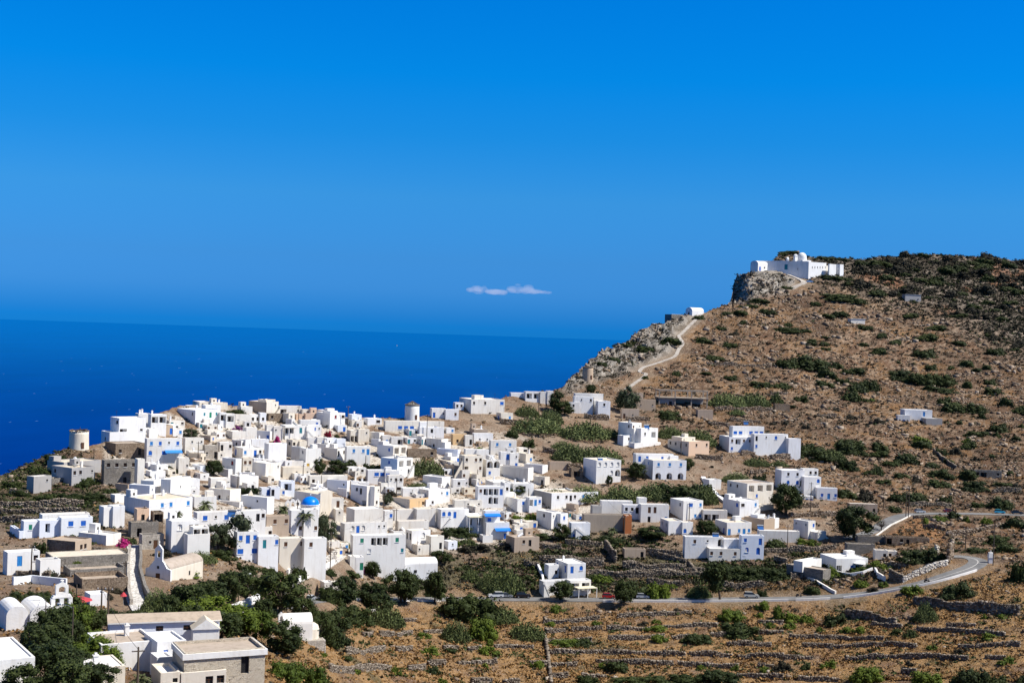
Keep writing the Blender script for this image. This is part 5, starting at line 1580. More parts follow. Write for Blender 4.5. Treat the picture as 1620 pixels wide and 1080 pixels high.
m = MB(); m.box((Lx * 0.17, 1.2, -3), (Lx * 0.32, 0.3, 3 + st - 0.02), MAT['cement']); m.box((Lx / 2, 7.4, -3), (Lx - 1, 0.3, 3 + st - 0.02), MAT['cement']); m.build('infill_wall', root)
m = MB(); m.box((Lx * 0.25, 1.0, 0), (1.3, 0.1, 2.2), MAT['dark_void']); m.build('door', root)

# ------------------------------------------------------------------ long gabled building at the bottom left, white block behind it
D = 196.0; s = D / F
c = at(173, 1004, D)
root = empty('gabled_house', c, math.atan(-rays(173, 1004)[0]) + R(3)); tag(root, 'long low white building with a tan gabled roof by the lower trees', 'building')
Lx = 172 * s
m = MB(); m.box((Lx / 2, 2.4, -4), (Lx, 4.8, 5.7), MAT['blue_white']); m.build('wall', root)
m = MB(); rt = MAT['roof_tan']
for y0, y1, z0, z1 in ((-0.35, 2.4, 1.62, 2.35), (2.4, 5.15, 2.35, 1.62)):
    m.poly([(-0.3, y0, z0 + 0.1), (Lx + 0.3, y0, z0 + 0.1), (Lx + 0.3, y1, z1 + 0.1), (-0.3, y1, z1 + 0.1)], rt)
m.poly([(-0.3, -0.35, 1.55), (Lx + 0.3, -0.35, 1.55), (Lx + 0.3, -0.35, 1.72), (-0.3, -0.35, 1.72)], W_)
m.build('roof', root)
m = MB(); 
for x in (-0.02, Lx + 0.02): m.poly([(x, 0, 1.6), (x, 4.8, 1.6), (x, 2.4, 2.4)], W_)
m.build('gable', root)
for u in (0.45, 0.7, 0.78):
    w_ = link('window', pane_mesh('k', 1.0, 0.7), root, Vector((Lx * u, -0.012, 0.35)))
m = MB(); gx = Lx - 2.2; m.box((gx, -1.5, -4), (3.6, 3.0, 5.0), W_); 
m.poly([(gx - 2.0, -3.2, 1.0), (gx + 2.0, -3.2, 1.0), (gx, -3.2, 2.4)], W_); m.poly([(gx - 2.0, -3.2, 1.0), (gx, -3.2, 2.4), (gx, 0.2, 2.4), (gx - 2.0, 0.2, 1.0)], MAT['roof_cream']); m.poly([(gx + 2.0, -3.2, 1.0), (gx, -3.2, 2.4), (gx, 0.2, 2.4), (gx + 2.0, 0.2, 1.0)], MAT['roof_cream']); m.build('porch', root)

for px, py, wp, hp, nm in ((1444, 476, 27, 9, 'low grey concrete cistern among dark shrubs on the upper slope'), (1357, 512, 24, 6.5, 'long pale concrete cistern on the open hillside below the monastery')):
    D = float(depth_at(px, py)); s = D / F
    t = empty('cistern', seat(px, py, D=D), R(12)); tag(t, nm, 'cistern')
    m = MB(); m.box((0, 2, -3), (wp * s, 4.5, 3 + hp * s), MAT['old_white' if px < 1400 else 'cement']); m.build('tank', t)
    m = MB(); m.box((0, 2, hp * s + 0.003), (wp * s + 0.5, 5.0, 0.25), MAT['old_white' if px < 1400 else 'cement']); m.box((wp * s * 0.2, 1.5, hp * s + 0.256), (1.0, 1.0, 0.15), MAT['metal_grey']); m.build('lid', t)
# ------------------------------------------------------------------ plants
def leaf_mat(key, c0, c1, trans=0.25):
    m, nt, b = new_mat(key)
    a = N(nt, 'ShaderNodeAttribute', attribute_name='tint')
    oi = N(nt, 'ShaderNodeObjectInfo')
    add = N(nt, 'ShaderNodeMath', operation='MULTIPLY_ADD')
    nt.links.new(oi.outputs['Random'], add.inputs[0]); add.inputs[1].default_value = 0.5
    nt.links.new(a.outputs['Fac'], add.inputs[2])
    cl = N(nt, 'ShaderNodeClamp'); nt.links.new(add.outputs[0], cl.inputs[0])
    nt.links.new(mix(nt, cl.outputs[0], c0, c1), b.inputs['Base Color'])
    b.inputs['Roughness'].default_value = 0.7
    b.inputs['Specular IOR Level'].default_value = 0.2
    MAT[key] = m
    return m


leaf_mat('leaf_dark', (0.011, 0.020, 0.004), (0.042, 0.056, 0.011))
leaf_mat('leaf_olive', (0.022, 0.032, 0.014), (0.062, 0.076, 0.036))
leaf_mat('leaf_pine', (0.026, 0.046, 0.005), (0.105, 0.140, 0.012))
leaf_mat('leaf_scrub', (0.016, 0.015, 0.009), (0.045, 0.039, 0.022))
leaf_mat('leaf_dry', (0.13, 0.068, 0.024), (0.30, 0.17, 0.06))
leaf_mat('leaf_pear', (0.018, 0.030, 0.008), (0.17, 0.20, 0.07))
leaf_mat('leaf_palm', (0.030, 0.040, 0.014), (0.095, 0.110, 0.045))
leaf_mat('flower_red', (0.16, 0.008, 0.02), (0.34, 0.015, 0.04))
leaf_mat('flower_magenta', (0.24, 0.008, 0.09), (0.42, 0.02, 0.16))
leaf_mat('flower_purple', (0.07, 0.012, 0.07), (0.16, 0.03, 0.13))
paint('bark', (0.075, 0.055, 0.04), 0.95)


def quads(C, Nn, size, r):
    """one little square leaf at each centre C with normal Nn"""
    n = len(C)
    up = r.normal(size=(n, 3))
    T = np.cross(Nn, up); T /= np.linalg.norm(T, axis=1)[:, None] + 1e-9
    B = np.cross(Nn, T)
    s = (size * r.uniform(0.6, 1.3, n))[:, None]
    V = np.stack([C - T * s - B * s * 0.7, C + T * s - B * s * 0.7, C + T * s + B * s * 0.7, C - T * s + B * s * 0.7], 1)
    return V.reshape(-1, 3)


def crown_mesh(name, seed, nleaf, leaf, mat, dome=True, clumps=14, rag=0.28, core=True, upright=False):
    """foliage in the unit box (radius 1, height 1): leaves in clumps round an uneven body"""
    r = np.random.default_rng(seed)
    cc = []
    while len(cc) < clumps:
        v = r.normal(size=3); v /= np.linalg.norm(v)
        if dome and v[2] < -0.1: continue
        k = r.uniform(0.45, 0.82)
        cc.append(v * k)
    cc = np.array(cc)
    cr = r.uniform(0.22, 0.42, clumps) * (14 / clumps) ** 0.3
    ct = r.uniform(0, 0.65, clumps)
    wgt = cr ** 2; wgt /= wgt.sum()
    k = r.choice(clumps, nleaf, p=wgt)
    d = r.normal(size=(nleaf, 3)); d /= np.linalg.norm(d, axis=1)[:, None]
    P = cc[k] + d * (cr[k] * r.uniform(0.55, 1.0 + rag, nleaf))[:, None]
    if dome: P[:, 2] = np.abs(P[:, 2])
    nn = d + r.normal(size=(nleaf, 3)) * 0.5 + np.array((0, 0, 0.3))
    if upright: nn[:, 2] *= 0.25
    nn /= np.linalg.norm(nn, axis=1)[:, None]
    V = quads(P, nn, leaf, r)
    tint = np.repeat(np.clip(ct[k] + r.uniform(-0.15, 0.25, nleaf), 0, 1), 4)
    Q = np.arange(nleaf * 4).reshape(-1, 4)
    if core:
        # inner bodies of each clump: opaque and darker in tint, so the crown is not see-through
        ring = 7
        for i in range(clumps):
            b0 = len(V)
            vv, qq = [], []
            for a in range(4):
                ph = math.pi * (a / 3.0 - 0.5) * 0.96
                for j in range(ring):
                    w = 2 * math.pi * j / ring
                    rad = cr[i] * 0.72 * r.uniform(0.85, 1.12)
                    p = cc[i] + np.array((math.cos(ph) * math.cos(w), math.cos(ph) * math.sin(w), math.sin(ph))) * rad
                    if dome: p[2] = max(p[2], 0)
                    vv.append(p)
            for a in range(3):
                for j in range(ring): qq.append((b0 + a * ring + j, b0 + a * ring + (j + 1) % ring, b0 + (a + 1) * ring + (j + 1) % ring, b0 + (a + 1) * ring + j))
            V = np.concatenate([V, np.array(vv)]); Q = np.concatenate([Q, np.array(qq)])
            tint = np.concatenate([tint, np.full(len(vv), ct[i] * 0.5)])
    # fit into the unit box
    lo, hi = np.percentile(V, 1, axis=0), np.percentile(V, 99, axis=0)
    V[:, :2] = (V[:, :2] - (lo[:2] + hi[:2]) / 2) / ((hi[:2] - lo[:2]) / 2)
    V[:, 2] = (V[:, 2] - (0 if dome else lo[2])) / (hi[2] - (0 if dome else lo[2]))
    return mesh_np(name, V, Q, mat, attrs={'tint': tint})


def pear_mesh(name, seed, n, pad):
    """prickly pear thicket: flat oval pads growing out of one another"""
    r = np.random.default_rng(seed)
    P, Nn = [], []
    per = 9
    for s in range(n // per):
        a, q = r.uniform(0, 2 * math.pi), math.sqrt(r.uniform(0, 1))
        b = np.array((q * math.cos(a), q * math.sin(a), 0.0))
        top = (1 - 0.75 * q ** 2.5) * r.uniform(0.6, 1.05)
        for k in range(per):
            P.append(b + np.array((*(r.normal(size=2) * 0.05), top * (0.25 + 0.75 * (k + r.uniform()) / per)))); v = r.normal(size=3); v[2] = v[2] * 0.5 + 0.15; Nn.append(v / np.linalg.norm(v))
    P, Nn = np.array(P), np.array(Nn)
    up = np.array((0, 0, 1.0)) + r.normal(size=P.shape) * 0.45
    T = np.cross(Nn, up); T /= np.linalg.norm(T, axis=1)[:, None]
    B = np.cross(T, Nn)
    s = pad * r.uniform(0.7, 1.25, len(P))[:, None]
    ang = np.linspace(0, 2 * math.pi, 6, endpoint=False)
    V = np.stack([P + T * s * 0.62 * math.cos(a) + B * s * math.sin(a) for a in ang], 1).reshape(-1, 3)
    Q = np.arange(len(P) * 6).reshape(-1, 6)
    tint = np.repeat(r.uniform(0, 1, len(P)) ** 1.5, 6)
    return mesh_np(name, V, Q, MAT['leaf_pear'], attrs={'tint': tint})


SHRUB = {'S': [crown_mesh('shrub', 100 + k, 260, 0.105, MAT['leaf_dark'], clumps=7) for k in range(4)],
         'M': [crown_mesh('shrub', 120 + k, 900, 0.062, MAT['leaf_dark'], clumps=14) for k in range(5)],
         'L': [crown_mesh('shrub', 140 + k, 2600, 0.036, MAT['leaf_dark'], clumps=26) for k in range(3)]}
GREEN = {'S': [crown_mesh('bush', 160 + k, 260, 0.105, MAT['leaf_pine'], clumps=7) for k in range(2)], 'M': [crown_mesh('bush', 170 + k, 900, 0.062, MAT['leaf_pine'], clumps=14) for k in range(3)],
         'L': [crown_mesh('bush', 180 + k, 3600, 0.032, MAT['leaf_pine'], clumps=34) for k in range(2)]}
SCRUB = {'S': [crown_mesh('bush', 190 + k, 220, 0.11, MAT['leaf_scrub'], clumps=7) for k in range(3)], 'M': [crown_mesh('bush', 195 + k, 800, 0.066, MAT['leaf_scrub'], clumps=14) for k in range(2)]}
TREE = {'dark': [crown_mesh('crown', 200 + k, 3600, 0.036, MAT['leaf_dark'], False, 30, 0.35) for k in range(4)], 'olive': [crown_mesh('crown', 210 + k, 3200, 0.036, MAT['leaf_olive'], False, 30, 0.4) for k in range(3)],
        'pine': [crown_mesh('crown', 220 + k, 4200, 0.032, MAT['leaf_pine'], False, 36, 0.35) for k in range(3)]}
PEAR = {'S': [pear_mesh('thicket', 230 + k, 500, 0.11) for k in range(3)], 'M': [pear_mesh('thicket', 240 + k, 1500, 0.068) for k in range(4)], 'L': [pear_mesh('thicket', 250 + k, 4200, 0.042) for k in range(3)]}
FLOWER = {k: [crown_mesh('blossom', 260 + i, 700, 0.07, MAT[k], clumps=10)] for i, k in enumerate(('flower_red', 'flower_magenta', 'flower_purple'))}
OCC = []        # photo rectangles already taken (x0, y0, x1, y1)


def plant(kind, px, py, w, h, label=None, D=None):
    """kind, base at photo pixel, size in photo pixels"""
    D = D or float(depth_at(px, py))
    p = seat(px, py, 0.0, D)
    s = D / F
    W, Hh = w * s / 2, h * s
    k = 'S' if w < 13 else 'M' if w < 36 else 'L'
    rz = random.uniform(0, 6.28)
    if kind in ('shrub', 'green', 'scrub', 'pear'):
        lib = {'shrub': SHRUB, 'green': GREEN, 'scrub': SCRUB, 'pear': PEAR}[kind]
        if k not in lib: k = 'M'
        name = {'shrub': 'shrub', 'green': 'bush', 'scrub': 'dry_bush', 'pear': 'prickly_pear'}[kind]
        o = link(name, random.choice(lib[k]), None, p)
        # wide clumps lie along the slope's contour
        el = min(W * 0.75, max(Hh * 1.1, W * 0.5))
        o.scale = (W * (1.18 if kind == 'shrub' else 1.06), el, Hh * (0.85 if kind == 'shrub' else 1.0))
        o.rotation_euler.z = random.choice((0, math.pi)) + random.uniform(-0.2, 0.2)
        o.location.z -= 0.12 * Hh
        ad = {'shrub': ('dark round', 'low dark', 'broad dark'), 'green': ('bright green', 'low green', 'broad green'), 'scrub': ('brownish', 'low brown', 'broad brown'), 'pear': ('small pale green', 'prickly', 'large speckled green')}[kind]
        noun = {'shrub': 'shrub', 'green': 'bush', 'scrub': 'dry bush', 'pear': 'prickly pear thicket'}[kind]
        a = ad[2] if w > 36 else ad[1] if w > 2.2 * h else ad[0]
        if kind == 'shrub' and w < 11: a = 'tiny dark'
        lab, grp = label or where_label(f'{a} {noun}', px, py - h / 2), None
        if lab is None:
            lab, grp = f'{a} {noun} in the dense scrub of the open hillside', f'{a} {noun}s of the dense hillside scrub'
        tag(o, lab, noun.split()[-1] if kind != 'pear' else 'prickly pear', grp)
    elif kind.startswith('flower'):
        o = link('flowering_bush', FLOWER[kind][0], None, p); o.scale = (W, W * 0.7, Hh); o.rotation_euler.z = rz
        tag(o, label, 'flowering bush')
    else:
        t = empty('tree', p, rz)
        th = Hh * (0.13 if kind != 'lean' else 0.26)
        lean = (0.5, 0.2) if kind == 'lean' else (random.uniform(-.1, .1), random.uniform(-.1, .1))
        cr = link('crown', random.choice(TREE['dark' if kind == 'lean' else kind]), t, (lean[0] * W * 0.6, lean[1] * W, th))
        cr.scale = (W, W * 0.9, Hh - th)
        m = MB()
        r0 = max(0.12, W * 0.085)
        top = Vector((lean[0] * W * 0.6, lean[1] * W, th + (Hh - th) * 0.5))
        m.tube([(0, 0, -0.8), (lean[0] * 0.1 * W, 0, th * 0.5), tuple(top * 0.7), tuple(top)], [r0 * 1.3, r0, r0 * 0.75, r0 * 0.3], MAT['bark'], 7)
        for q in range(4):
            a = q * 1.57 + rz
            m.tube([tuple(top * 0.6), (top.x + math.cos(a) * W * 0.5, top.y + math.sin(a) * W * 0.5, top.z + (Hh - th) * 0.2)], [r0 * 0.5, r0 * 0.15], MAT['bark'], 5)
        m.build('trunk', t)
        desc = {'dark': 'dark leafy tree', 'olive': 'grey green tree', 'pine': 'bright green tree', 'lean': 'leaning dark tree'}[kind]
        tag(t, label or where_label(desc, px, py - h / 2) or f'{desc} in the lower grove', 'tree')
    OCC.append((px - w / 2, py - h, px + w / 2, py))


def P_(kind, rows, x=0, y=0, s=1.0):
    for r in rows: plant(kind, x + r[0] / s, y + r[1] / s, r[2] / s, r[3] / s)


# shrubs of the middle hillside
P_('shrub', [(770, 330, 180, 95), (985, 330, 340, 140), (1215, 335, 90, 80), (1115, 415, 150, 100), (1350, 385, 180, 70), (1490, 515, 120, 110), (1395, 540, 170, 90), (1340, 610, 150, 100), (1260, 470, 120, 60), (1105, 490, 150, 75),
             (560, 500, 180, 60), (740, 510, 150, 60), (295, 435, 110, 50), (900, 620, 110, 70), (90, 390, 90, 30), (160, 270, 130, 45), (285, 150, 90, 50), (55, 110, 110, 60), (770, 30, 200, 45), (945, 30, 80, 30), (1100, 145, 80, 40),
             (980, 130, 90, 50), (1115, 180, 90, 30), (1560, 210, 110, 60), (1590, 75, 80, 50), (1505, 615, 50, 30), (1455, 620, 50, 30), (830, 670, 60, 30), (940, 1040, 150, 90), (1020, 1080, 240, 100), (1310, 1020, 220, 95)], 1100, 520, 5.4)
P_('scrub', [(510, 365, 60, 30), (840, 465, 70, 35), (770, 830, 50, 40), (940, 860, 70, 50), (660, 820, 60, 35), (1330, 760, 90, 40), (1200, 700, 60, 40), (330, 50, 90, 25), (120, 460, 60, 30)], 1100, 520, 5.4)
P_('shrub', [(690, 110, 190, 85), (270, 85, 80, 60), (410, 135, 75, 40), (240, 235, 120, 70), (660, 260, 210, 95), (1340, 240, 160, 75), (730, 380, 110, 65), (1070, 360, 130, 80), (1170, 405, 90, 50), (1265, 385, 80, 60), (570, 340, 40, 30),
             (930, 385, 70, 40), (1290, 525, 120, 70), (430, 330, 40, 30), (450, 470, 220, 120), (620, 520, 230, 130), (790, 520, 240, 130), (910, 510, 130, 70), (720, 580, 120, 60), (850, 605, 230, 60), (1080, 555, 80, 80), (1330, 620, 170, 80),
             (1440, 730, 120, 110), (1590, 800, 140, 90), (860, 720, 120, 110), (950, 790, 190, 110), (1150, 790, 220, 110), (1210, 850, 70, 80), (180, 570, 130, 120), (40, 580, 120, 100), (1130, 1015, 150, 65),
             (1230, 1000, 120, 55), (1370, 980, 170, 95), (1365, 1030, 70, 60), (1540, 1060, 80, 55), (1000, 905, 60, 55), (1600, 930, 60, 50)], 1350, 520, 6.0)
P_('green', [(120, 690, 50, 30), (175, 690, 60, 30), (640, 1080, 180, 70), (1070, 1080, 90, 50)], 1350, 520, 6.0)
P_('shrub', [(120, 375, 190, 90), (390, 400, 130, 100), (380, 440, 140, 60), (740, 355, 160, 85), (615, 495, 180, 110), (480, 520, 140, 55), (830, 530, 120, 65), (580, 630, 120, 60), (420, 670, 110, 45), (110, 550, 160, 120),
             (370, 590, 110, 95), (285, 595, 80, 50), (900, 620, 200, 95), (890, 700, 170, 80), (1145, 370, 120, 85), (915, 420, 100, 65), (980, 490, 80, 50), (1140, 635, 140, 110), (1200, 730, 200, 110), (1350, 440, 60, 40),
             (1495, 600, 60, 50), (945, 835, 110, 80), (545, 820, 160, 90), (700, 825, 170, 95), (515, 910, 100, 65), (110, 800, 150, 100), (1420, 890, 200, 120), (1225, 880, 110, 60), (1530, 1060, 180, 130), (1440, 700, 160, 40)], 1320, 640, 5.4)
P_('scrub', [(265, 820, 140, 110), (1030, 420, 100, 60), (700, 660, 90, 70), (380, 170, 90, 50), (1190, 480, 70, 40), (1560, 720, 90, 50), (640, 470, 60, 40)], 1320, 640, 5.4)
P_('shrub', [(1030, 225, 110, 90), (700, 600, 260, 130), (870, 590, 220, 150), (1390, 430, 210, 110), (1450, 500, 180, 90), (1210, 500, 200, 60), (1060, 870, 270, 160), (1600, 760, 140, 230), (1010, 440, 60, 35), (1080, 450, 60, 30), (1040, 500, 40, 30)], 1320, 780, 5.4)
P_('green', [(330, 640, 130, 75), (430, 650, 100, 60), (210, 670, 130, 55), (560, 830, 40, 30), (640, 860, 130, 70), (780, 260, 60, 60), (900, 240, 130, 50), (1120, 250, 70, 60), (230, 790, 110, 60), (420, 780, 80, 50), (1300, 260, 90, 60)], 1320, 780, 5.4)
P_('pear', [(780, 1060, 170, 150)], 1320, 780, 5.4)
P_('shrub', [(610, 700, 240, 110), (800, 720, 260, 115), (980, 730, 240, 110), (1010, 460, 155, 90), (895, 865, 80, 85), (1320, 840, 120, 85)], 1040, 780, 5.4)
P_('green', [(1500, 720, 100, 110), (40, 880, 130, 130), (1340, 440, 120, 50), (1240, 430, 100, 55)], 1040, 780, 5.4)
P_('dark', [(415, 365, 175, 130), (165 + 1512, 400, 320, 290)], 1040, 780, 5.4)
P_('lean', [(535, 920, 230, 330)], 1040, 780, 5.4)
P_('pear', [(360, 860, 200, 110)], 1040, 780, 5.4)
# terraces below the road
P_('shrub', [(1310, 530, 280, 120), (1030, 580, 180, 75), (480, 770, 150, 85), (290, 860, 160, 70), (560, 845, 230, 55), (740, 848, 230, 60), (950, 843, 250, 75), (1180, 833, 250, 80), (270, 592, 130, 62), (620, 250, 220, 110)], 860, 880, 4.263)
P_('green', [(1270, 425, 170, 80), (760, 445, 60, 30), (750, 500, 150, 40), (790, 575, 120, 45), (150, 590, 200, 45), (390, 755, 50, 40), (1535, 485, 60, 40), (1590, 415, 80, 90), (1470, 360, 90, 60), (1450, 405, 60, 35), (360, 455, 70, 30),
             (1290, 760, 60, 40), (1505, 780, 90, 40), (1070, 755, 60, 30), (40, 470, 70, 30), (770, 272, 130, 115), (100, 380, 110, 60), (400, 165, 130, 50), (880, 210, 60, 30)], 860, 880, 4.263)
P_('scrub', [(1590, 775, 100, 80), (905, 365, 60, 30), (670, 455, 80, 25), (160, 490, 60, 25), (700, 350, 60, 30)], 860, 880, 4.263)
P_('dark', [(115, 295, 175, 130), (545, 340, 150, 170)], 860, 880, 4.263)
P_('pear', [(1055, 265, 160, 95)], 860, 880, 4.263)
P_('shrub', [(345, 455, 130, 110), (1270, 860, 230, 150), (1420, 860, 150, 75), (145, 765, 60, 55), (860, 540, 90, 65), (760, 520, 80, 50), (1590, 160, 120, 150), (1600, 853, 60, 80)], 1240, 880, 4.263)
P_('green', [(560, 838, 200, 108), (960, 860, 200, 90), (300, 750, 110, 60), (410, 510, 90, 40), (500, 515, 90, 50), (250, 505, 60, 40), (155, 440, 90, 60), (60, 430, 120, 70), (40, 490, 80, 40), (870, 255, 130, 60), (520, 195, 90, 45), (1390, 555, 100, 50),
             (1000, 630, 70, 35), (1500, 720, 120, 50), (1360, 420, 50, 35), (1480, 420, 60, 30)], 1240, 880, 4.263)
P_('scrub', [(845, 742, 60, 50), (600, 230, 80, 40), (1180, 650, 70, 30), (20, 770, 70, 50), (420, 380, 60, 40), (1240, 630, 50, 25)], 1240, 880, 4.263)
P_('pear', [(960, 430, 170, 110)], 1240, 880, 4.263)
P_('shrub', [(370, 188, 190, 95), (980, 305, 370, 195), (850, 530, 80, 35), (190, 587, 70, 40), (750, 662, 90, 57), (230, 335, 230, 140), (70, 475, 240, 200)], 500, 900, 4.05)
P_('green', [(690, 440, 90, 40), (720, 530, 130, 50), (1115, 540, 140, 50), (1110, 490, 50, 50), (515, 677, 70, 57), (1080, 630, 50, 35), (1410, 637, 90, 47), (810, 732, 60, 35), (1560, 470, 100, 40), (1060, 445, 190, 155), (0, 735, 80, 115), (40, 560, 60, 30), (260, 660, 50, 30)], 500, 900, 4.05)
P_('dark', [(175, 205, 110, 155), (760, 225, 140, 195)], 500, 900, 4.05)
P_('lean', [(545, 235, 190, 205)], 500, 900, 4.05)
P_('pear', [(440, 358, 240, 165), (890, 455, 190, 145), (1180, 335, 220, 130), (1350, 435, 230, 135), (760, 160, 130, 100), (1180, 150, 180, 130)], 500, 900, 4.05)
# lower left grove
P_('dark', [(66, 1022, 54, 56), (88, 1012, 50, 52), (72, 1082, 72, 66), (108, 1104, 72, 60), (36, 1110, 62, 60), (443, 977, 80, 66), (452, 1039, 62, 56), (504, 1020, 48, 58), (532, 1012, 52, 50), (418, 992, 40, 44), (212, 985, 30, 26), (372, 950, 58, 54)])
P_('dark', [(50, 1040, 44, 50), (92, 1045, 50, 60), (118, 1032, 40, 50), (130, 1070, 40, 40), (160, 1090, 50, 40), (62, 985, 40, 30), (105, 985, 60, 50), (128, 1000, 46, 44), (70, 1050, 66, 60), (100, 1075, 60, 64), (30, 1075, 34, 30), (150, 1000, 40, 40), (185, 1000, 36, 34), (265, 985, 40, 40), (300, 975, 60, 50), (330, 965, 54, 46), (350, 1010, 60, 40), (480, 985, 40, 40), (545, 968, 50, 46), (580, 965, 40, 34), (600, 975, 50, 36)])
P_('pine', [(136, 1030, 44, 38), (152, 1052, 40, 34), (182, 1072, 36, 26), (300, 985, 50, 36), (270, 1000, 40, 30), (352, 1000, 50, 34), (120, 1002, 50, 48), (141, 1050, 62, 44), (166, 1064, 50, 42), (335, 990, 84, 44), (376, 1004, 66, 42), (404, 1014, 60, 44)])
P_('olive', [(345, 870, 36, 42), (372, 874, 52, 58), (515, 857, 32, 48), (150, 1080, 40, 34), (392, 940, 40, 44)])
P_('shrub', [(30, 950, 42, 20), (60, 951, 42, 20), (555, 915, 26, 14), (545, 935, 24, 14), (520, 918, 20, 12), (450, 950, 24, 14), (425, 925, 22, 14), (600, 930, 24, 14), (315, 968, 76, 48), (290, 990, 62, 46), (258, 1000, 50, 34), (471, 914, 24, 26), (390, 906, 28, 20), (420, 906, 32, 16), (350, 883, 40, 18), (240, 842, 20, 16), (62, 875, 22, 24), (77, 912, 16, 18), (200, 858, 26, 14), (520, 960, 40, 30)])
P_('scrub', [(118, 908, 24, 9), (145, 912, 30, 8), (165, 945, 26, 10), (90, 912, 22, 8), (40, 915, 36, 9), (300, 940, 34, 9), (320, 930, 26, 8), (255, 880, 30, 10), (185, 935, 22, 8)])
P_('green', [(125, 896, 18, 9), (64, 910, 16, 11), (178, 848, 18, 8), (450, 1078, 52, 32), (488, 1088, 52, 42), (300, 912, 30, 10), (548, 868, 10, 14), (404, 934, 30, 16), (495, 906, 18, 8), (44, 905, 30, 8)])
P_('pear', [(248, 972, 52, 46), (318, 888, 50, 20), (262, 990, 30, 30)])
# in and around the village
P_('shrub', [(372, 656, 42, 11), (316, 671, 18, 12), (395, 787, 36, 22), (473, 783, 28, 15), (270, 746, 22, 9), (533, 691, 9, 6), (590, 743, 28, 13), (700, 659, 13, 11), (774, 646, 19, 13), (665, 677, 22, 11), (809, 689, 16, 12), (836, 707, 17, 18), (810, 691, 17, 13),
             (1056, 662, 36, 18), (1075, 791, 78, 34), (1200, 764, 21, 19), (855, 851, 36, 11), (917, 853, 32, 11), (965, 856, 48, 12), (730, 846, 40, 17), (948, 916, 32, 10), (1110, 790, 30, 30), (85, 735, 40, 22), (60, 748, 34, 14), (30, 782, 40, 12),
             (75, 792, 50, 16), (115, 793, 60, 17), (150, 790, 36, 14), (175, 780, 22, 10), (138, 765, 24, 14), (130, 770, 20, 14), (268, 741, 10, 6), (20, 770, 30, 12)])
P_('dark', [(506, 752, 20, 26), (536, 753, 38, 26), (555, 742, 18, 15), (817, 786, 25, 19), (880, 652, 28, 32), (893, 657, 28, 22), (935, 624, 15, 15), (1006, 758, 33, 26), (1243, 814, 52, 48), (888, 854, 29, 26), (1030, 853, 47, 20), (835, 796, 13, 11), (706, 851, 19, 17),
            (696, 891, 31, 20), (590, 913, 27, 25), (963, 768, 11, 16), (338, 752, 27, 24), (1088, 743, 20, 18), (640, 958, 46, 52)])
P_('olive', [(992, 652, 38, 40), (300, 693, 25, 14), (612, 798, 19, 17)])
P_('green', [(820, 824, 24, 11), (840, 823, 20, 12), (715, 862, 24, 12), (620, 742, 9, 6), (755, 715, 16, 8), (732, 775, 12, 8), (345, 744, 16, 8)])
P_('pear', [(675, 750, 52, 33), (663, 773, 38, 13), (833, 657, 38, 21), (850, 682, 84, 28), (870, 668, 40, 26), (925, 692, 78, 32), (962, 690, 52, 16), (905, 727, 64, 30), (948, 730, 72, 30), (890, 713, 42, 18), (875, 791, 52, 22), (925, 790, 62, 27), (985, 792, 64, 31), (1030, 787, 52, 27),
            (1112, 794, 46, 36), (1060, 692, 42, 24), (1100, 702, 64, 30), (1165, 762, 48, 18), (1196, 735, 42, 16), (1232, 738, 30, 12), (1310, 727, 52, 22), (1150, 642, 60, 26), (1190, 641, 56, 26), (1228, 637, 22, 20), (1165, 657, 30, 10), (802, 937, 56, 48), (775, 932, 40, 36), (745, 917, 30, 20), (740, 862, 30, 14)])
P_('shrub', [(1285, 724, 54, 24), (1342, 717, 46, 24)])
P_('scrub', [(618, 787, 20, 13), (760, 870, 30, 12), (735, 872, 24, 10), (800, 868, 24, 10), (300, 935, 26, 8), (660, 722, 24, 6)])
for k, (a, l_) in enumerate((((375, 684, 25, 11), 'dark purple bougainvillea over a low wall near the hilltop'), ((438, 701, 16, 12), 'magenta red bougainvillea bush above the long blank white wall'), ((519, 695, 15, 14), 'tall red bougainvillea between white houses'),
                             ((195, 862, 26, 13), 'bright magenta bougainvillea beside the cobbled lane top'), ((573, 907, 9, 16), 'pinkish flowering bush at the garden room'), ((1322, 784, 14, 9), 'dark red flowering bush right of the white annex'))):
    plant(('flower_purple', 'flower_magenta', 'flower_red', 'flower_magenta', 'flower_purple', 'flower_red')[k], *a, label=l_)
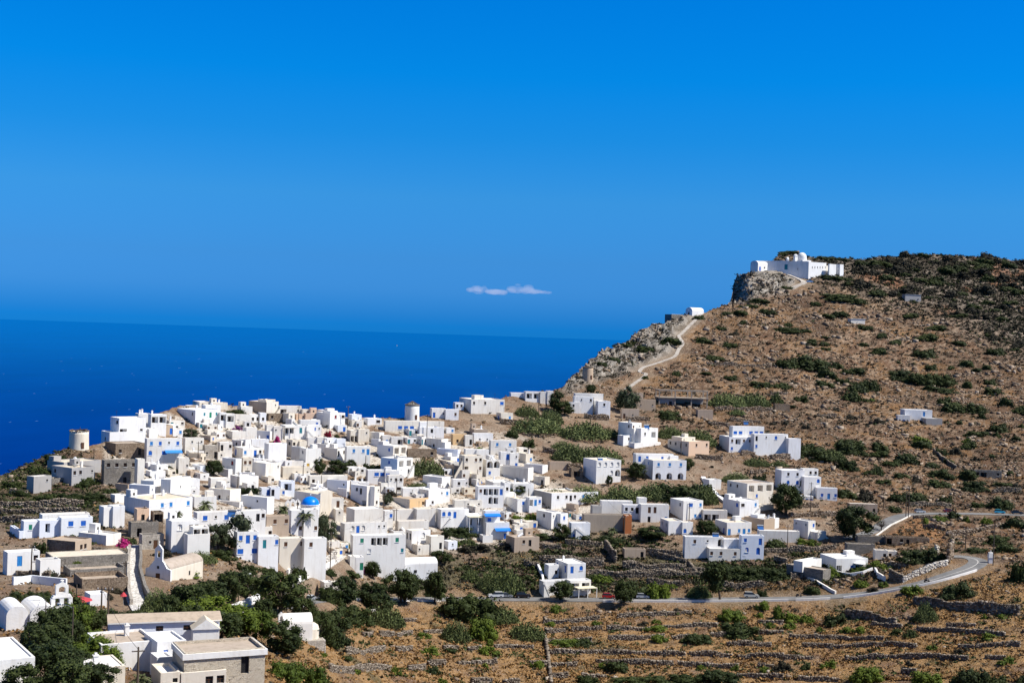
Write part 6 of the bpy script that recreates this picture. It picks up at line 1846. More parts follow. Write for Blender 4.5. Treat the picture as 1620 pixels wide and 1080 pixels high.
# the dark scrub of the upper hill
k = 0
g = np.random.default_rng(77)
while k < 120:
    px, py = g.uniform(1335, 1640), g.uniform(404, 600)
    if not in_poly(np.array([px]), np.array([py]), Z_TOP)[0]: continue
    if py < np.interp(px, RIDGE[:, 0], RIDGE[:, 1]) + 1.5: continue
    w = g.uniform(9, 30) * (0.75 + 0.4 * (py < 470))
    plant('scrub' if g.uniform() < 0.55 else 'shrub', px, py, w, w * g.uniform(0.32, 0.5)); k += 1
for px, py, w, h in ((1247, 401, 26, 5), (1238, 404, 14, 7), (1305, 410, 24, 6), (1332, 412, 20, 5), (1200, 478, 30, 9), (1170, 497, 22, 9), (1214, 497, 24, 10), (1245, 456, 18, 7), (1290, 484, 16, 8), (1325, 476, 60, 13), (1350, 480, 40, 12), (1315, 442, 30, 9), (1328, 441, 12, 7),
                     (1184, 486, 30, 6), (1330, 500, 22, 9), (1060, 545, 30, 14), (1020, 553, 26, 12), (968, 575, 24, 10), (950, 582, 18, 9), (1000, 540, 20, 7), (985, 548, 26, 6), (1105, 505, 16, 8), (1112, 541, 24, 9), (1155, 548, 20, 8), (1130, 570, 26, 9), (1020, 600, 10, 7), (1070, 592, 14, 9),
                     (1150, 497, 18, 6), (1140, 520, 16, 6), (1176, 513, 12, 9), (1247, 515, 14, 8), (1245, 524, 38, 9), (1275, 526, 16, 6), (1308, 502, 22, 8), (1368, 520, 22, 9), (1394, 555, 20, 9), (1365, 546, 16, 7), (1284, 540, 14, 6), (1305, 535, 12, 6), (1415, 545, 18, 7), (1440, 502, 22, 9), (1480, 520, 30, 10), (1515, 545, 24, 9)):
    plant('shrub', px, py, w, h)


# ------------------------------------------------------------------ palms
def palm_crown(seed, n=46):
    r = np.random.default_rng(seed)
    V, Q, tint = [], [], []
    for k in range(n):
        az = r.uniform(0, 2 * math.pi); el = r.uniform(-0.5, 1.25); L = r.uniform(0.85, 1.15)
        prev = None
        for j in range(7):
            t = j / 6
            rad = L * (t * math.cos(el) * 0.95 + 0.05 * t)
            z = L * (t * math.sin(el) - 0.55 * t * t)
            c = np.array((rad * math.cos(az), rad * math.sin(az), z))
            side = np.array((-math.sin(az), math.cos(az), 0)) * 0.13 * math.sin(math.pi * min(1, t * 0.9 + 0.12))
            if prev is not None:
                pc, ps = prev
                for sg in (-1, 1):      # leaflets hang to both sides in a V
                    b = len(V)
                    dn = np.array((0, 0, -0.06))
                    V += [pc, pc + (c - pc) * 0.6, c + sg * side + dn, pc + sg * ps + dn]
                    Q.append((b, b + 1, b + 2, b + 3)); tint += [r.uniform(0, 0.9)] * 4
            prev = (c, side)
    return mesh_np('crown', np.array(V), np.array(Q), MAT['leaf_palm'], attrs={'tint': np.array(tint)})


PALM = [palm_crown(300 + k) for k in range(3)]
for px, pyb, trunk, rad, lab in ((482, 852, 38, 17, 'tall palm with drooping fronds in front of the blue dome'), (447, 826, 20, 17.5, 'bushy palm left of the blue dome church'), (324, 810, 12, 16.5, 'short spreading palm beside the tan roofed long house'),
                                 (281, 826, 13, 12, 'small palm by the stone hut near the left lane'), (172, 985, 14, 22, 'dark palm with hanging fronds beside the red parasol'), (222, 1082, 12, 20, 'palm in front of the large flat roofed white house'), (400, 1098, 12, 26, 'palm at the bottom corner of the beige stone house'),
                                 (524, 850, 14, 13, 'thin ragged palm right of the dark courtyard tree'), (968, 846, 8, 11, 'low palm in the garden left of the unfinished building'), (230, 1060, 8, 14, 'small palm beside the utility pole at the bottom')):
    D = float(depth_at(px, pyb)); s = D / F
    t = empty('palm_tree', seat(px, pyb, D=D), random.uniform(0, 6)); tag(t, lab, 'palm')
    m = MB(); h = trunk * s; q = max(0.18, rad * s * 0.06)
    m.tube([(0, 0, -1), (0.03 * h, 0, h * 0.5), (0, 0, h + 0.2)], [q * 1.25, q, q * 1.1], MAT['bark'], 9); m.build('trunk', t)
    cr = link('crown', random.choice(PALM), t, (0, 0, h)); cr.scale = (rad * s,) * 3
    OCC.append((px - rad, pyb - trunk - rad, px + rad, pyb))

# leafless fig tree below the upper road
D = float(depth_at(1394, 838)); t = empty('bare_tree', seat(1394, 836, D=D)); tag(t, 'leafless grey tree beside the hairpin of the upper road', 'tree')
m = MB(); m.tube([(0, 0, -0.5), (0.1, 0, 1.2)], [0.25, 0.2], MAT['bark'], 7); m.build('trunk', t)
m = MB()
for k in range(26):
    a, e = random.uniform(0, 6.28), random.uniform(0.3, 1.2)
    d1 = Vector((math.cos(a) * math.cos(e), math.sin(a) * math.cos(e), math.sin(e)))
    p1 = Vector((0.1, 0, 1.1)) + d1 * random.uniform(1.2, 2.2)
    m.tube([(0.1, 0, 1.1), tuple(p1)], [0.09, 0.05], MAT['bark'], 5, False)
    for j in range(3):
        d2 = (d1 + Vector((random.gauss(0, .5), random.gauss(0, .5), random.gauss(0.2, .4)))).normalized()
        m.tube([tuple(p1), tuple(p1 + d2 * random.uniform(0.9, 1.8))], [0.045, 0.02], MAT['bark'], 4, False)
m.build('branches', t)
# ------------------------------------------------------------------ dry stone walls
def stones(P, ux, sizes, r, jit=0.22):
    """jittered blocks: centres P (n x 3), direction ux (n x 3 unit, horizontal), sizes (n x 3)"""
    n = len(P)
    uy = np.stack([-ux[:, 1], ux[:, 0], np.zeros(n)], 1)
    uz = np.array((0, 0, 1.0))[None]
    V = np.zeros((n, 8, 3))
    for k, (a, b, c) in enumerate(((-1, -1, -1), (1, -1, -1), (1, 1, -1), (-1, 1, -1), (-1, -1, 1), (1, -1, 1), (1, 1, 1), (-1, 1, 1))):
        f = 1 + r.uniform(-jit, jit, (n, 3))
        V[:, k] = P + (ux * (a * sizes[:, :1] * f[:, :1]) + uy * (b * sizes[:, 1:2] * f[:, 1:2]) + uz * (c * sizes[:, 2:] * f[:, 2:])) / 2
    Q = (np.arange(n)[:, None, None] * 8 + np.array([(0, 1, 5, 4), (1, 2, 6, 5), (2, 3, 7, 6), (3, 0, 4, 7), (4, 5, 6, 7), (3, 2, 1, 0)])[None]).reshape(-1, 4)
    return V.reshape(-1, 3), Q


def stone_mat(key, cols):
    m, nt, b = new_mat(key)
    a = N(nt, 'ShaderNodeAttribute', attribute_name='tint')
    rp = N(nt, 'ShaderNodeValToRGB')
    while len(rp.color_ramp.elements) < len(cols): rp.color_ramp.elements.new(0.5)
    for i, (e, c) in enumerate(zip(rp.color_ramp.elements, cols)): e.position, e.color = i / (len(cols) - 1), (*c, 1)
    nt.links.new(a.outputs['Fac'], rp.inputs[0])
    f = noise_fac(nt, 3.0, 0.3, 0.7, 4, wpos(nt))
    nt.links.new(mix(nt, 1.0, rp.outputs[0], mix(nt, f, (0.7, 0.7, 0.7), (1.2, 1.2, 1.2)), 'MULTIPLY'), b.inputs['Base Color'])
    b.inputs['Roughness'].default_value = 0.95
    b.inputs['Specular IOR Level'].default_value = 0.1
    MAT[key] = m
    return m


stone_mat('drystone', [(0.095, 0.072, 0.053), (0.16, 0.128, 0.096), (0.23, 0.188, 0.145), (0.37, 0.315, 0.25)])
stone_mat('rockfall', [(0.10, 0.066, 0.042), (0.17, 0.120, 0.080), (0.27, 0.205, 0.148), (0.46, 0.385, 0.305)])
stone_mat('palestone', [(0.40, 0.35, 0.29), (0.52, 0.47, 0.40), (0.62, 0.57, 0.50), (0.70, 0.66, 0.60)])


def dry_wall(pts, h=1.15, label=None, mat='drystone', size=0.42, name='dry_stone_wall', desc=None, group=None):
    P = [seat(x, y) for x, y in pts]
    fine = []
    for a, b in zip(P, P[1:]):
        n = max(1, int((b - a).length / (size * 0.95)))
        for k in range(n):
            q = a.lerp(b, k / n); fine.append(q)
    g = np.array([tuple(q) for q in fine])
    if len(g) < 3: return
    zt = np.array([ground_z(x, y, z) for x, y, z in g])
    k = np.ones(9) / 9
    zt = np.convolve(np.pad(zt, 4, mode='edge'), k, 'valid')
    t = np.gradient(g[:, :2], axis=0); t /= np.linalg.norm(t, axis=1)[:, None] + 1e-9
    hv = h * (0.65 + 0.7 * vnoise(g[:, 0] / 5, g[:, 1] / 5, 5))
    C, U, S, T = [], [], [], []
    rws = int(h * 1.4 / (size * 0.62)) + 2
    for j in range(-1, rws):
        z = j * size * 0.62
        ok = z < hv
        nn = ok.sum()
        if not nn: continue
        c = np.stack([g[ok, 0] + t[ok, 0] * rng.uniform(-.15, .15, nn), g[ok, 1] + t[ok, 1] * rng.uniform(-.15, .15, nn), zt[ok] + z], 1)
        c[:, :2] += np.stack([-t[ok, 1], t[ok, 0]], 1) * rng.uniform(-.1, .1, (nn, 1))
        C.append(c); U.append(np.stack([t[ok, 0], t[ok, 1], np.zeros(nn)], 1))
        S.append(np.stack([size * rng.uniform(0.75, 1.35, nn), 0.75 * rng.uniform(0.8, 1.15, nn), size * 0.66 * rng.uniform(0.75, 1.25, nn)], 1)); T.append(rng.uniform(0, 1, nn))
    C, U, S, T = map(np.concatenate, (C, U, S, T))
    V, Q = stones(C, U, S, rng)
    o = link(name, mesh_np(name, V, Q, MAT[mat], attrs={'tint': np.repeat(T, 8)}))
    mx, my = pts[len(pts) // 2] if len(pts) > 2 else ((pts[0][0] + pts[1][0]) / 2, (pts[0][1] + pts[1][1]) / 2)
    L = abs(pts[-1][0] - pts[0][0])
    a = 'long' if L > 90 else 'short' if L < 32 else 'low'
    tag(o, label or where_label(f'{a} {desc or "dry stone terrace wall"}', mx, my) or f'{a} dry stone wall', 'wall', group, 'thing')


def W__(x, y, s, rows, **k):
    for r in rows: dry_wall([(x + a / s, y + b / s) for a, b in r], **k)


W__(500, 900, 4.05, [[(195, 540), (320, 535), (440, 520)], [(515, 525), (615, 515)], [(410, 430), (500, 425)], [(520, 432), (615, 415)], [(695, 415), (820, 405)], [(590, 645), (700, 640)], [(255, 650), (380, 640), (480, 640)], [(905, 607), (1160, 602)],
                     [(820, 512), (910, 507)], [(975, 517), (1060, 512)], [(1145, 507), (1290, 502), (1400, 507)], [(1375, 622), (1490, 612)], [(1480, 405), (1600, 400)], [(85, 652), (240, 652)], [(1000, 727), (1130, 727)], [(1200, 727), (1310, 731)],
                     [(560, 332), (650, 330)], [(300, 430), (360, 425)], [(720, 610), (830, 612)]])
dry_wall([(861, 1005), (866, 1030), (869, 1055), (872, 1082)], 0.9, 'stone wall running straight down the slope between the terraces')
W__(860, 880, 4.263, [[(10, 507), (150, 505)], [(190, 502), (400, 497)], [(430, 502), (640, 492), (830, 482), (1180, 472)], [(0, 452), (180, 447), (380, 422)], [(500, 417), (700, 402), (1000, 387)], [(20, 577), (330, 572)], [(440, 562), (820, 547)],
                      [(870, 557), (1000, 552)], [(1130, 537), (1270, 542)], [(1430, 527), (1620, 522)], [(40, 657), (390, 652)], [(400, 657), (700, 662), (960, 677)], [(985, 657), (1280, 672)], [(1310, 677), (1620, 682)], [(60, 742), (230, 737)],
                      [(355, 717), (560, 732), (880, 737)], [(910, 737), (1320, 747)], [(1450, 742), (1560, 747)], [(40, 817), (170, 812)], [(260, 817), (430, 812)], [(1310, 817), (1620, 832)], [(1240, 602), (1540, 602)], [(1450, 452), (1620, 452)]])
W__(860, 880, 4.263, [[(300, 140), (480, 137), (700, 130), (930, 125)], [(540, 85), (740, 88), (960, 88)], [(0, 38), (410, 62)], [(700, 192), (950, 202)], [(1090, 165), (1170, 162)], [(960, 110), (1090, 112)]], h=1.9)
W__(1240, 880, 4.263, [[(40, 557), (360, 552), (680, 562)], [(130, 607), (700, 602), (900, 612)], [(0, 692), (200, 692)], [(420, 692), (700, 687), (1060, 682)], [(1060, 692), (1250, 702)], [(900, 502), (1250, 522), (1500, 532)], [(1180, 612), (1600, 602)],
                       [(100, 832), (380, 832)], [(800, 782), (900, 787)], [(1360, 692), (1500, 692)], [(600, 460), (800, 480)], [(1100, 480), (1300, 470)]])
W__(1240, 880, 4.263, [[(880, 312), (1100, 352), (1350, 382), (1600, 392)], [(420, 400), (640, 430), (760, 470)]], h=2.4, size=0.6, desc='broken rock ledge wall')
dry_wall([(1407, 917), (1429, 918)], 2.6, 'square dark corner of the roadside stone wall', size=0.4)
dry_wall([(1429, 918), (1450, 910), (1472, 902), (1499, 894)], 1.6, 'pale roadside stone wall climbing to the bend', mat='palestone')
dry_wall([(1500, 893), (1505, 886), (1507, 878)], 4.6, 'tall tan rock pillar wall at the inner bend', mat='rockfall', size=0.7)
dry_wall([(1480, 889), (1484, 887)], 4.2, 'narrow pale stone pillar in front of the dark hedge', mat='palestone', size=0.5)
W__(1040, 780, 5.4, [[(915, 505), (1250, 500), (1530, 480)], [(0, 552), (130, 575), (250, 602)], [(0, 712), (400, 707)], [(560, 800), (920, 800)], [(1000, 590), (1110, 610)], [(1140, 730), (1300, 720)], [(260, 620), (330, 700)]], h=1.8)
W__(780, 780, 5.4, [[(600, 592), (950, 592)], [(820, 702), (1080, 722), (1620, 707)], [(1110, 642), (1620, 652)], [(395, 462), (590, 482)], [(1310, 530), (1620, 560)], [(400, 570), (590, 590)], [(270, 620), (400, 640)], [(620, 440), (940, 450)]], h=2.0)
dry_wall([(957, 868), (966, 878), (974, 890)], 3.0, 'steep dark wall end stepping down between the fields')
W__(0, 780, 5.4, [[(800, 522), (1110, 517)], [(150, 700), (430, 720)]], h=1.3)
W__(0, 620, 5.4, [[(0, 985), (400, 982), (720, 962)], [(0, 1035), (700, 1040)], [(880, 920), (1080, 900)], [(90, 870), (240, 880)], [(0, 1110), (330, 1120)]], h=1.7, desc='dark stone field wall')
strip_wall('lane_wall', [(205, 868), (203, 890), (203, 915), (204, 940), (208, 955)], 1.4, 0.6, MAT['stone_pale'], 'pale wall along the left edge of the cobbled lane')
strip_wall('lane_wall', [(222, 868), (223, 890), (221, 905), (226, 925), (230, 940), (242, 962)], 1.5, 0.6, MAT['stone_grey'], 'rough wall along the right edge of the cobbled lane')
dry_wall([(477, 901), (500, 898), (531, 891)], 3.6, 'pale stone retaining wall below the cream and white house', mat='palestone', size=0.5)
strip_wall('ramp_wall', [(362, 962), (385, 953), (409, 942)], 1.6, 0.7, MAT['white'], 'white parapet of the lower ramp between the trees', cap=MAT['white'])
strip_wall('ramp_wall', [(455, 899), (475, 886), (493, 874)], 1.2, 0.6, MAT['white'], 'short white stair parapet climbing to the cream house', cap=MAT['white'])
strip_wall('ramp_wall', [(460, 928), (480, 914), (512, 903), (528, 893)], 1.2, 0.6, MAT['white'], 'white parapet along the upper ramp')
strip_wall('ramp_wall', [(440, 932), (462, 918), (488, 906)], 0.9, 1.6, MAT['white'], 'broad white bench wall beside the upper ramp')
W__(1100, 520, 5.4, [[(170, 702), (420, 700), (660, 705)], [(100, 302), (400, 322), (650, 322)], [(300, 790), (560, 800)], [(640, 560), (790, 570)], [(1050, 745), (1210, 745)], [(200, 830), (290, 840)]], h=1.6, mat='rockfall', desc='tan dry stone wall')
W__(780, 600, 5.4, [[(780, 330), (880, 345), (995, 352)], [(300, 440), (480, 462)], [(430, 620), (590, 650)], [(1140, 350), (1330, 355)], [(60, 380), (250, 395)], [(640, 780), (760, 775)]], h=2.2, mat='rockfall', desc='tan dry stone wall')
W__(1320, 640, 5.4, [[(1350, 742), (1600, 742)], [(850, 402), (930, 470), (1040, 546)], [(680, 985), (960, 985)], [(640, 870), (1000, 860)]], h=1.6)
W__(1320, 780, 5.4, [[(960, 362), (1180, 332), (1420, 302)], [(760, 300), (960, 320)], [(430, 630), (660, 625)], [(1420, 302), (1620, 300)]], h=1.5, mat='rockfall', desc='tan dry stone wall')
W__(1040, 640, 5.4, [[(330, 460), (560, 480)], [(720, 440), (860, 430)], [(980, 470), (1220, 460)], [(800, 590), (940, 585)], [(1130, 960), (1620, 945)], [(1130, 880), (1380, 875)], [(440, 180), (620, 190)]], h=1.7, mat='rockfall', desc='tan dry stone wall')
strip_wall('roadside_wall', [(1382, 851), (1396, 840), (1410, 830), (1428, 822), (1440, 816)], 0.45, 0.35, MAT['road_white'], 'curved white kerb wall of the hairpin on the upper road')
strip_wall('garden_wall', [(1322, 905), (1345, 909), (1365, 907), (1380, 902)], 1.0, 0.5, MAT['white'], 'curving white garden wall under the bungalow terrace')
strip_wall('garden_wall', [(1384, 905), (1388, 912), (1400, 919)], 1.3, 0.5, MAT['white'], 'white gate wall stepping down to the road')
strip_wall('field_wall', [(1245, 897), (1272, 912), (1300, 927), (1322, 936)], 0.9, 0.6, MAT['old_white'], 'pale slanting wall running down to the road from the box room house')
strip_wall('stair_wall', [(1112, 757), (1122, 772), (1135, 786), (1148, 796)], 0.9, 1.6, MAT['white'], 'long white stairway slanting down beside the prickly pears')
strip_wall('garden_wall', [(850, 896), (858, 915), (862, 938)], 1.4, 0.6, MAT['white'], 'curved white side wall left of the roadside tavern')
strip_wall('garden_wall', [(20, 925), (50, 922), (75, 925), (105, 928)], 1.6, 0.5, MAT['blue_white'], 'long bluish white wall above the church nave', D=None)


# ------------------------------------------------------------------ poles
def pole_mesh():
    m = MB()
    m.tube([(0, 0, -1.5), (0, 0, 0.5), (0, 0, 1.0)], [0.16, 0.15, 0.11], MAT['pole_wood'], 8)
    return m


POLES = [(148, 709, 738), (302, 676, 711), (313, 698, 731), (408, 653, 681), (472, 642, 674), (484, 704, 738), (479, 735, 763), (508, 751, 774), (376, 746, 774), (294, 764, 785), (282, 787, 812), (550, 642, 677), (675, 655, 694), (578, 720, 742),
         (599, 768, 798), (627, 757, 787), (626, 804, 849), (606, 780, 822), (727, 716, 738), (852, 620, 654), (938, 628, 652), (1022, 657, 672), (836, 772, 789), (936, 763, 794), (798, 804, 848), (987, 815, 856), (1077, 697, 721), (1090, 795, 823), (1162, 816, 838),
         (1282, 762, 810), (1245, 830, 878), (1359, 642, 679), (1398, 775, 803), (1433, 771, 818), (1437, 768, 818), (1527, 832, 871), (1571, 828, 893), (227, 800, 846), (49, 861, 913), (197, 884, 926), (120, 924, 970), (71, 948, 1005), (159, 927, 1000), (170, 927, 1000),
         (217, 1018, 1090), (113, 958, 1040), (522, 847, 906), (377, 900, 950), (470, 790, 812), (1302, 540, 552), (755, 742, 757), (1322, 760, 776)]
LAMPS = {(71, 948, 1005): -1, (113, 958, 1040): -1, (377, 900, 950): 1}
pole_at = {}
for q in POLES:
    px, y0, y1 = q
    D = float(depth_at(px, y1)); h = max((y1 - y0) * D / F, 3.0)
    lamp = q in LAMPS
    t = empty('street_lamp' if lamp else 'utility_pole', seat(px, y1, D=D), random.uniform(-0.5, 0.5))
    m = MB(); m.tube([(0, 0, -1.5), (0.02, 0, h * 0.5), (0.0, 0.03, h)], [0.17, 0.14, 0.10] if not lamp else [0.11, 0.09, 0.07], MAT['pole_wood'], 7); m.build('pole', t)
    pole_at[q] = t.location + Vector((0, 0, h - 0.3))
    if lamp:
        sg = LAMPS[q]
        m = MB(); m.tube([(0, 0, h - 0.3), (sg * 0.8, 0, h), (sg * 1.9, 0, h + 0.05)], 0.05, MAT['metal_grey'], 6); m.build('arm', t)
        m = MB(); m.box((sg * 2.2, 0, h - 0.02), (0.8, 0.3, 0.16), MAT['frame_white'], taper=0.8); m.build('lamp_head', t)
        tag(t, where_label('street lamp on a thin pole', px, (y0 + y1) / 2), 'street lamp')
    else:
        if h > 5:
            m = MB(); m.box((0, 0, h - 0.55), (1.5, 0.12, 0.12), MAT['pole_wood'])
            m.build('crossarm', t)
            for k in (-0.6, 0, 0.6):
                m = MB(); m.box((k, 0, h - 0.43), (0.09, 0.09, 0.2), MAT['frame_white']); m.build('insulator', t)
        tag(t, where_label('wooden utility pole', px, (y0 + y1) / 2), 'utility pole')
WIRES = [((1571, 828, 893), (1527, 832, 871)), ((1527, 832, 871), (1437, 768, 818)), ((1433, 771, 818), (1398, 775, 803)), ((217, 1018, 1090), (159, 927, 1000)), ((522, 847, 906), (626, 804, 849)), ((227, 800, 846), (282, 787, 812)), ((626, 804, 849), (606, 780, 822)),
         ((71, 948, 1005), (49, 861, 913)), ((1245, 830, 878), (1282, 762, 810)), ((987, 815, 856), (936, 763, 794)), ((798, 804, 848), (836, 772, 789)), ((197, 884, 926), (227, 800, 846)), ((120, 924, 970), (159, 927, 1000))]
for a, b in WIRES:
    A, B = pole_at[a], pole_at[b]
    m = MB(); L = (B - A).length
    m.tube([A.lerp(B, k / 10) - Vector((0, 0, 0.10 * L ** 0.5 * 4 * (k / 10) * (1 - k / 10))) for k in range(11)], 0.022, MAT['rubber'], 4, False)
    o = m.build('power_cable'); x, y = project((A + B) / 2)
    tag(o, where_label('thin sagging power cable', x, y), 'cable')

# ------------------------------------------------------------------ cars
def carpaint(key, col):
    m, nt, b = new_mat(key); b.inputs['Base Color'].default_value = (*col, 1); b.inputs['Roughness'].default_value = 0.28; b.inputs['Metallic'].default_value = 0.25; b.inputs['Coat Weight'].default_value = 0.6
    return m


CARCOL = {k: carpaint('car_' + k, c) for k, c in dict(silver=(0.42, 0.44, 0.46), white=(0.72, 0.72, 0.70), black=(0.012, 0.012, 0.016), red=(0.42, 0.01, 0.015), grey=(0.22, 0.23, 0.25), navy=(0.02, 0.028, 0.06), beige=(0.50, 0.48, 0.42), turquoise=(0.05, 0.42, 0.55), maroon=(0.16, 0.012, 0.02), blue=(0.20, 0.34, 0.55)).items()}
paint('headlight', (0.8, 0.8, 0.78), 0.2); paint('taillight', (0.35, 0.01, 0.01), 0.3)
SHAPES = {  # side outline of body (x along the car, z), glasshouse outline, width
    'hatch': ([(-1.9, .35), (-1.95, .75), (-1.85, 1.0), (1.0, .98), (1.75, .82), (1.92, .6), (1.9, .32)], [(-1.75, .98), (-1.45, 1.46), (0.25, 1.50), (1.05, .97)], 1.66),
    'suv': ([(-2.2, .42), (-2.28, .9), (-2.2, 1.12), (1.0, 1.08), (2.05, .98), (2.25, .72), (2.2, .4)], [(-2.1, 1.1), (-1.9, 1.72), (0.2, 1.75), (1.1, 1.07)], 1.85),
    'sedan': ([(-2.15, .35), (-2.2, .75), (-2.1, .98), (-1.4, 1.0), (1.0, .97), (1.95, .82), (2.15, .6), (2.12, .32)], [(-1.55, .98), (-0.95, 1.43), (0.25, 1.45), (1.1, .96)], 1.72),
    'pickup': ([(-2.5, .5), (-2.55, 1.02), (-0.45, 1.02), (-0.4, 1.05), (1.1, 1.05), (2.2, .95), (2.4, .7), (2.38, .45)], [(-0.4, 1.04), (-0.25, 1.68), (0.6, 1.70), (1.3, 1.03)], 1.78)}


def car(kind, col, px, py, label, ang=None, D=None, road='road', flip=1):
    D = D or float(depth_at(px, py))
    p = at(px, py, D)
    L = ROAD_LINE[road] if road else None
    if road:
        i = int(np.argmin((L[:, 0] - p.x) ** 2 + (L[:, 1] - p.y) ** 2))
        tdir = L[min(i + 2, len(L) - 1)] - L[max(i - 2, 0)]
        a = math.atan2(tdir[1], tdir[0])
        p.z = L[i][2] + 0.066
        n = Vector((-math.sin(a), math.cos(a), 0))
        base = Vector(L[i]); base.z = p.z
        side = max(min((p - base).dot(n), 1.9), -1.4)
        p = base + n * side + Vector((math.cos(a), math.sin(a), 0)) * 0
    else:
        a = ang or 0; p.z = ground_z(p.x, p.y, p.z)
    if ang is not None: a = ang
    t = empty('parked_car' if kind != 'pickup' else 'pickup_truck', p, a + (math.pi if flip < 0 else 0))
    body, glass, w = SHAPES[kind]
    bm_ = MB(); c = CARCOL[col]
    def prism(m, prof, w0, w1, mat, top=False):
        zmin, zmax = min(z for _, z in prof), max(z for _, z in prof)
        def wd(z): return (w0 + (w1 - w0) * (z - zmin) / (zmax - zmin + 1e-6)) / 2
        Lp, Rp = [(x, wd(z), z) for x, z in prof], [(x, -wd(z), z) for x, z in prof]
        m.poly(Lp, mat); m.poly(Rp[::-1], mat)
        for k in range(len(prof)):
            j = (k + 1) % len(prof)
            m.poly([Lp[k], Lp[j], Rp[j], Rp[k]], mat)
    prism(bm_, body, w, w * 0.94, c)
    rx = [q for q in glass]
    zt = max(z for _, z in glass)
    bm_.box(((glass[1][0] + glass[2][0]) / 2, 0, zt - 0.03), (glass[2][0] - glass[1][0] + 0.1, w * 0.80, 0.06), c)
    for sx in (glass[1], glass[2]):
        pass
    bm_.build('body', t)
    m = MB(); prism(m, glass, w * 0.92, w * 0.76, MAT['glass']); m.build('window', t)
    wr = 0.31 if kind in ('hatch', 'sedan') else 0.37
    for x in (body[0][0] + 0.75, body[-1][0] - 0.8):
        for y in (-1, 1):
            m = MB(); m.tube([(0, -0.1, 0), (0, 0.1, 0)], wr, MAT['rubber'], 14); m.tube([(0, -0.11, 0), (0, 0.11, 0)], wr * 0.55, MAT['metal_grey'], 10)
            m.build('wheel', t, (x, y * (w / 2 - 0.08), wr))
    for y in (-1, 1):
        m = MB(); m.box((body[-1][0] + 0.0, y * w * 0.36, 0.62), (0.08, 0.3, 0.14), MAT['headlight']); m.build('headlight', t)
        m = MB(); m.box((body[0][0] - 0.04, y * w * 0.38, 0.68), (0.08, 0.2, 0.22), MAT['taillight']); m.build('taillight', t)
    tag(t, label, 'car' if kind != 'pickup' else 'pickup truck', 'cars along the roads')


car('hatch', 'silver', 492, 948, 'silver car parked left of the roadside trees below the gabled house')
car('hatch', 'grey', 509, 947, 'grey car half hidden behind the roadside trees', flip=-1)
car('sedan', 'navy', 561, 944, 'dark blue car parked just left of the dark pickup')
car('pickup', 'black', 587, 944, 'dark pickup truck parked under the chapel trees')
car('suv', 'white', 782, 944, 'white estate car left of the small grey van', flip=-1)
car('hatch', 'grey', 800, 943, 'small grey van between the white and black cars')
car('suv', 'black', 829, 944, 'black off-road car left of the tavern')
car('hatch', 'red', 964, 944, 'red car parked right of the tavern')
car('hatch', 'silver', 1016, 945, 'small silver hatchback alone at the road edge')
car('suv', 'beige', 1190, 944, 'pale beige off-road car on the open stretch of road')
car('hatch', 'silver', 1454, 810, 'silver car on the upper road by the hairpin', road='upper_road')
car('sedan', 'maroon', 1500, 810, 'dark red car on the upper road behind a bush', road='upper_road')
car('hatch', 'turquoise', 1580, 811, 'turquoise car on the upper road', road='upper_road')
car('sedan', 'black', 1607, 811, 'black car on the upper road at the right edge', road='upper_road')
car('sedan', 'blue', 1281, 439.5, 'pale blue car parked under the monastery wall', ang=0.2, road=None, D=float(depth_at(1281, 439.5)) - 9)
car('pickup', 'navy', 254, 984, 'dark blue pickup truck at the foot of the cobbled lane', ang=1.2, road=None)

# ------------------------------------------------------------------ a rider and a parked scooter
paint('skin', (0.42, 0.26, 0.18), 0.6); paint('dark_cloth', (0.03, 0.03, 0.035), 0.9); paint('helmet_black', (0.015, 0.015, 0.017), 0.3)


def skin_body(name, joints, edges, mat, parent):
    """one continuous body grown round its bones: joints (x, y, z, radius)"""
    me = bpy.data.meshes.new(name)
    me.from_pydata([j[:3] for j in joints], edges, [])
    o = link(name, me, parent)
    sk = o.modifiers.new('skin', 'SKIN')
    sk.use_smooth_shade = True
    for i, j in enumerate(joints):
        d = me.skin_vertices[0].data[i]
        d.radius = (j[3], j[3]); d.use_root = (i == 0)
    ss = o.modifiers.new('sub', 'SUBSURF'); ss.levels = ss.render_levels = 1
    me.materials.append(mat)
    return o


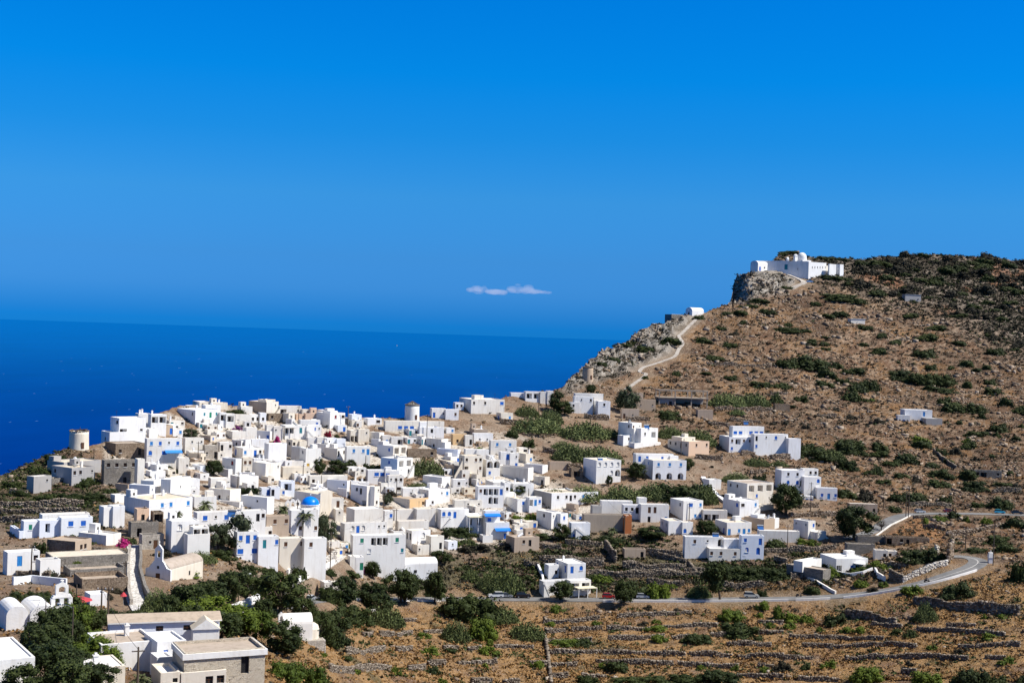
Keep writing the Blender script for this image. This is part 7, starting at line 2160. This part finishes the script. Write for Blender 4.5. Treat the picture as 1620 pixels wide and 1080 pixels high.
def motorbike(px, py, label, rider, name='motor_scooter'):
    D = float(depth_at(px, py)); p = at(px, py, D)
    L = ROAD_LINE['road']
    i = int(np.argmin((L[:, 0] - p.x) ** 2 + (L[:, 1] - p.y) ** 2))
    td = L[min(i + 2, len(L) - 1)] - L[max(i - 2, 0)]
    p.z = L[i][2] + 0.066
    if not rider: p = Vector(L[i]) + Vector((0, 2.1, 0.066))
    else: p = Vector(L[i]) + Vector((0, -0.8, 0.066))
    a = math.atan2(td[1], td[0])
    t = empty(name, p, a); tag(t, label, 'scooter')
    for x in (-0.62, 0.62):
        m = MB(); m.tube([(x, -0.06, 0.26), (x, 0.06, 0.26)], 0.26, MAT['rubber'], 14); m.build('wheel', t)
    m = MB(); m.box((-0.35, 0, 0.35), (0.85, 0.30, 0.38), MAT['car_body_dark'] if 'car_body_dark' in MAT else CARCOL['black'], taper=0.85); m.box((0.05, 0, 0.28), (0.5, 0.3, 0.12), CARCOL['black'])
    m.tube([(0.62, 0, 0.3), (0.45, 0, 0.95)], 0.06, MAT['metal_grey'], 6); m.box((0.47, 0, 0.3), (0.1, 0.36, 0.55), CARCOL['black']); m.build('body', t)
    m = MB(); m.box((-0.38, 0, 0.732), (0.75, 0.27, 0.1), MAT['rubber']); m.build('seat', t)
    m = MB(); m.tube([(0.42, -0.33, 1.02), (0.45, 0, 0.95), (0.42, 0.33, 1.02)], 0.022, MAT['metal_grey'], 6); m.build('handlebar', t)
    if rider:
        r = empty('person', p, a); tag(r, 'person in dark clothes and a helmet riding the scooter on the road', 'person')
        J = [(-0.35, 0, .88, .15), (-0.3, 0, 1.1, .15), (-0.2, 0, 1.35, .17), (-0.15, 0, 1.48, .07), (-0.11, 0, 1.58, .06)]
        E = [(0, 1), (1, 2), (2, 3), (3, 4)]
        for sy in (-1, 1):
            n = len(J)
            J += [(-0.2, sy * .19, 1.36, .07), (0.03, sy * .27, 1.14, .05), (0.33, sy * .29, 1.06, .04)]
            E += [(2, n), (n, n + 1), (n + 1, n + 2)]
            n = len(J)
            J += [(-0.28, sy * .12, .86, .10), (0.12, sy * .17, .80, .075), (0.05, sy * .16, .45, .05), (0.18, sy * .16, .40, .04)]
            E += [(0, n), (n, n + 1), (n + 1, n + 2), (n + 2, n + 3)]
        skin_body('body', J, E, MAT['dark_cloth'], r)
        m = MB(); m.lathe((-0.08, 0, 1.56), [(0.01, 0), (0.10, 0.03), (0.14, 0.12), (0.14, 0.2), (0.10, 0.28), (0.01, 0.31)], MAT['helmet_black'], 12); m.build('helmet', r, smooth=True)
        m = MB(); m.lathe((-0.05, 0, 1.57), [(0.01, 0), (0.09, 0.03), (0.105, 0.12), (0.08, 0.2), (0.01, 0.22)], MAT['skin'], 10); m.box((0.065, 0, 1.66), (0.03, 0.02, 0.04), MAT['skin']); m.build('head', r, smooth=True)
        for sy in (-1, 1):
            m = MB(); m.box((0.38, sy * .30, 1.02), (0.09, 0.08, 0.05), MAT['skin'])
            for q in range(4): m.tube([(0.42, sy * (.27 + .02 * q), 1.055), (0.455, sy * (.27 + .02 * q), 1.04), (0.455, sy * (.27 + .02 * q), 1.0)], 0.009, MAT['skin'], 5)
            m.tube([(0.38, sy * .255, 1.03), (0.43, sy * .24, 1.01)], 0.01, MAT['skin'], 5); m.build('hand', r)


motorbike(1459, 916, 'dark motor scooter being ridden towards the bend', True)
motorbike(1266, 943, 'dark scooter parked at the road edge right of the beige car', False)

# ------------------------------------------------------------------ things on roofs and terraces
def on_roof(name, px, py, label, cat, build, D=None):
    """stands on whatever the view ray meets at this pixel"""
    D = D or float(depth_at(px, py))
    t = empty(name, at(px, py, D), R(20)); build(t); tag(t, label, cat)
    return t


def solar(t):
    paint('panel_blue', (0.03, 0.10, 0.28), 0.15)
    m = MB(); m.poly([(-1, -0.9, 0.1), (1, -0.9, 0.1), (1, 0.5, 1.25), (-1, 0.5, 1.25)], MAT['panel_blue']); m.poly([(-1, -0.86, 0.05), (1, -0.86, 0.05), (1, 0.54, 1.2), (-1, 0.54, 1.2)], MAT['metal_grey']); m.build('panel', t)
    m = MB(); m.tube([(-1.05, 0.6, 1.45), (1.05, 0.6, 1.45)], 0.3, MAT['metal_grey'], 12); m.build('tank', t)
    m = MB()
    for x in (-0.9, 0.9): m.tube([(x, 0.6, -0.6), (x, 0.6, 1.2)], 0.04, MAT['metal_grey'], 5); m.tube([(x, -0.9, -0.6), (x, -0.9, 0.15)], 0.04, MAT['metal_grey'], 5)
    m.build('stand', t)


def cast(px, py):
    """nearest thing of the scene along a view ray"""
    dg = bpy.context.evaluated_depsgraph_get()
    d = Vector(rays(px, py)); d.normalize()
    hit, loc, nrm, i, ob, mx = SC.ray_cast(dg, Vector((0, 0, CZ)), d)
    return (loc.y, ob) if hit else (None, None)


bpy.context.view_layer.update()
for px, py, lab in ((950, 729, 'tilted solar water heater on the arched cube roof'), (1023, 676, 'blue solar water heater on the three storey stepped house'), (759, 764, 'blue solar panel on the pillared balcony house'), (1180, 670, 'solar water heater on the wide villa roof'),
                    (965, 808, 'dark solar panels on the covered balcony roof'), (1132, 849, 'solar panel standing on the beige and white arched house'), (1203, 836, 'small roof tank panel on the turquoise door house'), (366, 815, 'orange water heater on the long tan roof'), (497, 668, 'blue roof tank on the house left of the red window cube')):
    Dh, ob = cast(px, py + 2.0)
    if Dh is None: continue
    p = at(px, py + 2.0, Dh + 1.2)
    t = empty('solar_heater', p, R(random.uniform(-10, 40))); solar(t); tag(t, lab, 'solar heater')

# sun shades and café things
def parasol(px, py, mat, label, D=None, r=2.2):
    D = D or float(depth_at(px, py)); t = empty('parasol', seat(px, py, D=D)); m = MB(); m.tube([(0, 0, 0), (0, 0, 2.6)], 0.04, MAT['metal_grey'], 6); m.build('pole', t)
    m = MB(); m.lathe((0, 0, 2.05), [(r, 0), (r * 0.5, 0.42), (0.02, 0.75)], MAT[mat], 8); m.build('canopy', t); tag(t, label, 'parasol')


parasol(122, 967, 'parasol_red', 'red pink parasol right of the belfry', D=float(depth_at(122, 967)), r=2.6)
parasol(1360, 899, 'frame_white', 'white parasol on the bungalow terrace')
parasol(195, 955, 'parasol_red', 'small red sun shade beside the cobbled lane', r=0.7)
for px, py, lab in ((892, 942, 'white café table nearest the dark round tree'), (908, 942, 'white café table in the middle of the tavern terrace'), (924, 942, 'white café table at the right end of the tavern terrace')):
    D = float(depth_at(px, py)); t = empty('cafe_table', seat(px, py, D=D)); tag(t, lab, 'table')
    m = MB(); m.lathe((0, 0, 0.72), [(0.02, 0.04), (0.5, 0.04), (0.5, 0), (0.02, 0)], MAT['frame_white'], 14); m.build('tabletop', t)
    m = MB(); m.tube([(0, 0, 0), (0, 0, 0.72)], 0.05, MAT['metal_grey'], 6); m.build('leg', t)

# a small shrine by the bend
D = float(depth_at(1567, 889)); t = empty('shrine', seat(1567, 889, D=D)); tag(t, 'little white roadside shrine beside the pole at the bend', 'shrine')
m = MB(); m.box((0, 0, -0.5), (1.4, 1.2, 2.2), MAT['white']); m.build('base', t)
m = MB(); m.box((0, 0, 1.703), (1.6, 1.4, 1.5), MAT['white'], taper=0.8); cross(m, (0, 0, 3.2), 0.7, MAT['white']); m.build('cabinet', t)

# clouds far out over the sea
m, nt, b = new_mat('cloud')
nt.nodes.remove(b)
pv = N(nt, 'ShaderNodeVolumePrincipled')
pv.inputs['Color'].default_value = (1, 1, 1, 1); pv.inputs['Density'].default_value = 0.0019; pv.inputs['Anisotropy'].default_value = 0.2
nt.links.new(pv.outputs[0], nt.nodes['Material Output'].inputs['Volume'])
MAT['cloud'] = m


def cloud(x0, x1, yb, yt, label, seed, thin=1.0):
    r = random.Random(seed); Dc = 30000.0; s = Dc / F
    t0 = at((x0 + x1) / 2, yb, Dc)
    bm = bmesh.new(); W = (x1 - x0) * s
    hump = [(r.uniform(-0.42, 0.42), r.uniform(0.5, 1.0)) for _ in range(3)]
    for k in range(46):
        u = r.uniform(-0.5, 0.5)
        hh = (yb - yt) * s * max(0.22, max(a * math.exp(-((u - c) / 0.13) ** 2) for c, a in hump)) * (1 - (2 * abs(u)) ** 4 * 0.7)
        rad = r.uniform(0.07, 0.17) * (yb - yt) * s * 2.4 * thin
        M_ = Matrix.Translation((u * W, r.uniform(-150, 150), r.uniform(0, 1) * hh)) @ Matrix.Diagonal((rad * 1.7, rad, rad * 0.8, 1))
        bmesh.ops.create_icosphere(bm, subdivisions=2, radius=1.0, matrix=M_)
    me = bpy.data.meshes.new('cloud'); bm.to_mesh(me); bm.free(); me.materials.append(MAT['cloud'])
    me.polygons.foreach_set('use_smooth', [True] * len(me.polygons))
    o = link('cloud', me, None, t0)
    rm = o.modifiers.new('remesh', 'REMESH'); rm.mode = 'VOXEL'; rm.voxel_size = 22.0
    tag(o, label, 'cloud', kind='thing')


cloud(742, 796, 462, 447, 'small white puffy cloud, left one of the pair above the sea', 4)
cloud(806, 868, 462, 449, 'small white puffy cloud, right one of the pair above the sea', 9)
cloud(884, 902, 461, 457, 'faint wisp of cloud right of the white cloud pair', 15, 0.5)
cloud(690, 730, 468, 464.5, 'faint wisp of cloud left of the white cloud pair', 12, 0.6)
# ------------------------------------------------------------------ the small cubes packed between the houses of the old village
occ = np.zeros((1100, 1700), bool)


def mark(x0, y0, x1, y1): occ[max(int(y0), 0):max(int(y1), 0), max(int(x0), 0):max(int(x1), 0)] = True


for q in RECTS + OCC: mark(*q)
core = [(170, 705), (230, 668), (290, 648), (430, 648), (560, 668), (680, 680), (760, 690), (830, 720), (860, 770), (960, 800), (900, 850), (760, 860), (690, 880), (560, 885), (400, 850), (330, 815), (180, 800)]
g = np.random.default_rng(21)
tile(0, 0, 1.0)
nf = 0
cand = []
for _ in range(14000):
    px, py = g.uniform(170, 960), g.uniform(660, 885)
    cand.append((px, py))
cand.sort(key=lambda q: q[1])
for _pass in range(3):
    for px, py in cand[_pass::3]:
        if nf >= 235: break
        w, h = g.uniform(12, 32), g.uniform(8, 16)
        x0, x1, y0, y1 = px, px + w, py - h, py
        if not in_poly(np.array([px + w / 2]), np.array([py]), core)[0]: continue
        reg = occ[int(y0):int(y1) + 1, int(x0):int(x1)]
        low = occ[int(y1 - h * 0.35):int(y1) + 1, int(x0):int(x1)]
        if reg.size == 0 or reg.mean() > 0.48 or low.mean() > 0.22: continue
        a = g.uniform(0.15, 0.5)
        wl = g.choice(['white', 'white', 'white', 'old_white', 'old_white', 'cream', 'blue_white', 'white', 'beige', 'cream'])
        fr_ = g.choice(['.k', 's..', '.b', 'k.k', 'N.', '.B', 's', '..s', '.u.', 'n.n', '', 'D.', 'T.k', '.W'])
        rf = g.choice(['roof_white', 'roof_white', 'roof_cream', 'roof_tan', 'roof_grey'])
        colr = {'white': 'white', 'old_white': 'greyish', 'cream': 'cream', 'blue_white': 'bluish', 'beige': 'tan'}[wl]
        kind = 'low annex' if h < 11 else 'cube house' if w < 24 else 'flat house'
        feat = {'.k': 'with a dark window', 'b': '', '.b': 'with a blue window', '.B': 'with a blue door', 'k.k': 'with two dark windows', 'N.': 'with a brown door', 'D.': 'with a dark door', 'T.k': 'with a teal door', '.W': 'with a wide window', 'n.n': 'with brown windows', '.u.': 'with a deep blue window', '': 'without windows'}.get(fr_, '')
        lab = where_label(f'{colr} {kind} {feat}'.strip(), px + w / 2, py - h / 2, 16)
        H(lab, [(x0, x0 + w * a, x1, y0, y1, {'f': fr_, 'l': g.choice(['', '', 'k', '.s']), 'w': wl, 'r': rf, 'ch': int(g.uniform() < 0.25), 'd': float(g.uniform(4, 7)) if w < 20 else None})], name='annex' if h < 11 else 'house', cat='annex' if h < 11 else 'house', group='small houses packed in the old village')
        mark(x0, y0, x1, y1)
        nf += 1
print('filler houses', nf)
# ------------------------------------------------------------------ loose rock, dry grass and low scrub over the hill
vis = np.zeros((nr, nc), bool); vis[17:n_vis] = True
vis &= (IMY < 1120)
okg = vis & (flat < 0.15)
Pg = PTS.reshape(-1, 3)
ratio = np.clip((PX[1] - PX[0]), 1, 9)


def pick(weight, n, r):
    w = np.where(okg, np.clip(weight, 0, None), 0).ravel()
    # rows are denser near the ridge than below: weigh by the picture area a vertex stands for
    dy = np.abs(np.gradient(IMY, axis=0)).ravel()
    w = w * dy
    i = r.choice(len(w), n, p=w / w.sum())
    p = Pg[i].copy()
    s = (p[:, 1] / F)[:, None]
    p[:, :2] += r.uniform(-1.3, 1.3, (n, 2)) * s
    return p, i


r = np.random.default_rng(5)
patch = sstep(0.42, 0.62, fbm(X / 11, Y / 11, 3, 91))
patch2 = sstep(0.45, 0.60, fbm(X / 6, Y / 6, 3, 97))
wr = hill * (0.10 + 2.0 * patch ** 2) + 0.5 * zc + 0.35 * zt * patch + ze * (0.04 + 0.35 * patch2) + 0.25 * zv * patch + 0.7 * zl * patch2 + ((IMX < 200) & (IMY < 770)) * 1.2
# the right bank under the bend is bare scree
wr = wr + 1.2 * poly_soft(IMX, IMY, [(1500, 930), (1620, 890), (1700, 900), (1700, 1010), (1520, 1000)], 14)
p, i = pick(wr, 33000, r)
n = len(p)
sz = 0.22 * r.pareto(2.3, n) + 0.22
sz = sz * (0.8 + 0.7 * (patch * hill).ravel()[i])
sz = np.clip(sz, 0.22, 1.7) * (p[:, 1] / 600) ** 0.8
a = r.uniform(0, 6.28, n)
U = np.stack([np.cos(a), np.sin(a), np.zeros(n)], 1)
S3 = np.stack([sz * r.uniform(0.8, 1.5, n), sz * r.uniform(0.7, 1.2, n), sz * r.uniform(0.5, 1.0, n)], 1)
p[:, 2] += S3[:, 2] * 0.12
V, Q = stones(p, U, S3, r, 0.38)
t = np.clip(r.uniform(0, 1, n) * 0.7 + 0.3 * (zc + patch).ravel()[i] * 0.7, 0, 1)
o = link('rubble', mesh_np('rubble', V, Q, MAT['rockfall'], attrs={'tint': np.repeat(t, 8)}))
tag(o, kind='stuff')


def tufts(name, p, h, k, mat, r, spread=0.5):
    """k leaf blades/leaves round each point; h height per point"""
    n = len(p)
    C = np.repeat(p, k, 0); hh = np.repeat(h, k)
    C[:, :2] += r.normal(size=(n * k, 2)) * (hh * spread)[:, None]
    C[:, 2] += hh * r.uniform(0.15, 0.75, n * k)
    nn = r.normal(size=(n * k, 3)); nn[:, 2] = np.abs(nn[:, 2]) + 0.2; nn /= np.linalg.norm(nn, axis=1)[:, None]
    up = r.normal(size=nn.shape); T = np.cross(nn, up); T /= np.linalg.norm(T, axis=1)[:, None]; B = np.cross(nn, T)
    s = (hh * r.uniform(0.28, 0.55, n * k))[:, None]
    V = np.stack([C - T * s - B * s * .7, C + T * s - B * s * .7, C + T * s + B * s * .7, C - T * s + B * s * .7], 1).reshape(-1, 3)
    tint = np.repeat(np.clip(np.repeat(r.uniform(0, .7, n), k) + r.uniform(-.1, .3, n * k), 0, 1), 4)
    o = link(name, mesh_np(name, V, np.arange(n * k * 4).reshape(-1, 4), mat, attrs={'tint': tint}))
    tag(o, kind='stuff')


wsc = hill * (0.4 + 1.0 * (1 - patch)) + zt * 6.0 + zfd * 1.2 - ze * 0.2 + ze * 0.35 * (1 - patch2) + 0.15 * zv + 0.6 * zl + 0.9 * zc
p, i = pick(wsc, 24000, r)
tufts('scrub', p, r.uniform(0.35, 0.95, len(p)) * (p[:, 1] / 600) ** 0.5, 7, MAT['leaf_scrub'], r, 0.6)
wdr = ze * (0.4 + patch) + hill * 0.35 * (1 - patch2) + zk * 0.6 + 0.12 * zv
p, i = pick(wdr, 17000, r)
tufts('dry_grass', p, r.uniform(0.25, 0.6, len(p)), 6, MAT['leaf_dry'], r, 0.9)
wgr = ze * 0.5 * patch2 + zt * 0.9 + zfd * 3.5 * patch2 + 0.5 * zl + hill * 0.12 * patch + zl * 0.5
p, i = pick(wgr, 6500, r)
tufts('low_greenery', p, r.uniform(0.4, 0.9, len(p)) * (p[:, 1] / 600) ** 0.5, 9, MAT['leaf_dark'], r, 0.7)

write_labels()
